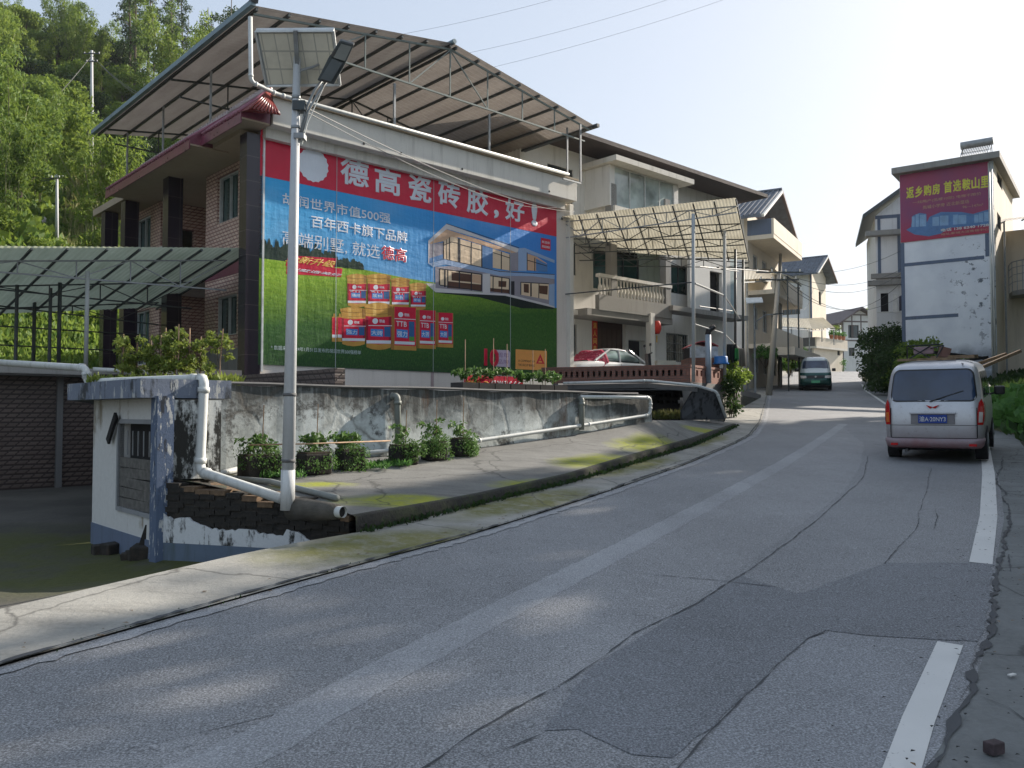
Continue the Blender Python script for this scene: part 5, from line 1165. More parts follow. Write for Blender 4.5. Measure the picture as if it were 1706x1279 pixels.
for j, w in enumerate((.06, .30, .55, .80, 1.0)):
    a, b = FLc.lerp(BLc, w), FRc.lerp(BRc, w); a.z -= .11; b.z -= .11
    tr_ = truss(yc, Yl(a), Yl(b), a.z - .55, b.z - .18, 8, .024, M_steel if j == 0 else M_dsteel)
posts = [(1155, 356, 608, 23.4), (1207, 384, 600, 25.7), (1225, 415, 608, 28.4), (1238, 432, 610, 30.4)]
tops = []
for px_, y0, y1, Y in posts:
    a, b = Vector(P(px_, y0, Y)), Vector(P(px_, y1, Y)); b.z = fz if px_ < 1220 else b.z; tops.append((a, b)); obj('post', MB().tube([Yl(b), Yl(a)], .05 if px_ < 1210 else .045, 10), MATS['galvanised_post'] if px_ < 1220 else M_dsteel, yc, smooth=True)
obj('stay', MB().tube([Yl(P(1158, 472, 23.4)), Yl(P(1206, 492, 25.7)), ], .03, 6), MATS['galvanised_post'], yc)
obj('stay', MB().tube([Yl(P(1207, 492, 25.7)), Yl(P(1232, 530, 28.4))], .025, 6), MATS['galvanised_post'], yc)
obj('stay', MB().tube([Yl(P(1158, 540, 23.4)), Yl(P(1206, 555, 25.7)), Yl(P(1236, 585, 28.4))], .02, 6), MATS['galvanised_post'], yc)
obj('stay', MB().tube([Yl(P(940, 490, 27.3)), Yl(P(1153, 470, 23.5))], .02, 6), M_dsteel, yc)
for px_, y0, Y in ((1240, 452, 31), (1190, 452, 27), (1180, 518, 27)): obj('stay', MB().tube([Yl(P(1165, y0 - 8, 24)), Yl(P(px_ + 40, y0, Y))], .018, 5), M_dsteel, yc)

# ------------------------------------------------------------ vehicles
def loop(w, x0, x1, rc, z, n=5):
    rc = min(rc, w * .95, (x1 - x0) * .45); pts = []
    for cx, cy, a0 in ((x1 - rc, w - rc, 0), (x0 + rc, w - rc, 90), (x0 + rc, -w + rc, 180), (x1 - rc, -w + rc, 270)):
        for k in range(n + 1): a = R(a0 + 90 * k / n); pts.append((cx + rc * cos(a), cy + rc * sin(a), z))
    return pts
class Body:
    def __init__(s, rows): s.r = rows          # (z, w, x_rear, x_front, rc_rear)
    def at(s, z):
        r = s.r
        if z <= r[0][0]: return r[0][1:]
        for a, b in zip(r, r[1:]):
            if z <= b[0]: u = (z - a[0]) / (b[0] - a[0]); return tuple(p + (q_ - p) * u for p, q_ in zip(a[1:], b[1:]))
        return r[-1][1:]
    def mesh(s, split=None):
        m = MB(); n = 24; v = []
        for (z, w, x0, x1, rc) in s.r: v += loop(w, x0, x1, rc, z)
        f = []; mi = []
        for j in range(len(s.r) - 1):
            for k in range(n): f.append((j*n+k, j*n+(k+1) % n, (j+1)*n+(k+1) % n, (j+1)*n+k)); mi.append(1 if split and s.r[j][0] < split else 0)
        f += [tuple(range(n-1, -1, -1)), tuple((len(s.r)-1)*n+k for k in range(n))]; mi += [1 if split else 0, 0]
        m.add(v, f); m.m = mi; return m
    def patch(s, name, outline, face, mat, parent, off=.008, sub=.09):
        """outline in (across, z); face 'rear','front','L','R'"""
        bm = bmesh.new(); fc = bm.faces.new([bm.verts.new((a, z, 0)) for a, z in outline]); bmesh.ops.triangulate(bm, faces=[fc])
        for _ in range(4):
            es = [e for e in bm.edges if e.calc_length() > sub]
            if not es: break
            bmesh.ops.subdivide_edges(bm, edges=es, cuts=1); bmesh.ops.triangulate(bm, faces=bm.faces[:])
        for v in bm.verts:
            a, z = v.co.x, v.co.y; w, x0, x1, rc = s.at(z)
            if face in ('rear', 'front'):
                e = max(0, abs(a) - (w - rc)); e = min(e, rc * .98); dx = rc - math.sqrt(rc * rc - e * e)
                v.co = (x0 + dx - off, a, z) if face == 'rear' else (x1 - dx + off, a, z)
            else: v.co = (a, (w + off) * (1 if face == 'L' else -1), z)
        bmesh.ops.recalc_face_normals(bm, faces=bm.faces[:])
        me = bpy.data.meshes.new(name); bm.to_mesh(me); bm.free(); me.materials.append(mat)
        for p in me.polygons: p.use_smooth = True
        return obj(name, me, mat, parent)
def rrect(a0, a1, z0, z1, r, n=4, taper=0.):
    out = []
    for cx, cz, s0 in ((a1 - r, z1 - r, 0), (a0 + r, z1 - r, 90), (a0 + r, z0 + r, 180), (a1 - r, z0 + r, 270)):
        for k in range(n + 1):
            a = R(s0 + 90 * k / n); x, z = cx + r * cos(a), cz + r * sin(a)
            out.append(((a0 + a1) / 2 + (x - (a0 + a1) / 2) * (1 - taper * (z - z0) / (z1 - z0)), z))
    return out
def wheel(parent, x, y, r, w=.19, rim=None):
    o = obj('wheel', MB().tube([(x, y - w/2, r), (x, y - w/2 + .02, r), (x, y + w/2 - .02, r), (x, y + w/2, r)], r, 20), M_rubber, parent, smooth=False)
    sgn = 1 if y > 0 else -1; obj('rim', MB().tube([(x, y + sgn * (w/2 - .01), r), (x, y + sgn * (w/2 + .008), r)], r * .62, 14), rim or M_steel, o)
    obj('hub', MB().tube([(x, y + sgn * (w/2), r), (x, y + sgn * (w/2 + .02), r)], r * .2, 8), M_dsteel, o); return o
def paint(name, c, dirt=(.22, .16, .13), amt=.5, metal_=.5, rough=.32, zlo=.2, zhi=.75):
    t = NT(name); o = t.map(); x, y, z = t.xyz(); n = t.noise(o, 3, 5, .7); f = t.noise(o, 14, 4, .7)
    k = t.math('MULTIPLY', t.ramp(t.math('ADD', z, t.math('MULTIPLY', n, .5)), zhi + .25, zlo + .25), amt, True)
    m = t.mix(k, t.mix(t.ramp(n, .4, .65, 0, .35), c, sc3(c, .75)), dirt); m = t.mix(t.ramp(f, .58, .7, 0, .3), m, sc3(dirt, .7))
    return t.fin(m, t.math('ADD', t.math('MULTIPLY', k, .3), rough), metal_)
P_silver = paint('dirty_silver_paint', (.55, .56, .59), (.24, .16, .15), .85, .45, .35, .22, .75)
G_car = glass('dark_car_glass', (.02, .035, .07), .05)
RED = plain('tail_light_red', (.45, .01, .012), .2); CLR = plain('clear_lamp', (.55, .5, .48), .15); AMB = plain('amber_lamp', (.6, .14, .03), .2)
pitch = math.atan(.054)
vrows = [(.26, .74, -1.93, 1.92, .16), (.33, .80, -1.99, 1.98, .20), (.55, .822, -2.03, 2.0, .22), (.80, .826, -2.02, 1.98, .22), (.98, .82, -1.99, 1.85, .22), (1.10, .80, -1.95, 1.7, .22), (1.30, .78, -1.90, 1.42, .20), (1.50, .75, -1.84, 1.18, .20), (1.62, .72, -1.79, 1.05, .20), (1.70, .67, -1.70, .95, .22), (1.755, .54, -1.44, .8, .26), (1.785, .38, -1.2, .6, .28)]
vb = Body(vrows); hd = R(58); rx, ry, _ = hitg(1561, 771)
vx, vy = rx + 2.0 * cos(hd) * .98, ry + 2.0 * sin(hd) * .98 + .1
van = thing('minivan', 'dirty silver minivan seen from behind with planks and a frame on its roof', 'van', (vx, vy, g(vy) + .012)); van.rotation_euler = (0, -pitch, hd); van.scale = (1, .95, 1)
bd = obj('body', vb.mesh(), P_silver, van, smooth=True); sb = bd.modifiers.new('round', 'SUBSURF'); sb.levels = sb.render_levels = 1
rw_ = vb.patch('rear_window', rrect(-.70, .70, 1.08, 1.60, .10, taper=.09), 'rear', G_car, van, .004)
vb.patch('window_seal', rrect(-.725, .725, 1.055, 1.625, .12, taper=.09), 'rear', M_blk, van, .0)
obj('rear_wiper', MB().tube([(-2.0, .05, 1.06), (-1.94, -.25, 1.16), (-1.92, -.50, 1.24)], .010, 5), M_blk, van)
seam = M_dark
def seamline(pts): return vb.patch('hatch_seam', pts, 'rear', seam, van, .003)
seamline([(-.70, .43), (.70, .43), (.70, .415), (-.70, .415)]); 
for s_ in (-1, 1):
    a, b = .70 * s_, .715 * s_; lo, hi = sorted((a, b)); seamline([(lo, .43), (hi, .43), (hi + .0, .95), (lo + .0, .95)])
seamline([(-.70, .655), (.70, .655), (.70, .648), (-.70, .648)])
bp = obj('bumper', Body([(.25, .765, -1.99, -1.5, .16), (.29, .80, -2.06, -1.5, .2), (.38, .825, -2.085, -1.5, .22), (.42, .82, -2.05, -1.5, .22)]).mesh(), paint('bumper_paint', (.34, .33, .36), (.26, .10, .10), .85, .3, .5, .2, .6), van, smooth=True)
for s_ in (-1, 1):
    lp = vb.patch('tail_light', [(s_ * y_, z_) for y_, z_ in ((.715, .66), (.80, .655), (.822, .80), (.815, 1.0), (.775, 1.10), (.735, 1.03), (.715, .85))][::s_], 'rear', RED, van, .014, .04)
    vb.patch('lamp_insert', [(s_ * y_, z_) for y_, z_ in ((.73, .70), (.79, .70), (.80, .87), (.74, .88))][::s_], 'rear', CLR if s_ < 0 else AMB, lp, .018, .04)
    m = vb.patch('side_light', [(-1.80, .68), (-1.70, .72), (-1.66, 1.0), (-1.72, 1.06), (-1.80, 1.0)], 'R' if s_ < 0 else 'L', RED, van, .006, .05)
# tail lights: right-hand one is at local -y
pl_ = obj('number_plate', MB().box(-2.07, -2.055, -.235, .235, .69, .835), plain('plate_blue', (.012, .05, .28), .35), van)
def plate_text(s, par, x, ya, yb, z0, z1, mat, bold=.012, sgn=1):
    me = text_mesh(s, bold); n = len(me.vertices); co = np.zeros(n*3, np.float32); me.vertices.foreach_get('co', co); co = co.reshape(-1, 3); lo, hi = co.min(0), co.max(0); u = (co - lo) / np.maximum(hi - lo, 1e-6)
    out = np.empty_like(co); out[:, 0] = x - u[:, 2] * .003 * sgn; out[:, 1] = ya + (yb - ya) * u[:, 0]; out[:, 2] = z0 + (z1 - z0) * u[:, 1]
    me.vertices.foreach_set('co', out.ravel()); me.materials.clear(); me.materials.append(mat)
    for p in me.polygons: p.material_index = 0
    me.update(); return obj('lettering', me, mat, par)
plate_text('渝A·20NY3', pl_, -2.071, .215, -.215, .715, .81, M_white)
hb_ = obj('garnish', MB().box(-2.075, -2.03, -.38, .38, .845, .885), P_silver, van); bevel(hb_, .012)
obj('plate_recess', MB().box(-2.045, -2.035, -.36, .36, .67, .845), plain('recess_grey', (.20, .19, .20), .5), van)
em = MB()
for s_ in (-1, 1): em.hull([(-2.02, s_ * .02, .945), (-2.02, s_ * .05, .945), (-2.02, s_ * .105, 1.0), (-2.02, s_ * .05, .985), (-2.02, s_ * .0, .965)], [(-1.98, s_ * .02, .945), (-1.98, s_ * .05, .945), (-1.98, s_ * .105, 1.0), (-1.98, s_ * .05, .985), (-1.98, s_ * .0, .965)])
obj('emblem', em, RED, van)
for x_ in (-1.25, 1.25):
    for y_ in (-.74, .74): wheel(van, x_, y_, .30, .20)
obj('underbody', MB().box(-1.85, 1.9, -.6, .6, .20, .30), M_dark, van)
obj('exhaust', MB().tube([(-1.6, .45, .2), (-2.02, .45, .2)], .03, 8), M_dsteel, van)
obj('number_lamp_reflector', MB().box(-2.10, -2.085, -.70, -.58, .30, .34), RED, van); obj('number_lamp_reflector', MB().box(-2.10, -2.085, .58, .70, .30, .34), RED, van)
for f_, x0_, x1_ in (('L', -1.55, -.75), ('L', -.65, .15), ('R', -1.55, -.75), ('R', -.65, .15), ('R', .22, .85), ('L', .22, .85)):
    vb.patch('side_window', rrect(x0_, x1_, 1.10, 1.56, .07), f_, G_car, van, .004, .12)
for s_ in (-1, 1):
    mr = obj('wing_mirror', MB().cbox((.95, s_ * .98, 1.16), (.12, .20, .17)), M_blk, van); bevel(mr, .03)
    obj('mirror_arm', MB().tube([(.98, s_ * .80, 1.08), (.96, s_ * .92, 1.12)], .02, 6), M_blk, mr)
obj('aerial', MB().tube([(-.9, -.28, 1.76), (-1.75, -.50, 1.70)], .008, 5), M_blk, van)
# load on the roof
for i, (y_, z_, L_, yaw) in enumerate([(-.10, 1.80, 1.9, .02), (.12, 1.80, 1.9, -.03), (.34, 1.80, 1.8, .04), (-.38, 1.80, 1.8, -.02)]):
    pass
ld = thing('plank', 'pale plank lying crosswise at the back of the minivan roof', 'plank', (0, 0, 0)); 
MV = Matrix.Translation(van.location) @ van.rotation_euler.to_matrix().to_4x4()
ld.matrix_world = MV
obj('board', MB().cbox((-1.25, .15, 1.80), (.14, .95, .045), .05), M_wood, ld)
ld2 = thing('plank', 'thicker plank sticking out to the passenger side of the minivan roof', 'plank'); ld2.matrix_world = MV; obj('board', MB().cbox((-.95, -.28, 1.83), (.18, .75, .06), -.3), M_wood, ld2)
ch = thing('folded_frame', 'dark crossed folding frame with a pink pad on the minivan roof', 'frame'); ch.matrix_world = MV
for a, b in (((-1.1, .45, 1.82), (-1.0, .10, 2.05)), ((-1.1, .10, 1.82), (-1.0, .45, 2.05)), ((-1.0, .48, 2.06), (-1.0, -.05, 2.07)), ((-1.1, .48, 1.82), (-1.1, .48, 2.06)), ((-1.1, .0, 1.82), (-1.05, -.12, 2.05)), ((-1.05, -.12, 2.05), (-1.0, .1, 2.0))): obj('bar', MB().tube([a, b], .013, 5), M_blk, ch)
pd_ = obj('pad', MB().cbox((-.95, .22, 1.97), (.08, .34, .14)), plain('faded_pink_cloth', (.34, .24, .26), .9), ch); bevel(pd_, .03)
obj('bundle', MB().cbox((-.95, -.12, 1.92), (.16, .16, .18), .4, .3), plain('brown_bundle', (.20, .11, .09), .9), ch)

# oncoming green minivan; light on its top is painted in as paler silver
orows = [(.20, .78, -2.1, 2.12, .2), (.32, .84, -2.2, 2.24, .28), (.60, .86, -2.2, 2.26, .30), (.85, .86, -2.2, 2.18, .32), (1.02, .85, -2.2, 1.95, .34), (1.14, .83, -2.2, 1.62, .32), (1.40, .79, -2.15, 1.28, .3), (1.65, .73, -2.1, .98, .28), (1.78, .66, -2.05, .78, .28), (1.86, .52, -1.9, .5, .28), (1.89, .36, -1.7, .3, .25)]
ob = Body(orows); ox_, oy_, _ = hitg(1359, 651); oh = R(251)
ov = thing('oncoming_van', 'green minivan, lit top coloured pale, driving towards the viewer down the road', 'van', (ox_ - 2.1 * cos(oh), oy_ - 2.1 * sin(oh), g(oy_ + 2) + .012)); ov.rotation_euler = (0, pitch * 1.3, oh)
bd = obj('body', ob.mesh(1.0), [paint('lit_top_green_paint', (.50, .56, .56), (.3, .3, .3), .1, .3, .25), paint('dark_green_paint', (.015, .075, .065), (.05, .05, .05), .3, .3, .25)], ov, smooth=True); sb = bd.modifiers.new('round', 'SUBSURF'); sb.levels = sb.render_levels = 1
ob.patch('windscreen', rrect(-.72, .72, 1.17, 1.68, .08, taper=.12), 'front', glass('windscreen_glass', (.03, .05, .10), .05), ov, .006)
ob.patch('grille', rrect(-.45, .45, .70, .86, .03), 'front', M_blk, ov, .01); ob.patch('lower_grille', rrect(-.55, .55, .26, .34, .02), 'front', M_blk, ov, .012)
for s_ in (-1, 1): ob.patch('headlight', [(s_ * y_, z_) for y_, z_ in ((.48, .72), (.78, .70), (.82, .86), (.50, .84))][::s_], 'front', CLR, ov, .012, .06); mr = obj('wing_mirror', MB().cbox((1.25, s_ * 1.0, 1.15), (.12, .2, .17)), M_blk, ov); bevel(mr, .03)
obj('number_plate', MB().box(2.26, 2.275, -.23, .23, .44, .58), plain('plate_green', (.10, .40, .22), .4), ov); obj('badge', MB().tube([(2.25, 0, .79), (2.27, 0, .79)], .05, 10), M_alu, ov)
for s_ in (-1, 1): 
    ob.patch('side_window', rrect(-1.9, .8, 1.2, 1.62, .1), 'L' if s_ > 0 else 'R', G_car, ov, .004, .2)
    for x_ in (-1.4, 1.4): wheel(ov, x_, s_ * .77, .31)
obj('underbody', MB().box(-2, 2, -.7, .7, .15, .3), M_dark, ov)

# white saloon in the forecourt
srows = [(.18, .72, -1.98, 1.95, .2), (.30, .80, -2.06, 2.06, .3), (.50, .82, -2.08, 2.08, .32), (.68, .82, -2.08, 2.02, .35), (.80, .80, -2.06, 1.85, .38), (.88, .77, -2.0, 1.45, .4), (.93, .72, -1.85, .95, .4)]
crows = [(.90, .74, -1.85, .98, .3), (1.05, .70, -1.62, .72, .28), (1.20, .65, -1.38, .42, .26), (1.33, .59, -1.05, .08, .25), (1.40, .50, -.8, -.15, .25)]
sx, sy, _ = FA.w(FA.ps(996, 600, .75)[0], .75)
sdn = thing('saloon_car', 'white saloon car parked in front of the white house behind the brick parapet', 'car', (sx, sy, fz + .002), FA.a + pi)
sbd = Body(srows); cbd = Body(crows); wp = paint('white_car_paint', (.62, .64, .66), (.4, .4, .38), .2, .05, .2)
for nm, B_, mt in (('body', sbd, wp), ('cabin', cbd, glass('painted_reflection_car_glass', (.20, .28, .28), .05))):  # cabin glass paled in its base colour to stand for reflections
    o = obj(nm, B_.mesh(), mt, sdn, smooth=True); q_ = o.modifiers.new('round', 'SUBSURF'); q_.levels = q_.render_levels = 1
obj('roof', Body([(1.325, .60, -1.08, .12, .25), (1.37, .56, -.98, .02, .25), (1.41, .46, -.8, -.15, .25)]).mesh(), wp, sdn, smooth=True)
for s_ in (-1, 1):
    for p0, p1 in (((.95, .72, .92), (.08, .60, 1.34)), ((-1.82, .72, .92), (-1.05, .60, 1.34)), ((-.35, .735, .92), (-.42, .60, 1.34))): obj('window_pillar', MB().tube([(p0[0], s_ * p0[1], p0[2]), (p1[0], s_ * p1[1], p1[2])], .035, 6), wp, sdn)
    sbd.patch('door_seam', [(-.36, .35), (-.34, .35), (-.34, .86), (-.36, .86)], 'L' if s_ > 0 else 'R', M_dark, sdn, .003)
    sbd.patch('tail_light', [(s_ * y_, z_) for y_, z_ in ((.5, .72), (.78, .70), (.78, .82), (.5, .82))][::s_], 'rear', RED, sdn, .01, .08)
    sbd.patch('headlight', [(s_ * y_, z_) for y_, z_ in ((.45, .58), (.76, .60), (.72, .72), (.45, .68))][::s_], 'front', CLR, sdn, .012, .08)
    for x_ in (-1.3, 1.3): wheel(sdn, x_, s_ * .74, .31)
t = NT('crimson_floral_cloth'); o_ = t.map(); vv = t.vor(o_, 14); MF = t.fin(t.mix(t.ramp(vv, .2, .35), (.55, .25, .30), (.28, .01, .05)), .9)
Msd = Matrix.Translation((sx, sy, fz)) @ Matrix.Rotation(FA.a + pi, 4, 'Z')
bk_ = MB(); gx_ = []; nu, nv_ = 12, 9
for i in range(nu + 1):
    for j in range(nv_ + 1):
        x_ = 1.12 - .80 * i / nu; y_ = .85 - 1.75 * j / nv_; cw, c0_, c1_, _ = cbd.at(1.0); zr_ = min(1.43, .93 + max(0, (.98 - x_)) * .56)
        over = max(0, abs(y_) - .58); z_ = zr_ - over * 1.6 + .02 + .02 * sin(i * 2.1 + j * 1.3); y_ = max(-.80, min(.80, y_ * (1 if over == 0 else .97))); gx_.append(tuple(Msd @ Vector((x_, y_, z_))))
bk_.add([(a - sx, b - sy, c - fz) for a, b, c in gx_], [(i*(nv_+1)+j, i*(nv_+1)+j+1, (i+1)*(nv_+1)+j+1, (i+1)*(nv_+1)+j) for i in range(nu) for j in range(nv_)])
bl = obj('blanket', bk_, MF, loc=(sx, sy, fz), smooth=True); s_m = bl.modifiers.new('thick', 'SOLIDIFY'); s_m.thickness = .015; tag(bl, 'crimson floral blanket spread over the windscreen of the white saloon', 'blanket')

# scooter, stove pipe, covered cart, blue tub, cloths
def W2(px, py, Y): return Vector(P(px, py, Y))
sc = W2(1106, 600, 26.5); sc.z = fz
so_ = thing('scooter', 'small parked scooter with a cream seat and black mirror behind the parapet', 'scooter', tuple(sc), R(10))
obj('seat', MB().cbox((.05, 0, .72), (.62, .26, .14)), plain('cream_seat', (.50, .47, .38), .6), so_); obj('body', MB().hull([(-.3, -.12, .3), (.5, -.12, .3), (.6, -.12, .62), (-.3, -.12, .62)], [(-.3, .12, .3), (.5, .12, .3), (.6, .12, .62), (-.3, .12, .62)]), M_offw, so_)
obj('front_shield', MB().hull([(-.55, -.16, .3), (-.45, -.16, .3), (-.50, -.16, 1.0), (-.58, -.16, 1.0)], [(-.55, .16, .3), (-.45, .16, .3), (-.50, .16, 1.0), (-.58, .16, 1.0)]), M_blk, so_)
obj('handlebar', MB().tube([(-.5, -.3, 1.02), (-.55, 0, .98), (-.5, .3, 1.02)], .02, 6), M_blk, so_)
for s_ in (-1, 1): o = obj('mirror', MB().cbox((-.55, s_ * .28, 1.28), (.03, .12, .08)), M_blk, so_); obj('mirror_stem', MB().tube([(-.52, s_ * .24, 1.03), (-.55, s_ * .27, 1.25)], .008, 5), M_blk, o)
obj('floorboard', MB().box(-.5, -.1, -.14, .14, .27, .33), M_blk, so_)
for x_ in (-.62, .5): wheel(so_, x_, .001, .24, .09)
b = W2(1180, 606, 24.6); b.z = fz; sp = thing('stove_pipe', 'blue grey stove pipe with a black bent cowl standing behind the parapet', 'pipe', tuple(b))
zt_ = P(1180, 557, 24.6)[2] - b.z; obj('flue', MB().tube([(0, 0, 0), (0, 0, zt_)], .085, 14), plain('zinc_blue', (.26, .32, .38), .45), sp, smooth=True); obj('cowl', MB().tube([(0, 0, zt_), (.02, 0, zt_ + .12), (.20, 0, zt_ + .24)], .09, 12), M_blk, sp, smooth=True)
b = W2(1166, 600, 26.5); b.z = fz; ct = thing('covered_cart', 'small cart with a red edged arched cover and pale plastic sides', 'cart', tuple(b))
w_ = .46 * 1; hz = P(1166, 569, 26.5)[2] - fz
arc = [(-.46 + .92 * k / 8, 0, hz - .18 + .16 * sin(pi * k / 8)) for k in range(9)]
m = MB(); m.add([(x, -.6, z) for x, y, z in arc] + [(x, .6, z) for x, y, z in arc], [(k, k+1, k+10, k+9) for k in range(8)]); o = obj('cover', m, plain('faded_red_tarp', (.42, .08, .09), .7), ct); o.modifiers.new('t', 'SOLIDIFY').thickness = .03
obj('side_sheet', MB().box(-.44, .44, -.57, -.55, hz - .75, hz - .2), plain('cloudy_plastic', (.40, .42, .44), .4, 0, .4, 5), ct); obj('tray', MB().box(-.48, .48, -.6, .6, .45, .85), M_brick, ct)
obj('dark_inside', MB().box(-.42, .42, -.53, .55, .86, hz - .22), M_dark, ct)
for x_ in (-.35, .35): wheel(ct, x_, -.5, .22, .1)
b = W2(1201, 606, 25.6); tb_ = thing('blue_tub', 'blue plastic tub upside down on the parapet corner', 'tub', (b.x, b.y, c1.z)); obj('tub_wall', MB().tube([(0, 0, .0), (0, 0, .05), (0, 0, .22), (0, 0, .24)], .23, 16, .19), plain('blue_plastic', (.02, .14, .40), .35), tb_, smooth=True); obj('rim', MB().tube([(0, 0, 0), (0, 0, .035)], .25, 16), MATS['blue_plastic'], tb_)
def cloth_hang(label, px0, px1, py0, py1, Y, mat, name='hanging_cloth'):
    a, b = W2(px0, py0, Y), W2(px1, py1, Y); n = 10; m = MB(); v = []
    for i in range(n + 1):
        for j in range(6): u, w = i / n, j / 5; v.append(((b.x - a.x) * (u + .1 * w * (u - .5)), .09 * sin(u * 17 + w) * (.3 + w), (b.z - a.z) * w * (1 - .08 * sin(u * 9))))
    m.add(v, [(i*6+j, i*6+j+1, (i+1)*6+j+1, (i+1)*6+j) for i in range(n) for j in range(5)]); o = obj(name, m, mat, loc=tuple(a), smooth=True); o.modifiers.new('t', 'SOLIDIFY').thickness = .012; return tag(o, label, 'cloth')
cloth_hang('black cloth hanging from the canopy rail beside the blue tub', 1211, 1227, 573, 611, 26.4, plain('black_cloth', (.012, .014, .014), .95))
cloth_hang('grey net cloth hanging next to the black cloth', 1229, 1240, 580, 612, 27.6, plain('grey_net', (.16, .15, .13), .95))
cloth_hang('narrow green cloth strip hanging against the black cloth', 1225, 1229, 580, 600, 26.3, plain('green_cloth', (.03, .22, .06), .9))

# ------------------------------------------------------------ far houses
M_slate = plain('grey_roof_tile', (.13, .15, .18), .8, 0, .35, 2.5, .6); M_gable = plain('dark_gable_boards', (.16, .13, .13), .8); M_warm = plaster('sun_tinted_cream_render', (.72, .65, .54), (.3, .26, .2), .35)  # M_warm: cream with the sun's warmth put into the colour of lit faces
def gable_roof(parent, F, t0, t1, s0, s1, ze, za, ov=.8, th=.16, mat=None, along='s', name='roof'):
    """ridge along s (gable face looks towards -s) or along t"""
    mat = mat or M_slate; tm = (t0 + t1) / 2
    if along == 's':
        for a, b in ((t0 - ov, tm), (t1 + ov, tm)):
            k = (za - ze) / (tm - t0) * ov; A = [(a, s0 - ov, ze - k), (b, s0 - ov, za), (b, s1 + ov, za), (a, s1 + ov, ze - k)]
            o = obj(name, MB().hull(A, [(x, y, z - th) for x, y, z in A]), mat, parent)
            n = int((s1 - s0 + 2 * ov) / .3); m = MB()
            for j in range(n): y = s0 - ov + .15 + j * .3; m.tube([(a, y, ze - k + .03), (b, y, za + .03)], .05, 4)
            obj('tile_ribs', m, mat, o, 'stuff')
        obj('ridge', MB().tube([(tm, s0 - ov - .05, za + .05), (tm, s1 + ov, za + .05)], .1, 6), mat, parent)
        for a in (t0 - ov, t1 + ov): obj('barge_board', MB().tube([(a, s0 - ov - .02, ze - (za - ze) / (tm - t0) * ov - .1), (tm, s0 - ov - .02, za - .1)], .12, 4), M_offw if a < tm else M_gable, parent)
# C
FC = Frame(13.75, 48.0, 60)
hc = thing('balcony_house', 'tall cream house with stacked balconies and a grey tiled gable roof', 'house', FC.w(0, 0), FC.a)
WC = 8.0; zF = [3.0, 5.6, 8.7, 11.9]; zeC = FC.pt(1250, 357, 0)[1]; zeC = FC.ps(1253, 357, 0)[1]; zaC = zeC + 2.0
hl = [(1.2 + 2.3 * k, 2.4 + 2.3 * k, z + 1.0, z + 2.4) for z in zF[:3] for k in range(3)] + [(1.5, 2.4, 12.2, 14.0)]
obj('wall', MB().wall('s', 0, .2, 0, WC, 1.5, zeC, hl[:9]), M_warm, hc)
obj('wall', MB().wall('t', 0, .2, .2, 11, 1.5, zeC, [(2 + 3 * k, 3.4 + 3 * k, z + 1, z + 2.4) for z in zF[:3] for k in range(3)]), M_bwhite, hc)
for (a, b, c, d) in hl[:9]: window(hc, 's', 0, a, b, c, d, 1, M_glass, M_alu, .1)
for z in zF[:3]:
    for k in range(3): window(hc, 't', 0, 2 + 3 * k, 3.4 + 3 * k, z + 1, z + 2.4, 1, M_glassg, M_alu, .1)
obj('gable_wall', MB().hull([(0, .05, zeC), (WC, .05, zeC), (WC / 2, .05, zaC - .1)], [(0, .2, zeC), (WC, .2, zeC), (WC / 2, .2, zaC - .1)]), M_gable, hc)
gable_roof(hc, FC, 0, WC, 0, 11, zeC, zaC, 1.1)
for i, z in enumerate(zF[1:]):
    sl = obj('balcony_slab', MB().box(-.1, WC + .1, -1.5, -.001, z - .25, z), M_warm, hc); obj('balcony_parapet', MB().box(-.1, WC + .1, -1.52, -1.38, z + .001, z + .9), M_warm, sl)
obj('balcony_parapet', MB().box(-.12, .02, -1.38, -.01, zF[3], zF[3] + .9), M_blueband, hc)
m = corrug(0, 4.0, lambda k: (k - .5, -2.4, 9.35), lambda k: (k - .5, -1.2, 9.7), .25, .02); obj('awning', m, M_shY, hc)
for k in range(2): a = -.4 + k * 3.0; obj('awning_post', MB().tube([(a, -2.3, 2.6), (a, -2.3, 9.35)], .045, 6), M_dsteel, hc)
obj('awning_beam', MB().tube([(-.6, -2.3, 9.28), (3.5, -2.3, 9.28)], .04, 4), M_dsteel, hc)
for k in range(9): obj('parapet_slot', MB().box(.3 + k * .85, .55 + k * .85, -1.535, -1.521, zF[1] - .9, zF[1] - .4), M_dark, hc)
obj('ground_lintel', MB().box(-.1, WC, -2.6, -1.53, 4.9, 5.35), M_warm, hc)
# D
FD = Frame(*P(1352, 600, 88)[:2], 55)
hdn = thing('gable_house', 'pale house with slate blue gable roof and three paned window beyond the canopies', 'house', FD.w(0, 0), FD.a)
WD = FD.ps(1376, 500, 0)[0]; zeD = FD.ps(1352, 449, 0)[1]; zaD = FD.ps(1371, 422, -1)[1]
tmD = WD / 2
dw = (lambda A_, B_: (B_[0], A_[0], B_[1], A_[1]))(FD.pt(1303, 480, 0), FD.pt(1333, 523, 0)); dw2 = (lambda A_, B_: (B_[0], A_[0], B_[1], A_[1]))(FD.pt(1308, 563, 0), FD.pt(1335, 590, 0)); gw = (lambda A_, B_: (A_[0], B_[0], B_[1], A_[1]))(FD.ps(1364, 485, 0), FD.ps(1368, 508, 0))
dw = (*sorted(dw[:2]), *sorted(dw[2:])); dw2 = (*sorted(dw2[:2]), *sorted(dw2[2:]))
obj('wall', MB().wall('s', 0, .2, 0, WD, 4, zeD, [gw]), M_warm, hdn); obj('wall', MB().wall('t', 0, .2, .2, 12, 4, zeD, [dw, dw2]), M_bwhite, hdn)
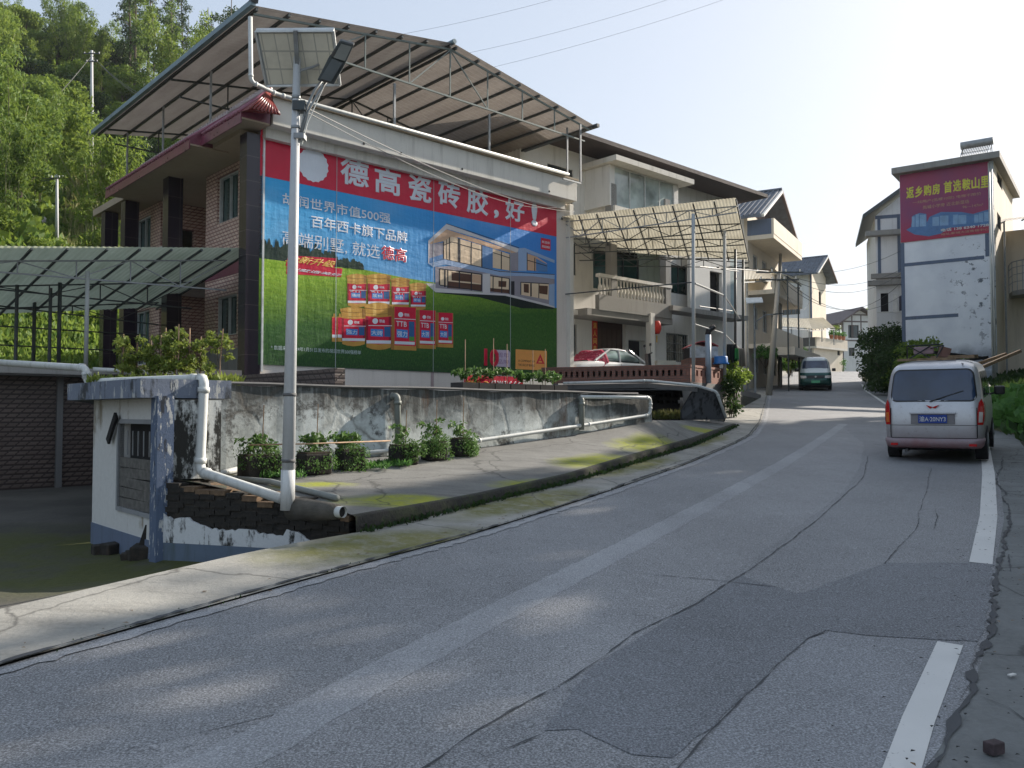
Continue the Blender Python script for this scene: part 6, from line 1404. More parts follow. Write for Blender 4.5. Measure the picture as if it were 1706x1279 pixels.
window(hdn, 't', 0, *dw, 3, M_glass, M_wood, .12); window(hdn, 't', 0, *dw2, 2, M_glass, M_dsteel, .12); window(hdn, 's', 0, *gw, 0, M_glass, M_dsteel, .12)
obj('gable_wall', MB().hull([(0, .02, zeD), (WD, .02, zeD), (tmD, .02, zaD - .2)], [(0, .2, zeD), (WD, .2, zeD), (tmD, .2, zaD - .2)]), M_warm, hdn)
gable_roof(hdn, FD, 0, WD, 0, 12, zeD, zaD, 1.0)
obj('downpipe', MB().tube([(-.1, -.06, 4), (-.1, -.06, zeD - .1)], .10, 8), M_blueband, hdn)
# D2 terrace house with pots
FE = Frame(*P(1356, 600, 83)[:2], 42)
h2_ = thing('flat_house', 'low flat roofed house with sun tinted side wall and potted plants on its parapet', 'house', FE.w(0, 0), FE.a)
WE = FE.ps(1404, 590, 0)[0]; z2 = FE.ps(1357, 570, 0)[1]; z1_ = FE.ps(1357, 580, 0)[1]
ew = (lambda A_, B_: (A_[0], B_[0], B_[1], A_[1]))(FE.ps(1395, 582, 0), FE.ps(1400, 592, 0))
obj('wall', MB().wall('s', 0, .2, 0, WE, 4, z1_, [ew]), M_warm, h2_); obj('dark_opening', MB().box(ew[0], ew[1], .1, .12, ew[2], ew[3]), M_dark, h2_)
obj('wall', MB().wall('t', 0, .2, .2, 9, 4, z1_), M_grey, h2_)  # wall and parapet turned from the sun are coloured darker for their shade
obj('roof_deck', MB().box(-.2, WE + .3, -.4, 9.2, z1_, z1_ + .2), M_cream, h2_)
obj('parapet', MB().box(-.2, WE + .3, -.4, -.25, z1_ + .2, z1_ + 1.1), M_warm, h2_); obj('parapet', MB().box(-.2, -.05, -.249, 9.2, z1_ + .2, z1_ + 1.1), M_dgrey, h2_)
# E half-timbered
FT = Frame(*P(1404, 600, 108)[:2], 10)
he = thing('timber_frame_house', 'white house with brown painted timber frame at the end of the road', 'house', FT.w(0, 0), FT.a)
WT = FT.ps(1466, 560, 0)[0]; zeT = FT.ps(1406, 535, 0)[1]; zaT = FT.ps(1428, 516, 0)[1]
t1w = (lambda A_, B_: (A_[0], B_[0], B_[1], A_[1]))(FT.ps(1413, 541, 0), FT.ps(1431, 563, 0)); t2w = (lambda A_, B_: (A_[0], B_[0], B_[1], A_[1]))(FT.ps(1414, 579, 0), FT.ps(1424, 593, 0))
obj('wall', MB().wall('s', 0, .2, 0, WT, 3, zeT, [t1w, t2w]), M_bwhite, he); obj('gable_wall', MB().hull([(0, 0, zeT), (WT, 0, zeT), (WT * .45, 0, zaT)], [(0, .2, zeT), (WT, .2, zeT), (WT * .45, .2, zaT)]), M_bwhite, he)
window(he, 's', 0, *t1w, 1, M_glass, M_gable); window(he, 's', 0, *t2w, 1, M_glass, M_gable)
for z in (zeT - .1, zeT + .8, FT.ps(1410, 568, 0)[1]): obj('timber', MB().box(0 if z < zeT + .5 else 1.2, WT if z < zeT + .5 else WT - 1.4, -.03, -.001, z, z + .18), M_gable, he)
for a in (.0, 1.3, 2.6, WT - .2): obj('timber', MB().box(a, a + .16, -.028, -.002, zeT - 2.2 if a > 0 else 4, zeT + .8 if 0 < a < 3 else zeT), M_gable, he)
obj('roof', MB().hull([(-.9, -.8, zeT - .5), (WT * .45, -.8, zaT + .1), (WT + .9, -.8, zeT - .5), (WT + .9, -.8, zeT - .3), (WT * .45, -.8, zaT + .35), (-.9, -.8, zeT - .3)], [(-.9, 8, zeT - .5), (WT * .45, 8, zaT + .1), (WT + .9, 8, zeT - .5), (WT + .9, 8, zeT - .3), (WT * .45, 8, zaT + .35), (-.9, 8, zeT - .3)]), M_gable, he)
# pale canopies in front of D
def small_canopy(name, label, pts, zs, mat, posts, zg, n=8):
    """pts: four corners as (px, py, Y) front-left, front-right, back-right, back-left"""
    c = [Vector(P(*p)) for p in pts]; o = thing(name, label, 'canopy', (c[0].x, c[0].y, 0)); L = lambda v: (v.x - c[0].x, v.y - c[0].y, v.z); m = MB(); v = []; N_ = 60
    for i in range(N_ + 1):
        k = i / N_; d = .03 * (i % 2); a, b = c[0].lerp(c[1], k), c[3].lerp(c[2], k); a.z += d; b.z += d; v += [L(a), L(b)]
    m.add(v, [(2*i, 2*i+1, 2*i+3, 2*i+2) for i in range(N_)]); obj('roof_sheet', m, mat, o)
    for k in range(n): a, b = c[0].lerp(c[1], k/(n-1)), c[3].lerp(c[2], k/(n-1)); a.z -= .07; b.z -= .07; obj('purlin', MB().tube([L(a), L(b)], .035, 4), M_dsteel, o)
    for a, b in ((c[0], c[1]), (c[3], c[2])): obj('beam', MB().tube([L(a - Vector((0, 0, .14))), L(b - Vector((0, 0, .14)))], .045, 4), M_steel, o)
    for k, w in posts: a = c[0].lerp(c[1], k).lerp(c[3].lerp(c[2], k), w); obj('post', MB().tube([(L(a)[0], L(a)[1], zg), L(a)], .05, 6), M_steel, o)
    return o
small_canopy('road_canopy', 'pale green canopy on thin posts in front of the slate roofed house', [(1262, 541, 64), (1352, 547, 72), (1345, 531, 80), (1262, 527, 72)], 0, M_shY, [(0, .0), (.3, 0), (.6, 0), (.95, 0)], 3.5)
small_canopy('road_canopy', 'second pale canopy reaching past the gable of the slate roofed house', [(1345, 549, 76), (1391, 546, 84), (1372, 529, 92), (1332, 531, 84)], 0, M_shY, [(.5, 0), (.95, 0)], 8.5)
small_canopy('balcony_canopy', 'small corrugated canopy sticking out below the balconies by the leaning pole', [(1236, 466, 44), (1306, 463, 52), (1292, 449, 54), (1238, 445, 48)], 0, M_shY, [(.1, .1), (.9, .1)], 2.6)
# stone wall along the road
sw_ = thing('stone_wall', 'ochre stone and brick garden wall along the left edge of the road', 'wall', (*P(1262, 640, 44)[:2], 0))
qa = Vector((lerp_poly(vo, 45) - .1, 45, 0)); bx_ = []
yy = 44.0; rs = random.Random(9)
while yy < 68:
    L = .9; x0 = lerp_poly(vo, yy) - .5; z0 = g(yy); top = z0 + (2.1 if yy < 58 else 1.5); dx = lerp_poly(vo, yy + L) - .5 - x0; ang = math.atan2(L, dx)
    zz = z0 - .2; 
    while zz < top:
        hh = rs.uniform(.22, .34)
        for k in range(2):
            o = obj('stone', MB().cbox((0, 0, 0), (rs.uniform(.44, .49), .5 + rs.uniform(-.05, .05), hh - .02), ang), M_brick2 if rs.random() < .5 else plain('ochre_stone', (.30, .22, .14), .95, 0, .4, 3, .5), sw_); o.location = (x0 + dx * (k + .5) / 2 - sw_.location.x, yy + L * (k + .5) / 2 - sw_.location.y, zz + hh / 2)
        zz += hh
    yy += L
m = MB(); m.tube([(lerp_poly(vo, y) - .5 - sw_.location.x, y - sw_.location.y, g(y) + (2.18 if y < 58 else 1.6)) for y in np.arange(44, 68, 2.)], .3, 4); obj('coping', m, M_brick2, sw_)

# poles and wires on the left side of the road
def upole(name, label, b, t_, r0, r1, mat, arms=(), cat='utility pole'):
    b, t_ = Vector(b), Vector(t_); o = thing(name, label, cat, tuple(b)); obj('pole', MB().tube([(0, 0, -.3), tuple(t_ - b)], r0, 12, r1), mat, o, smooth=True)
    for k, w in arms:
        c = (t_ - b) * k; a_ = obj('crossarm', MB().tube([tuple(c - Vector((w, .1, 0))), tuple(c + Vector((w, -.1, 0)))], .05, 4), M_dsteel, o)
        for j in range(4): q_ = c + Vector((w * (-.9 + .6 * j), 0, .12)); obj('insulator', MB().tube([tuple(q_ - Vector((0, 0, .1))), tuple(q_ + Vector((0, 0, .06)))], .045, 6), M_white, a_)
    return o
M_cpole = plaster('concrete_pole', (.36, .34, .30), (.15, .14, .12), .4)
upole('utility_pole', 'leaning grey utility pole beside the ochre stone wall', (*P(1280, 640, 42)[:2], g(42)), P(1298, 452, 42), .17, .10, M_cpole, [(.93, 1.0), (.99, 1.2)])
upole('utility_pole', 'upright pale utility pole behind the leaning pole, reaching above the balconies', (*P(1299, 620, 52)[:2], g(52)), P(1300, 412, 52), .15, .09, M_cpole, [(.70, .5)])
l2 = P(1258, 645, 38); l2 = (l2[0], l2[1], g(38)); o = thing('street_lamp', 'small distant solar street lamp tilted over the road beside the canopies', 'street lamp', l2); tz = P(1262, 505, 38)[2] - l2[2]
obj('pole', MB().tube([(0, 0, 0), (0, 0, tz)], .06, 10, .04), M_steel, o); pn = obj('solar_panel', MB().hull([(-.42, -.2, tz - .05), (.35, -.2, tz + .0), (.45, .3, tz + .28), (-.32, .3, tz + .25)], [(-.42, -.2, tz - .01), (.35, -.2, tz + .04), (.45, .3, tz + .32), (-.32, .3, tz + .29)]), M_alu, o)
obj('arm', MB().tube([(0, 0, tz - .9), (.5, 0, tz - .55), (.9, 0, tz - .5)], .025, 6), M_steel, o); obj('lamp_head', MB().cbox((1.1, 0, tz - .49), (.45, .16, .05), 0, 0, -.1), M_dsteel, o)
for i, (a, b_) in enumerate([((1305, 452, 42), (1500, 418, 46)), ((1306, 455, 42), (1502, 448, 46)), ((1306, 458, 42), (1502, 455, 46)), ((1304, 462, 42), (1502, 492, 46)), ((1304, 468, 42), (1502, 470, 46)), ((1303, 475, 42), (1355, 480, 86))]):
    wire(['highest thin wire from the leaning pole to the painted advert house', 'second wire down between the leaning pole and the advert house', 'third wire down between the leaning pole and the advert house', 'slack wire ending low on the advert house wall', 'fifth wire between the leaning pole and the advert house', 'short wire from the leaning pole to the slate roofed house'][i], P(*a), P(*b_), .5 + .25 * i, .012)
for i, (a, b_) in enumerate([((640, 62, 60), (1020, -30, 60)), ((760, 92, 60), (1140, -10, 60)), ((820, 112, 60), (1260, -20, 60))]):
    wire(['topmost overhead wire crossing the sky above the gable roof', 'middle overhead wire crossing the sky above the gable roof', 'lowest overhead wire crossing the sky above the gable roof'][i], P(*a), P(*b_), .3, .009)
# hill poles
for lab, (px_, py0, py1), Y in (('tall white concrete pole on the wooded hillside with crossarms', (153, 262, 84), 71), ('shorter white pole low on the wooded hillside', (95, 402, 291), 47)):
    b = Vector(P(px_, py0, Y)); b.z = min(b.z, H(b.x, b.y)); upole('hillside_pole', lab, b, P(px_, py1, Y), .2 * Y / 85, .12 * Y / 85, plaster('white_hill_pole', (.55, .56, .57), (.3, .3, .3), .3), [(.97, .7), (.9, .5)] if Y > 60 else [(.95, .35)])
hp1 = P(153, 92, 71)
for i, q_ in enumerate([(60, 195, 66), (300, 180, 60), (302, 190, 60)]): wire(['pale stay wire running down from the tall hillside pole', 'upper cable from the tall hillside pole to the shed roof', 'lower cable from the tall hillside pole to the shed roof'][i], hp1, P(*q_), .2 if i == 0 else .8, .02)
for i, q_ in enumerate([(-30, 290, 60), (-30, 268, 60)]): wire(['lower cable from the shorter hillside pole out of the picture', 'upper cable from the shorter hillside pole out of the picture'][i], P(95, 298, 47), P(*q_), .3, .02)

# ------------------------------------------------------------ G: advert house on the right of the road
FG = Frame(*P(1503, 560, 44.5)[:2], -36.6)
WG = FG.ps(1657, 400, 0)[0]
gh = thing('advert_house', 'tall narrow white house carrying a purple red property advert on its gable', 'house', FG.w(0, 0), FG.a)
zG0 = 3.0; zG1 = FG.ps(1503, 291, 0)[1]
M_lime = plaster('blue_white_lime', (.56, .60, .66), (.16, .2, .28), .3)
t = NT('peeling_lime_wall'); o_ = t.map(); x, y, z = t.xyz(); n1 = t.noise(o_, 2.2, 6, .7); n2 = t.noise(o_, .6, 4)
k = t.math('MULTIPLY', t.ramp(n1, .565, .60), t.ramp(t.math('SUBTRACT', t.math('MULTIPLY', x, 1.0), t.math('MULTIPLY', t.math('ABSOLUTE', t.math('SUBTRACT', z, 8.6)), .45)), 1.6, 3.0), True)
k2 = t.math('MULTIPLY', t.ramp(t.math('ADD', z, n2), 5.6, 5.2), t.ramp(n1, .3, .5), True)
m_ = t.mix(t.math('MAXIMUM', k, t.math('MULTIPLY', k2, .7)), t.mix(t.ramp(n2, .4, .6), (.74, .78, .83), (.64, .68, .74)), (.13, .15, .18)); M_peel = t.fin(m_, .85)
obj('wall', MB().wall('s', 0, .2, 0, WG, zG0, zG1), M_peel, gh)
sw = [(lambda A_, B_: (*sorted((A_[0], B_[0])), *sorted((A_[1], B_[1]))))(FG.pt(a, b, WG), FG.pt(c, d, WG)) for a, b, c, d in ((1661, 282, 1670, 318), (1681, 300, 1690, 330), (1661, 352, 1668, 386), (1682, 365, 1690, 384))]
sG = 9.0
obj('wall', MB().wall('t', WG - .2, WG, .2, sG, zG0, zG1, [s_ for s_ in sw if s_[1] < sG]), M_warm, gh); obj('wall', MB().wall('t', 0, .2, .2, sG, zG0, zG1), M_bwhite, gh)
for s_ in sw:
    if s_[1] < sG: window(gh, 't', WG, *s_, 1, M_glass, M_dsteel, .1, inw=-1)
obj('roof_slab', MB().box(-.3, WG + .35, -.5, sG + .4, zG1, zG1 + .32), M_grey, gh)
ba_z0 = FG.ps(1504, 405, 0)[1]; ba_z1 = zG1 - .02; ba0, ba1 = .02, FG.ps(1648, 300, 0)[0]
bz0_ = FG.ps(1503, 404, -.02)[1]
ad = thing('property_advert', 'purple red property advert sheet with yellow title high on the narrow white house', 'banner', FG.w(0, 0), FG.a)
t = NT('advert_purple'); x, y, z = t.xyz(); m_ = t.mix(t.ramp(t.noise(t.map(), .6, 4), .3, .7), (.20, .035, .12), (.30, .03, .09)); m_ = t.mix(t.ramp(z, bz0_, bz0_ + 1.4, .8, 0), m_, (.38, .01, .04)); M_adv = t.fin(m_, .45)
obj('sheet', MB().box(ba0, ba1, -.05, -.02, bz0_, ba_z1), M_adv, ad)
az = lambda px, py: FG.ps(1480 + px / 6.394, 220 + py / 6.394, -.055)
M_ylw = plain('advert_yellow', (.62, .60, .06), .5); M_dull = plain('advert_dull_yellow', (.42, .26, .16), .5); M_adb = plain('advert_blue', (.07, .17, .36), .5); M_adb2 = plain('advert_pale_blue', (.20, .34, .52), .5)
def atx(s, x0, y0, x1, y1, mat, bold=.02): (a0, z1), (a1, z0) = az(x0, y0), az(x1, y1); zc = (z0 + z1) / 2; lettering(s, a0, a1, z0, z1, -.056, mat, ad, bold=bold)
for i, ch in enumerate('返乡购房'): atx(ch, 190 + i * 92, 590 - i * 12, 275 + i * 92, 700 - i * 14, M_ylw, .03)
for i, ch in enumerate('首选鞍山里'): atx(ch, 590 + i * 98, 525 - i * 13, 680 + i * 98, 640 - i * 14, M_ylw, .03)
atx('一线两户(低价10套) 电梯不限价', 260, 740, 1000, 690, M_dull, .01) if False else None
def aline(s, x0, x1, yl, yr, h, mat, bold=.01):
    a0, zl = az(x0, yl); a1, zr_ = az(x1, yr); z = (zl + zr_) / 2; hh = az(x0, yl - h)[1] - zl; lettering(s, a0, a1, z, z + hh, -.056, mat, ad, bold=bold)
aline('一线两户(低楼10层) 电梯不限价', 260, 990, 775, 670, 36, M_dull); aline('尚城小学旁 近北新菜场', 370, 860, 825, 755, 40, M_dull); aline('96—147m²', 790, 1010, 812, 785, 28, M_dull)
m = MB(); sky_ = [(190, 1040), (240, 1010), (260, 890), (330, 860), (405, 870), (410, 960), (440, 900), (560, 850), (780, 850), (900, 870), (1075, 820), (1075, 990), (860, 1000), (640, 1020), (560, 1080), (430, 1110), (280, 1090)]
m.poly([(a, -.0535, z) for a, z in (az(*p) for p in sky_)]); obj('printed_skyline', m, M_adb, ad)
m = MB(); rq = random.Random(4)
for (x0, x1, yt, yb) in [(250, 280, 900, 1010), (290, 325, 875, 1010), (335, 400, 880, 1005), (470, 540, 905, 1000), (550, 640, 890, 995), (690, 740, 880, 985), (745, 830, 885, 980), (915, 960, 880, 965), (965, 1010, 865, 960), (1020, 1070, 850, 950)]: obj('printed_tower', MB().poly([(a, -.0550, z) for a, z in (az(*p) for p in ((x0, yt), (x1, yt - 4), (x1, yb - 4), (x0, yb)))]), M_adb2, ad)
aline('电话 138 6240 1728', 560, 1070, 1065, 1000, 34, M_white, .02); aline('地址:新城大道售楼中心', 560, 1070, 1100, 1045, 24, M_dull, .01)
# blue bands and rainwater pipes
for py in (430, 519): z = FG.ps(1508, py + 14, 0)[1]; obj('painted_band', MB().box(.1, FG.ps(1640 if py < 500 else 1595, 440, 0)[0], -.012, -.001, z, z + .18), M_blueband, gh)
obj('painted_band', MB().box(-.001, .18, -.014, -.001, zG0, bz0_ - .02), M_blueband, gh); obj('painted_band', MB().box(WG - .42, WG - .25, -.014, -.001, bz0_ - 1.2, bz0_ - .02), M_blueband, gh)
for px_ in (1652, 1656): a = FG.ps(px_, 500, -.08)[0]; obj('downpipe', MB().tube([(a, -.08, zG0), (a, -.08, zG1 - .1)], .05, 8), M_pvc, gh, smooth=True)
# water heater
wh = thing('solar_water_heater', 'solar water heater tank with slanting glass tubes on the narrow house roof', 'water heater', FG.w(FG.ps(1601, 262, .6)[0], .6, zG1 + .32), FG.a)
wl_ = FG.ps(1652, 250, .6)[0] - FG.ps(1601, 262, .6)[0]; zt_ = FG.ps(1625, 236, .6)[1] - zG1 - .32
obj('tank', MB().tube([(-.05, .35, zt_), (0, .35, zt_), (wl_, .35, zt_), (wl_ + .05, .35, zt_)], .20, 16), M_steel, wh, smooth=True)
for k in range(16): a = .1 + (wl_ - .2) * k / 15; obj('glass_tube', MB().tube([(a, .28, zt_ - .18), (a - .05, -.55, .12)], .024, 6), M_glass, wh)
for a in (.03, wl_ - .03): obj('stand', MB().tube([(a, .35, zt_ - .18), (a, .55, 0)], .02, 5).tube([(a, .28, zt_ - .2), (a, -.6, 0)], .02, 5).tube([(a, .5, 0), (a, -.6, 0)], .02, 5), M_steel, wh)
obj('stand_bar', MB().tube([(0, -.15, .42), (wl_, -.15, .42)], .02, 5), M_steel, wh); obj('stand_bar', MB().tube([(0, -.58, .1), (wl_, -.58, .1)], .025, 5), M_steel, wh)
# wing behind, on the left
FH = Frame(*P(1461, 560, 52)[:2], -20)
hw = thing('gabled_wing', 'white gabled house with stepped balconies behind the advert house', 'house', FH.w(0, 0), FH.a)
zH1 = FH.ps(1461, 352, 0)[1]; zHm = FH.ps(1500, 322, 0)[1]; WH = 6.4
obj('wall', MB().wall('s', 0, .2, 0, WH, 3, zH1 - .3, [(.25, .7, FH.ps(1470, 520, 0)[1], FH.ps(1470, 488, 0)[1])]), M_bwhite, hw); obj('dark_recess', MB().box(.2, .8, .25, .3, 5, 10), M_dark, hw); obj('gable_wall', MB().hull([(0, 0, zH1 - .3), (WH, 0, zH1 - .3), (WH / 2, 0, zH1 + 2.2)], [(0, .2, zH1 - .3), (WH, .2, zH1 - .3), (WH / 2, .2, zH1 + 2.2)]), M_bwhite, hw)
obj('wall', MB().wall('t', 0, .2, .2, 9, 3, zH1 - .3), M_bwhite, hw)
k = (zHm - zH1) / (FH.ps(1500, 322, 0)[0])
obj('roof', MB().hull([(-.75, -.7, zH1 - .75 * k), (WH / 2, -.7, zH1 + k * WH / 2), (WH / 2, -.7, zH1 + k * WH / 2 + .25), (-.75, -.7, zH1 - .75 * k + .25)], [(-.75, 9, zH1 - .75 * k), (WH / 2, 9, zH1 + k * WH / 2), (WH / 2, 9, zH1 + k * WH / 2 + .25), (-.75, 9, zH1 - .75 * k + .25)]), M_dsteel, hw)
for py, e in ((388, .6), (458, .3), (470, .5)): z = FH.ps(1461, py, 0)[1]; obj('floor_slab', MB().box(-e, WH, -e, -.001, z - .25, z + .05), M_grey, hw)
for py in (362,): z = FH.ps(1465, py, 0)[1]; obj('painted_band', MB().box(0, WH, -.012, -.001, z - .1, z + .12), M_blueband, hw)
for px_ in (1462, 1495): a = FH.ps(px_, 400, 0)[0]; obj('painted_band', MB().box(a, a + .18, -.016, -.001, zH1 - 4, zH1 - .31), M_blueband, hw)
for k_ in range(3): obj('laundry_cloth', MB().box(.9 + .35 * k_, 1.15 + .35 * k_, -.62, -.60, FH.ps(1480, 520, 0)[1], FH.ps(1480, 492 + 4 * k_, 0)[1]), [M_white, plain('laundry_dark', (.05, .05, .07), .9), plain('laundry_blue', (.1, .15, .3), .9)][k_], hw)
obj('balcony_rail', MB().tube([(.0, -.6, FH.ps(1470, 522, 0)[1]), (3.5, -.6, FH.ps(1470, 522, 0)[1])], .04, 5), M_white, hw)
# side annex: canopy, rounded balcony, wall in sun tinted cream
FI = FG
hi = thing('annex_house', 'annex in sun tinted cream plaster with a bowed balcony railing and a dark canopy', 'house', FG.w(0, 0), FG.a)
tI = WG + 1.3; sI0 = FG.pt(1676, 520, tI)[0]
sI0 = 3.5
zI1 = CZ + ray(1690, 388)[1] * FG.w(tI, 6)[1]
obj('wall', MB().wall('s', sI0, sI0 + .2, WG + .001, tI + 3, 3, zI1 - .2, [(tI - .3, tI + .3, 4.8, 6.6)]), M_warm, hi); obj('wall', MB().wall('t', tI + 3, tI + 3.2, sI0, 14, 3, zI1 - .2), M_warm, hi); obj('dark_recess', MB().box(tI - .3, tI + .3, sI0 + .12, sI0 + .14, 4.8, 6.6), M_dark, hi)
obj('canopy_sheet', corrug(0, 5.0, lambda k: (WG + .1 + k, 1.2, zI1 - .1), lambda k: (WG + .1 + k, sI0, zI1 + .5), .2, .02), M_shB, hi)
for k in range(6): obj('canopy_rafter', MB().tube([(WG + .2 + k * .9, 1.2, zI1 - .18), (WG + .2 + k * .9, sI0, zI1 + .42)], .04, 4), M_dsteel, hi)
zR0 = CZ + ray(1690, 485)[1] * FG.w(tI, 3)[1]; zR1 = CZ + ray(1690, 437)[1] * FG.w(tI, 3)[1]
arc = [(WG + .25 + 3.6 * u, sI0 - 1.9 * math.sqrt(max(0, 1 - (2 * u - 1) ** 2)) ** .8 - .02) for u in np.linspace(0, 1, 15)]
obj('balcony_floor', MB().hull([(a, b, zR0 - .25) for a, b in arc], [(a, b, zR0) for a, b in arc]), M_grey, hi)
rl_ = obj('railing', MB().tube([(a, b, zR1) for a, b in arc], .03, 6), M_steel, hi)
for f_ in (.3, .55, .8): obj('rail_bar', MB().tube([(a, b, zR0 + (zR1 - zR0) * f_) for a, b in arc], .018, 5), M_steel, rl_)
for a, b in arc: obj('rail_post', MB().tube([(a, b, zR0), (a, b, zR1)], .02, 5), M_steel, rl_)
obj('balcony_post', MB().tube([(WG + .3, 1.3, 3), (WG + .3, 1.3, zI1 - .1)], .05, 6), M_steel, hi)
# scrap at the foot of the advert house
rq = random.Random(12)
for i, (px_, py_, L_, a_) in enumerate([(1600, 592, 2.6, .15), (1612, 600, 2.0, -.25), (1590, 598, 1.6, .4), (1640, 602, 2.2, -.5), (1668, 598, 2.0, -.6)]):
    p = P(px_, py_, 36 - i * .4); o = obj('timber_offcut', MB().cbox((0, 0, 0), (L_, .14, .12), .2, 0, a_ * .6), M_wood if i > 2 else M_dark, loc=(p[0], p[1], max(p[2], H(p[0], p[1]) + .1)))
    tag(o, ['long black timber on the scrap heap below the advert house', 'black timber crossing the scrap heap below the advert house', 'short black timber at the back of the scrap heap', 'brown timber sloping up beside the white downpipes', 'brown timber leaning at the annex wall'][i], 'timber')
tp_ = MB(); p = P(1612, 608, 35.5)
for k in range(14): a0 = 2 * pi * k / 14; tp_.v.append((1.5 * cos(a0), .8 * sin(a0), 0))
tp_.v += [(.7 * cos(2 * pi * k / 14), .4 * sin(2 * pi * k / 14), .75 + .2 * sin(k * 2.2)) for k in range(14)] + [(0, 0, .95)]
tp_.f = [(k, (k + 1) % 14, 14 + (k + 1) % 14, 14 + k) for k in range(14)] + [(14 + k, 14 + (k + 1) % 14, 28) for k in range(14)]; tp_.m = [0] * 28
tag(obj('covered_heap', tp_, plain('dark_blue_tarp', (.04, .05, .07), .6), loc=(p[0], p[1], H(p[0], p[1]) - .05), smooth=True), 'low heap under a dark tarpaulin at the foot of the advert house', 'heap')
# warm house further right, tile roof peeping

# ------------------------------------------------------------ trees and shrubs
def tree_proto(name, label, kind, seed, group, mat=None, cat='tree'):
    rs = random.Random(seed); o = thing(name, label, cat, (0, 0, 0), 0, group)
    if kind == 'broad':
        h = rs.uniform(5.5, 7.5); tr_ = MB().tube([(0, 0, -1), (rs.uniform(-.3, .3), .1, h * .35), (rs.uniform(-.5, .5), rs.uniform(-.4, .4), h * .75)], .2, 8, .06); bl = []
        for k in range(9):
            a = rs.uniform(0, 6.28); r_ = rs.uniform(.3, 2.2); z = rs.uniform(.28, .9) * h; bl.append((r_ * cos(a), r_ * sin(a), z, rs.uniform(.9, 1.7), rs.uniform(.6, 1.2)))
            tr_.tube([(0, 0, z * .6), (r_ * .8 * cos(a), r_ * .8 * sin(a), z)], .06, 5, .02)
        v = leaf_cloud(bl, 5200, .30, .5, .5, seed, .35)
    elif kind == 'bamboo':
        tr_ = MB(); bl = []; h = rs.uniform(8.5, 11.5)
        for k in range(8):
            a = rs.uniform(0, 6.28); r0 = rs.uniform(.1, .9); r1 = r0 + rs.uniform(.6, 1.9); hh = h * rs.uniform(.7, 1)
            p0 = Vector((r0 * cos(a), r0 * sin(a), -1)); p1 = Vector((r0 * 1.2 * cos(a), r0 * 1.2 * sin(a), hh * .6)); p2 = Vector((r1 * cos(a), r1 * sin(a), hh))
            tr_.tube([p0, p1, p2, p2 + Vector((cos(a) * .5, sin(a) * .5, -.5))], .05, 5, .012)
            for u in np.linspace(.2, 1.05, 8): c = p1.lerp(p2, (u - .35) / .65) if u > .35 else p0.lerp(p1, u / .35 * .8 + .2); bl.append((c.x + rs.uniform(-.3, .3), c.y + rs.uniform(-.3, .3), c.z - .1, rs.uniform(.45, .85), rs.uniform(.35, .7)))
        v = leaf_cloud(bl, 6000, .34, .22, 1.3, seed, .15)
    elif kind == 'slim':
        h = rs.uniform(9, 12); tr_ = MB().tube([(0, 0, -1), (.1, 0, h * .5), (rs.uniform(-.3, .3), 0, h)], .12, 6, .03); bl = []
        for k in range(11): z = h * (.3 + .7 * k / 11); a = rs.uniform(0, 6.28); r_ = rs.uniform(.2, 1.0) * (1.1 - .6 * k / 11); bl.append((r_ * cos(a), r_ * sin(a), z, .62, .42)); tr_.tube([(0, 0, z - .3), (r_ * 1.3 * cos(a), r_ * 1.3 * sin(a), z)], .03, 4, .01)
        v = leaf_cloud(bl, 1500, .26, .35, .6, seed, .1)
    else:
        h = rs.uniform(1.8, 2.8); tr_ = MB(); bl = []
        for k in range(7): a = rs.uniform(0, 6.28); r_ = rs.uniform(0, 1.3); tr_.tube([(0, 0, -.5), (r_ * cos(a), r_ * sin(a), h * .5)], .04, 4, .02); bl.append((r_ * cos(a), r_ * sin(a), rs.uniform(.3, .8) * h, rs.uniform(.6, 1.1), rs.uniform(.5, .9)))
        v = leaf_cloud(bl, 3400, .20, .5, .4, seed, .35)
    obj('trunk', tr_, M_bark if kind != 'bamboo' else plain('bamboo_culm', (.16, .17, .07), .6), o, smooth=True)
    obj('crown', quads_mesh('crown', v, mat or {'broad': L_brd, 'bamboo': L_bam, 'slim': L_drk, 'shrub': L_brd}[kind]), None, o, 'stuff'); return o
TG = 'trees and bamboo on the hillside'
PRO = {k: [tree_proto(n, l, k, 20 + i * 7 + j, TG, m_, c_) for i, (n, l, m_, c_) in enumerate(v)] for j, (k, v) in enumerate({
    'broad': [('broadleaf_tree', 'round bushy tree', L_brd, 'tree'), ('broadleaf_tree', 'round bushy tree', L_drk, 'tree'), ('broadleaf_tree', 'round bushy tree', L_bam, 'tree')],
    'bamboo': [('bamboo_clump', 'drooping clump of feathery bamboo', L_bam, 'bamboo'), ('bamboo_clump', 'drooping clump of feathery bamboo', L_brd, 'bamboo'), ('bamboo_clump', 'drooping clump of feathery bamboo', L_bam, 'bamboo')],
    'slim': [('slim_tree', 'tall thin sparse tree', L_drk, 'tree'), ('slim_tree', 'tall thin sparse tree', L_brd, 'tree')],
    'shrub': [('shrub', 'low leafy shrub', L_brd, 'shrub'), ('shrub', 'low leafy shrub', L_bam, 'shrub')]}.items())}
first = set(); rs = random.Random(77); pts = []
def put(kind, x, y, sc_=1., where='on the hillside'):
    p = rs.choice(PRO[kind]); z = H(x, y) - .2; base = {'broad': 'round bushy tree', 'bamboo': 'drooping feathery bamboo clump', 'slim': 'tall thin sparse tree', 'shrub': 'low leafy shrub'}[kind]
    lab = base + ' ' + where
    if p not in first: first.add(p); p.location = (x, y, z); p.rotation_euler = (0, 0, rs.uniform(0, 6)); p.scale = (sc_,) * 3; p['label'] = lab; r_ = p
    else: r_ = dup(p, (x, y, z), rs.uniform(0, 6), lab, sc_)
    r_['group'] = TG if 'hill' in where else 'trees ' + where
    return r_
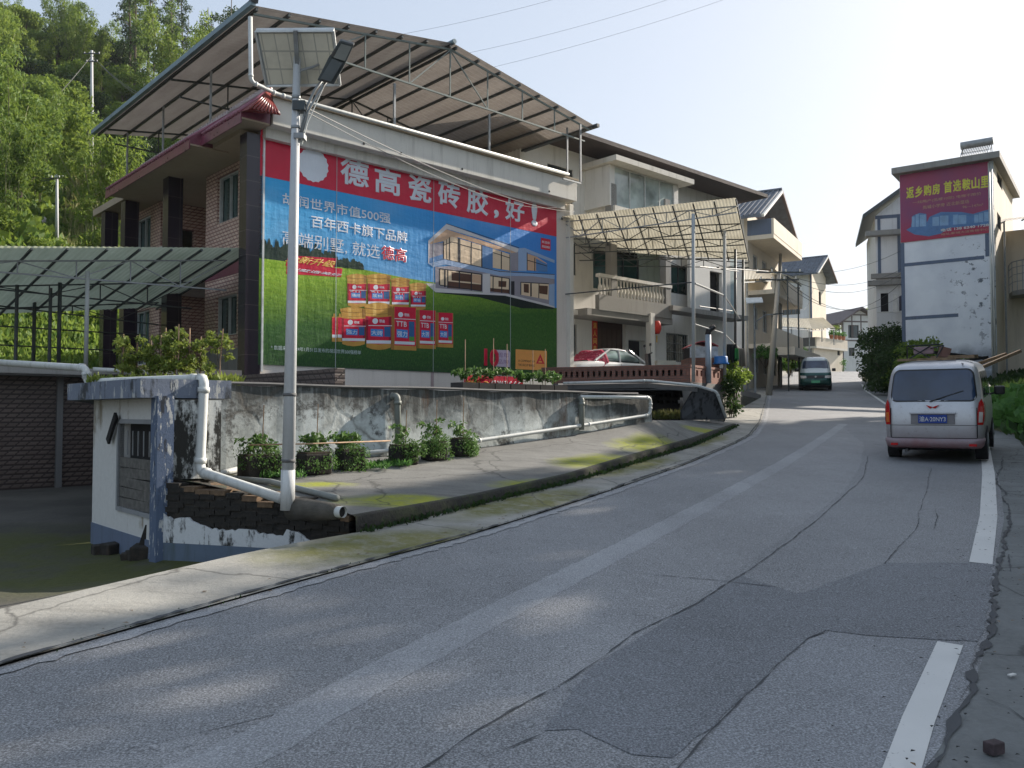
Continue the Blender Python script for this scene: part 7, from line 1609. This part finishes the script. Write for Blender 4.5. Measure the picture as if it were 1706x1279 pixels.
def clear_of(x, y):                  # keep open views to the hill poles and the grassy patch below the tall one
    px = 853 + FPX * x / y
    return not ((100 < px < 215 and 44 < y < 73) or (55 < px < 135 and y < 50) or (175 < px < 300 and 46 < y < 64))
tries = 0
while tries < 9000 and len(pts) < 250:
    tries += 1; y = rs.uniform(42, 118); xx = rs.uniform(-.68, -.28) * y
    if xx / y > -.10 and y < 60: continue
    zz = H(xx, y)
    if zz < 4.5 + (6 if xx / y > -.3 else 0): continue
    if not clear_of(xx, y): continue
    d = 3.0 + .018 * (y - 42)
    if any((xx - a) ** 2 + (y - b) ** 2 < d * d for a, b in pts): continue
    pts.append((xx, y)); u = rs.random(); px = 853 + FPX * xx / y
    w_ = ('by the shorter pole' if px < 100 else 'around the tall hillside pole' if px < 200 else 'between tall pole and shed roof' if px < 300 else 'close behind the shed roof') + (', on the hill ridge' if y > 92 else (', upper hillside' if y > 76 else ', middle hillside' if y > 60 else ', low hillside'))
    if y > 84 and px > 205: put('slim' if u < .8 else 'bamboo', xx, y, rs.uniform(1.15, 1.7), w_)
    elif y < 52: put('shrub' if u < .5 else ('broad' if u < .8 else 'bamboo'), xx, y, rs.uniform(.7, 1.0), w_)
    else: put('bamboo' if u < .30 else ('broad' if u < .86 else 'shrub'), xx, y, rs.uniform(.75, 1.15), w_)
# undergrowth over the whole visible slope and the field behind the side terrace
def scatter(name, n, region, size, mat, asp=.3, up=.8, seed=1, hfun=H, lift=.15, nblade=1):
    rn = np.random.RandomState(seed); P_ = []
    while len(P_) < n:
        x, y = region(rn)
        if x is None: continue
        P_.append((x, y, hfun(x, y)))
    c = np.array(P_); c = np.repeat(c, nblade, 0); c[:, :2] += rn.normal(size=(len(c), 2)) * size * .35; n = len(c)
    a = rn.normal(size=(n, 3)) * .55; a[:, 2] = up + rn.rand(n) * .5; a /= np.linalg.norm(a, axis=1)[:, None]; b = np.cross(a, rn.normal(size=(n, 3))); b /= np.linalg.norm(b, axis=1)[:, None]
    s = size * (.5 + rn.rand(n))[:, None]; c[:, 2] += lift * rn.rand(n)
    v = np.stack([c - b * s * asp * .3, c + a * s * .5 + b * s * asp, c + a * s, c + a * s * .5 - b * s * asp], 1).reshape(-1, 3)
    o = obj(name, quads_mesh(name, v, mat), None, None, 'stuff'); return o
def reg_hill(rn):
    y = 36 + 80 * rn.rand() ** 1.2; x = rn.uniform(-.70, -.05) * y
    return (x, y) if H(x, y) > 3.2 else (None, None)
tag(scatter('undergrowth', 90000, reg_hill, .5, L_brd, .35, .5, 3, lift=.5), 'tangled green undergrowth covering the hillside between the trees', 'undergrowth')
def reg_grass(rn):
    y = rn.uniform(44, 66); px = rn.uniform(110, 320); x = (px - 853) / FPX * y; return (x, y)
L_gr = leaf_mat('dry_grass', (.16, .20, .05), (.26, .27, .09), (.30, .28, .12), .3, 1.5)
tag(scatter('hill_grass', 14000, reg_grass, .9, L_gr, .07, 1.2, 5), 'yellow green long grass on the open patch below the tall hillside pole', 'grass')
def reg_field(rn):
    y = rn.uniform(23.5, 40); x = rn.uniform(-.66, -.40) * y
    return (x, y) if y > 21 + (-x) * .25 else (None, None)
tag(scatter('crop_field', 52000, reg_field, .24, L_brd, .22, .9, 6, lift=.5), 'green crops on the slope seen under the side canopy', 'crops')
for i in range(16):
    x, y = rs.uniform(-.64, -.42) * 34, rs.uniform(28, 44); put('shrub', x * y / 34, y, rs.uniform(.5, .9), 'low on the hillside behind the side canopy')
# rocks at the edge of the clearing
for i, (px_, py_, Y) in enumerate([(232, 398, 50), (262, 392, 50), (205, 300, 60), (350 - 60, 306, 58), (60, 396, 50)]):
    x, y, z = P(px_, py_, Y); o = obj('boulder', MB().hull([(-.7, -.4, -.4), (.6, -.5, -.4), (.5, -.3, .35), (-.3, -.2, .45)], [(-.8, .5, -.4), (.7, .6, -.4), (.4, .4, .5), (-.5, .3, .6)]), M_grey, loc=(x, y, H(x, y))); bevel(o, .15)
    tag(o, ['grey boulder on the slope just above the side canopy', 'second grey boulder above the side canopy, nearer the house', 'boulder beside the foot of the tall hillside pole', 'boulder on the grassy bank behind the shed roof', 'boulder beside the foot of the shorter hillside pole'][i], 'boulder')

# right-hand side: bushes, added shade trees out of view and the bank
def bush(px, Y, r_, h, label, seed, mat=L_drk, n=6500, px_is_x=False, leaf=.17):
    x = ray(px, 600)[0] * Y; z = H(x, Y); rr = random.Random(seed); o = thing('bush', label, 'bush', (x, Y, z)); bl = []; tr_ = MB()
    for k in range(14):
        a = rr.uniform(0, 6.28); q_ = rr.uniform(0, r_ * .75); zz = rr.uniform(.12, .85) * h; bl.append((q_ * cos(a), q_ * sin(a), zz, r_ * rr.uniform(.25, .5), h * rr.uniform(.10, .2))); tr_.tube([(0, 0, -.3), (q_ * .5 * cos(a), q_ * .5 * sin(a), zz * .5), (q_ * cos(a), q_ * sin(a), zz)], .04, 5, .012)
    bl.append((0, 0, h * .3, r_ * .8, h * .3)); obj('stem', tr_, M_bark, o); obj('foliage', quads_mesh('foliage', leaf_cloud(bl, n, leaf, .5, .4, seed, .3), mat), None, o, 'stuff'); return o
bush(1470, 50, 1.9, 4.2, 'tall dark bush leaning over the road edge before the advert house', 1)
bush(1490, 46, 2.0, 4.6, 'highest rounded bush in the hedge left of the advert house wall', 2, L_drk)
bush(1524, 41, 1.9, 2.9, 'broad bush in the middle of the hedge before the advert house', 3, L_brd)
bush(1555, 37, 1.5, 2.3, 'pointed leafy bush at the end of the hedge above the minivan', 4, L_brd)
bush(1500, 42, 1.8, 2.6, 'low dark bush filling the hedge foot beside the road', 5)
bush(1465, 55, 1.6, 2.4, 'small dark bush farthest along the road edge hedge', 6)
bush(1545, 39, 1.4, 1.6, 'low bush behind the minivan roof load', 7)
row = []  # unseen trees added to shade the road, smaller where sun comes through
for k in range(13):
    y = 5.0 + 2.8 * k; c_ = max(3.8, 6.8 - .12 * y) + .075 * y; row.append((.75 * y + c_ + .6 * abs(sin(k * 2.1)), y, .8 if 12 < y < 15 else 1.25 + .02 * y))
row += [(.75 * y + 11, y + 1, 1.7) for y in (17, 21, 25, 29)]
for x, y, s_ in row:
    r_ = put('broad', x, y, s_, 'added out of view on the right bank to shade the road')
def reg_veg(rn):
    y = rn.uniform(9.5, 27); x = xr(y) + rn.uniform(1.5, 7) + max(0, 13 - y) * .15
    return (x, y)
tag(scatter('vegetable_patch', 9000, reg_veg, .34, L_veg, .42, .35, 8, lift=.55), 'bright green leafy vegetable patch on the bank right of the minivan', 'vegetables')
def reg_bank(rn):
    y = rn.uniform(6, 60); x = xr(y) + 1.2 + rn.rand() * 12; return (x, y)
tag(scatter('bank_weeds', 16000, reg_bank, .3, L_drk, .25, .7, 9, lift=.1), 'dark weeds on the bank along the right road edge', 'weeds')
bk = [P(1228, 612, 25.6), P(1244, 640, 25.9)]
def hang(label, px0, px1, py0, py1, Y, seed, n=2600, mat=L_brd):
    c = Vector(P((px0 + px1) / 2, (py0 + py1) / 2, Y)); o = thing('climbing_shrub', label, 'shrub', tuple(c)); rr = random.Random(seed); bl = []; st_ = MB()
    for k in range(9): q_ = Vector(P(rr.uniform(px0, px1), rr.uniform(py0, py1), Y + rr.uniform(-.4, .4))) - c; bl.append((q_.x, q_.y, q_.z, .28, .25)); st_.tube([(0, .2, -.9), tuple(q_)], .015, 4)
    obj('stem', st_, M_bark, o); obj('foliage', quads_mesh('foliage', leaf_cloud(bl, n, .11, .5, .5, seed, .1), mat), None, o, 'stuff'); return o
hang('bright green shrub spilling over the corner of the brick parapet', 1210, 1245, 612, 640, 26, 3)
hang('thin strand of creeper hanging down the forecourt side wall', 1212, 1226, 640, 690, 25.5, 4, 900, L_drk)
hang('leafy shrub growing over the ochre stone wall by the leaning pole', 1300, 1335, 592, 612, 55, 5, 1800, L_veg)
hang('green plants on the stone wall coping near the balcony house', 1258, 1296, 580, 594, 46, 6, 1800, L_veg)
hang('flowering shrub between the stone wall and the low flat house', 1325, 1358, 580, 612, 68, 7, 2000, L_veg)
hang('ivy bush beside the flat house where the road disappears', 1303, 1330, 600, 615, 62, 8, 1500)
hang('small green shrub at the far right corner of the flat house', 1402, 1408, 600, 616, 86, 9, 300, L_veg)
tree_bg = 0
for i, (px_, Y, s_) in enumerate([(1452, 130, .8), (1462, 140, .9), (1385, 135, .5), (1398, 150, .6)]):
    x = ray(px_, 550)[0] * Y; z = P(px_, 545, Y)[2]; r_ = put('broad', x, Y, s_, 'far behind the timber frame house'); r_.location.z = z - 4.5 * s_ + (1.5 if i < 2 else 1.0)

# ------------------------------------------------------------ potted plants
def pot_leaf(h, r_, seed, n=380, leaf=.075, mat=L_tom, zlo=.35):
    rr = random.Random(seed); bl = []; st_ = MB()
    for k in range(8 if zlo > .2 else 14):
        a = rr.uniform(0, 6.28); q_ = rr.uniform(.2, 1) * r_; z = h * rr.uniform(zlo, 1.0); bl.append((q_ * cos(a), q_ * sin(a), z, r_ * .45, .06)); st_.tube([(0, 0, 0), (0, 0, z * .8), (q_ * cos(a), q_ * sin(a), z)], .006, 4)
    return leaf_cloud(bl, n, leaf, .42, .9, seed, .0), st_
# tomatoes on the outbuilding roof
base = [(190, 640), (205, 641)]
bed = thing('planting_trough', 'long trough of soil holding staked tomatoes on the outbuilding roof', 'trough', (*P(278, 628, 11.6)[:2], ZS))
xa_, xb_ = P(192, 628, 11.9)[0] - bed.location.x, P(368, 628, 11.4)[0] - bed.location.x
obj('trough_wall', MB().wall('s', -.2, .2, xa_, xb_, 0, .16), M_mould, bed); obj('soil', MB().box(xa_ + .02, xb_ - .02, -.18, .18, .161, .175), M_soil, bed)
sx_ = [(203, 556), (228, 558), (250, 562), (265, 558), (272, 545), (290, 543), (297, 540), (314, 546), (333, 560), (362, 547)]
for i, (px_, pt_) in enumerate(sx_):
    Y = 11.75 + .12 * (i % 3 - 1); b = P(px_, 620, Y); b = (b[0], Y, ZS + .175); hz = P(px_, pt_, Y)[2] - b[2]; hp_ = min(hz * .82, .52 + .12 * (i % 2))
    o = thing('tomato_plant', ['first tomato plant at the far end of the trough on the outbuilding roof', 'tomato plant with a pale stake, next in from the trough end', 'tomato plant with a short stake in the trough', 'tomato plant just before the leaning stake', 'tomato plant on the stake leaning outward in the trough', 'tomato plant with a straight tall stake in mid trough', 'tomato plant on the tallest, slightly tilted stake', 'tomato plant with a red brown stake right of the tallest one', 'bushy tomato plant with a short stake near the pipe elbow', 'last tomato plant, on a tilted stake, nearest the house column'][i], 'plant', b, rs.uniform(0, 3), 'staked tomatoes on the outbuilding roof')
    v, st_ = pot_leaf(hp_ * 1.1, .17, 100 + i, 520, .065, zlo=.08); obj('leaves', quads_mesh('leaves', v, L_tom), None, o, 'stuff'); obj('stem', st_, M_bark, o)
    obj('stake', MB().tube([(.02, 0, -.1), (.02 + (.05 if i in (4, 9) else (-.04 if i == 6 else 0)), 0, hz)], .010, 5), M_stake, o)
# grassy fringe in front of the trough
def fringe(name, label, c, rx_, ry_, n, size, mat, seed, up=.9, cat='weeds'):
    rn = np.random.RandomState(seed); pos = np.stack([rn.uniform(-rx_, rx_, n), rn.uniform(-ry_, ry_, n), rn.rand(n) * .04], 1); a = rn.normal(size=(n, 3)) * .5; a[:, 2] = up; a /= np.linalg.norm(a, axis=1)[:, None]; b = np.cross(a, rn.normal(size=(n, 3))); b /= np.linalg.norm(b, axis=1)[:, None]; s = size * (.5 + rn.rand(n))[:, None]
    v = np.stack([pos - b*s*.05, pos + a*s*.5 + b*s*.16, pos + a*s, pos + a*s*.5 - b*s*.16], 1).reshape(-1, 3); o = obj(name, quads_mesh(name, v, mat), None, None, 'stuff', loc=c); return tag(o, label, cat)
fringe('weeds', 'low green weeds growing in front of the tomato trough', (*P(275, 632, 11.2)[:2], ZS), 1.0, .18, 900, .13, L_tom, 4)
# boxes of plants on the apron
boxes = [(432, 778, 9.75, .36, 0), (523, 772, 9.55, .30, 1), (583, 765, 9.85, .27, 2), (672, 757, 10.7, .28, 3), (723, 752, 11.1, .26, 4), (768, 747, 11.6, .24, 5)]
labs = ['widest planter box on the apron, left of the street lamp pole', 'planter box just right of the street lamp pole', 'third planter box with grass spilling at its right side', 'tall leafy planter box in front of the grey downpipe', 'planter box with a single staked plant after the grey downpipe', 'last planter box of the row on the apron']
for i, (px_, py_, Y, w_, k) in enumerate(boxes):
    # ground height of the apron there: between front edge and wall foot
    x, Y, bz_ = aphit(px_, (794, 789, 782, 773, 766, 759)[i]); bz_ -= .004
    o = thing('planter_box', labs[i], 'planter', (x, Y, bz_), R(38), 'planter boxes on the apron'); hh = .26
    bx1 = obj('box', MB().wall('s', -w_ * .5, w_ * .5, -w_ * .6, w_ * .6, 0, hh), M_mould, o); bevel(bx1, .02); obj('soil', MB().box(-w_ * .55, w_ * .55, -w_ * .45, w_ * .45, hh + .001, hh + .02), M_soil, o)
    bl = [(rs.uniform(-w_ * .62, w_ * .62), rs.uniform(-w_ * .72, w_ * .5), rs.uniform(.04, hh + .05), .13, .10) for _ in range(16)]
    obj('weeds', quads_mesh('weeds', leaf_cloud(bl, 2400, .032, .5, .3, 300 + i, .5), L_pot), None, o, 'stuff')
    hp_ = [.27, .24, .20, .27, .32, .25][i]
    for j in range(2 if i < 3 else 1):
        v, st_ = pot_leaf(hp_, .19, 200 + i * 3 + j, 130, .075); off = np.array([(-.08 + .16 * j) if i < 3 else 0, 0, hh]); l_ = obj('leaves', quads_mesh('leaves', v + off, L_pot), None, o, 'stuff'); s_ = obj('stem', st_, M_bark, o, loc=tuple(off))
    if i != 2: obj('stake', MB().tube([(.03, 0, hh - .1), (.05, 0, hh + (.62 if i != 3 else .5))], .007, 5), M_stake, o)
bp_ = [P(415, 741, 9.9), P(520, 739, 9.9), P(650, 734, 10.9)]
pipe('thin bamboo cane tied horizontally along the row of potted plants', bp_, .009, M_stake, 'cane', joints=False, name='bamboo_cane', fillet=.01)
for i, (px_, py_, Y) in enumerate([(655, 775, 10.2), (616, 780, 9.6), (470, 795, 9.3)]): fringe('moss_tuft', ['tuft of grass at the foot of the tall leafy planter', 'tuft of grass right of the third planter box', 'tuft of grass between the lamp pole and widest planter'][i], aphit(px_, py_ + 2), .25, .12, 260, .07, L_veg, 30 + i, cat='grass')
# trays on the wall top
ty = SW + .32; tA, _ = FA.ps(760, 650, ty); tB, _ = FA.ps(936, 656, ty)
tr_ = thing('seedling_tray', 'row of black plastic trays on the wall top below the banner', 'tray', FA.w(tA, ty, zr + .02), FA.a); n = 7
for k in range(n): a = (tB - tA) * k / n; obj('tray', MB().box(a + .01, a + (tB - tA) / n - .01, -.16, .16, 0, .115), M_blk, tr_)
for k in range(8):
    a = (tB - tA) * (k + .4) / 8; v, st_ = pot_leaf(.24, .15, 400 + k, 210, .07); w = FA.w(tA + a, ty, zr + .13)
    o = thing('potted_seedling', ['seedling at the lamp side end of the wall top trays, beside a tall stake', 'seedling over the yellow part of the small red sign', 'seedling over the middle digits of the red sign', 'seedling between two thin stakes over the red sign', 'seedling over the right end of the red sign', 'seedling over the white part of the small sign', 'sparse seedling next to the last one in the trays', 'last dense seedling by the banner edge post'][k], 'plant', w, 0, 'seedlings in the wall top trays')
    obj('leaves', quads_mesh('leaves', v, L_pot), None, o, 'stuff'); obj('stem', st_, M_bark, o)
    if k in (0, 2, 3, 5, 6): obj('stake', MB().tube([(.05, 0, -.05), (.05, 0, (.72, 0, .78, .70, 0, .62, .66)[k])], .007, 5), M_stake, o)
# pots on the flat house parapet
for k in range(4):
    p = FE.w(WE * (.5 + .14 * k), -.32, z1_ + 1.1); o = thing('flower_pot', ['first', 'second', 'third', 'fourth'][k] + ' terracotta pot from the corner on the flat house parapet', 'pot', p, 0, 'pots on the flat house parapet')
    obj('pot', MB().tube([(0, 0, 0), (0, 0, .4)], .16, 10, .24), plain('terracotta', (.40, .16, .08), .8), o); obj('leaves', quads_mesh('leaves', leaf_cloud([(0, 0, .6, .35, .3)], 160, .16, .5, .2, 500 + k, .1), L_veg), None, o, 'stuff')

# ------------------------------------------------------------ litter and weeds on the ground
def gpt(px, py, lift=0.): return hitg(px, py, lift)
x, y, z = gpt(1656, 1258); o = obj('brick_chunk', MB().cbox((0, 0, .025), (.075, .05, .05), .4), plain('burnt_brick', (.07, .05, .055), .9, 0, .4, 30, .5), loc=(x, y, z + .06)); bevel(o, .006); tag(o, 'dark brick chunk lying on the broken concrete shoulder', 'brick')
o.location.z = g(y) + .008
for i, (px_, py_) in enumerate([(1686, 1130), (1694, 745), (1690, 758)]):
    x, y, z = gpt(px_, py_); o = obj('paper_scrap', MB().cbox((0, 0, .008), (.09 if i else .05, .02, .006), .5 + i), M_white, loc=(x, y, g(y) + .012 + (H(x, y) - g(y) if i else 0))); tag(o, ['tiny white paper scrap on the shoulder near the brick chunk', 'white scrap at the vegetable patch edge, upper one', 'white scrap at the vegetable patch edge, lower one'][i], 'litter')
rn = np.random.RandomState(2); v = []
def bits(name, label, n, fx, size, mat, seed):
    rn = np.random.RandomState(seed); V = []
    for _ in range(n):
        x, y = fx(rn); s = size * (.4 + rn.rand()); a = rn.rand() * 6.28; z = g(y) + .024 + rn.rand() * .006
        V += [(x + s*cos(a), y + s*sin(a), z), (x - s*.5*sin(a), y + s*.5*cos(a), z + .004), (x - s*cos(a), y - s*sin(a), z), (x + s*.5*sin(a), y - s*.5*cos(a), z + .003)]
    return tag(obj(name, quads_mesh(name, V, mat), None, None, 'stuff'), label, 'debris')
bits('gravel_specks', 'dark grit and crumbs scattered on the right shoulder and lane', 420, lambda r: (lambda y: (xr(y) + r.normal() * .35 + .15, y))(r.uniform(2.6, 14)), .012, M_dark, 4)
bits('fallen_leaves', 'small dead leaves scattered along both road edges', 160, lambda r: (lambda y, k: ((xr(y) + .4 + r.normal() * .3) if k else (xl(y) - .25 + r.normal() * .15), y))(r.uniform(2.6, 18), r.rand() < .5), .02, plain('dead_leaf', (.16, .10, .05), .9), 5)
def reg_edge(rn):
    y = rn.uniform(4.5, 24); return (xl(y) - .03 + rn.normal() * .03, y)
tag(scatter('edge_weeds', 420, reg_edge, .022, L_drk, .2, 1., 11, hfun=lambda x, y: g(y), lift=.0), 'tiny weeds in the crack between verge and asphalt', 'weeds')
def reg_foot(rn):
    i = rn.randint(0, N - 1); p = APF[i].lerp(APF[i+1], rn.rand()); return (p.x + .07 + abs(rn.normal()) * .04, p.y - .07)
tag(scatter('kerb_moss', 1800, reg_foot, .05, L_drk, .3, .7, 12, hfun=lambda x, y: g(y) + .05, lift=.03), 'dark moss tufts along the foot of the apron edge', 'moss')
def reg_fw(rn): return (P(1084 + 56 * rn.rand(), 690, 22.4)[0], 22.3 + rn.rand() * .2)
tag(scatter('undercroft_weeds', 500, reg_fw, .2, L_gr, .1, 1.2, 13, hfun=lambda x, y: 1.42, lift=.05), 'pale weeds against the low wall at the far end of the apron', 'weeds')

# ------------------------------------------------------------ air
hz = MB().box(-420, 420, -260, 460, -12, 75); hm = bpy.data.materials.new('pale_air'); hm.use_nodes = True; hn = hm.node_tree.nodes; hn.clear()
pv = hn.new('ShaderNodeVolumePrincipled'); pv.inputs['Color'].default_value = (.86, .91, 1, 1); pv.inputs['Density'].default_value = .0002; pv.inputs['Anisotropy'].default_value = .2
ho = hn.new('ShaderNodeOutputMaterial'); hm.node_tree.links.new(pv.outputs[0], ho.inputs['Volume']); obj('haze', hz, hm, None, 'stuff')
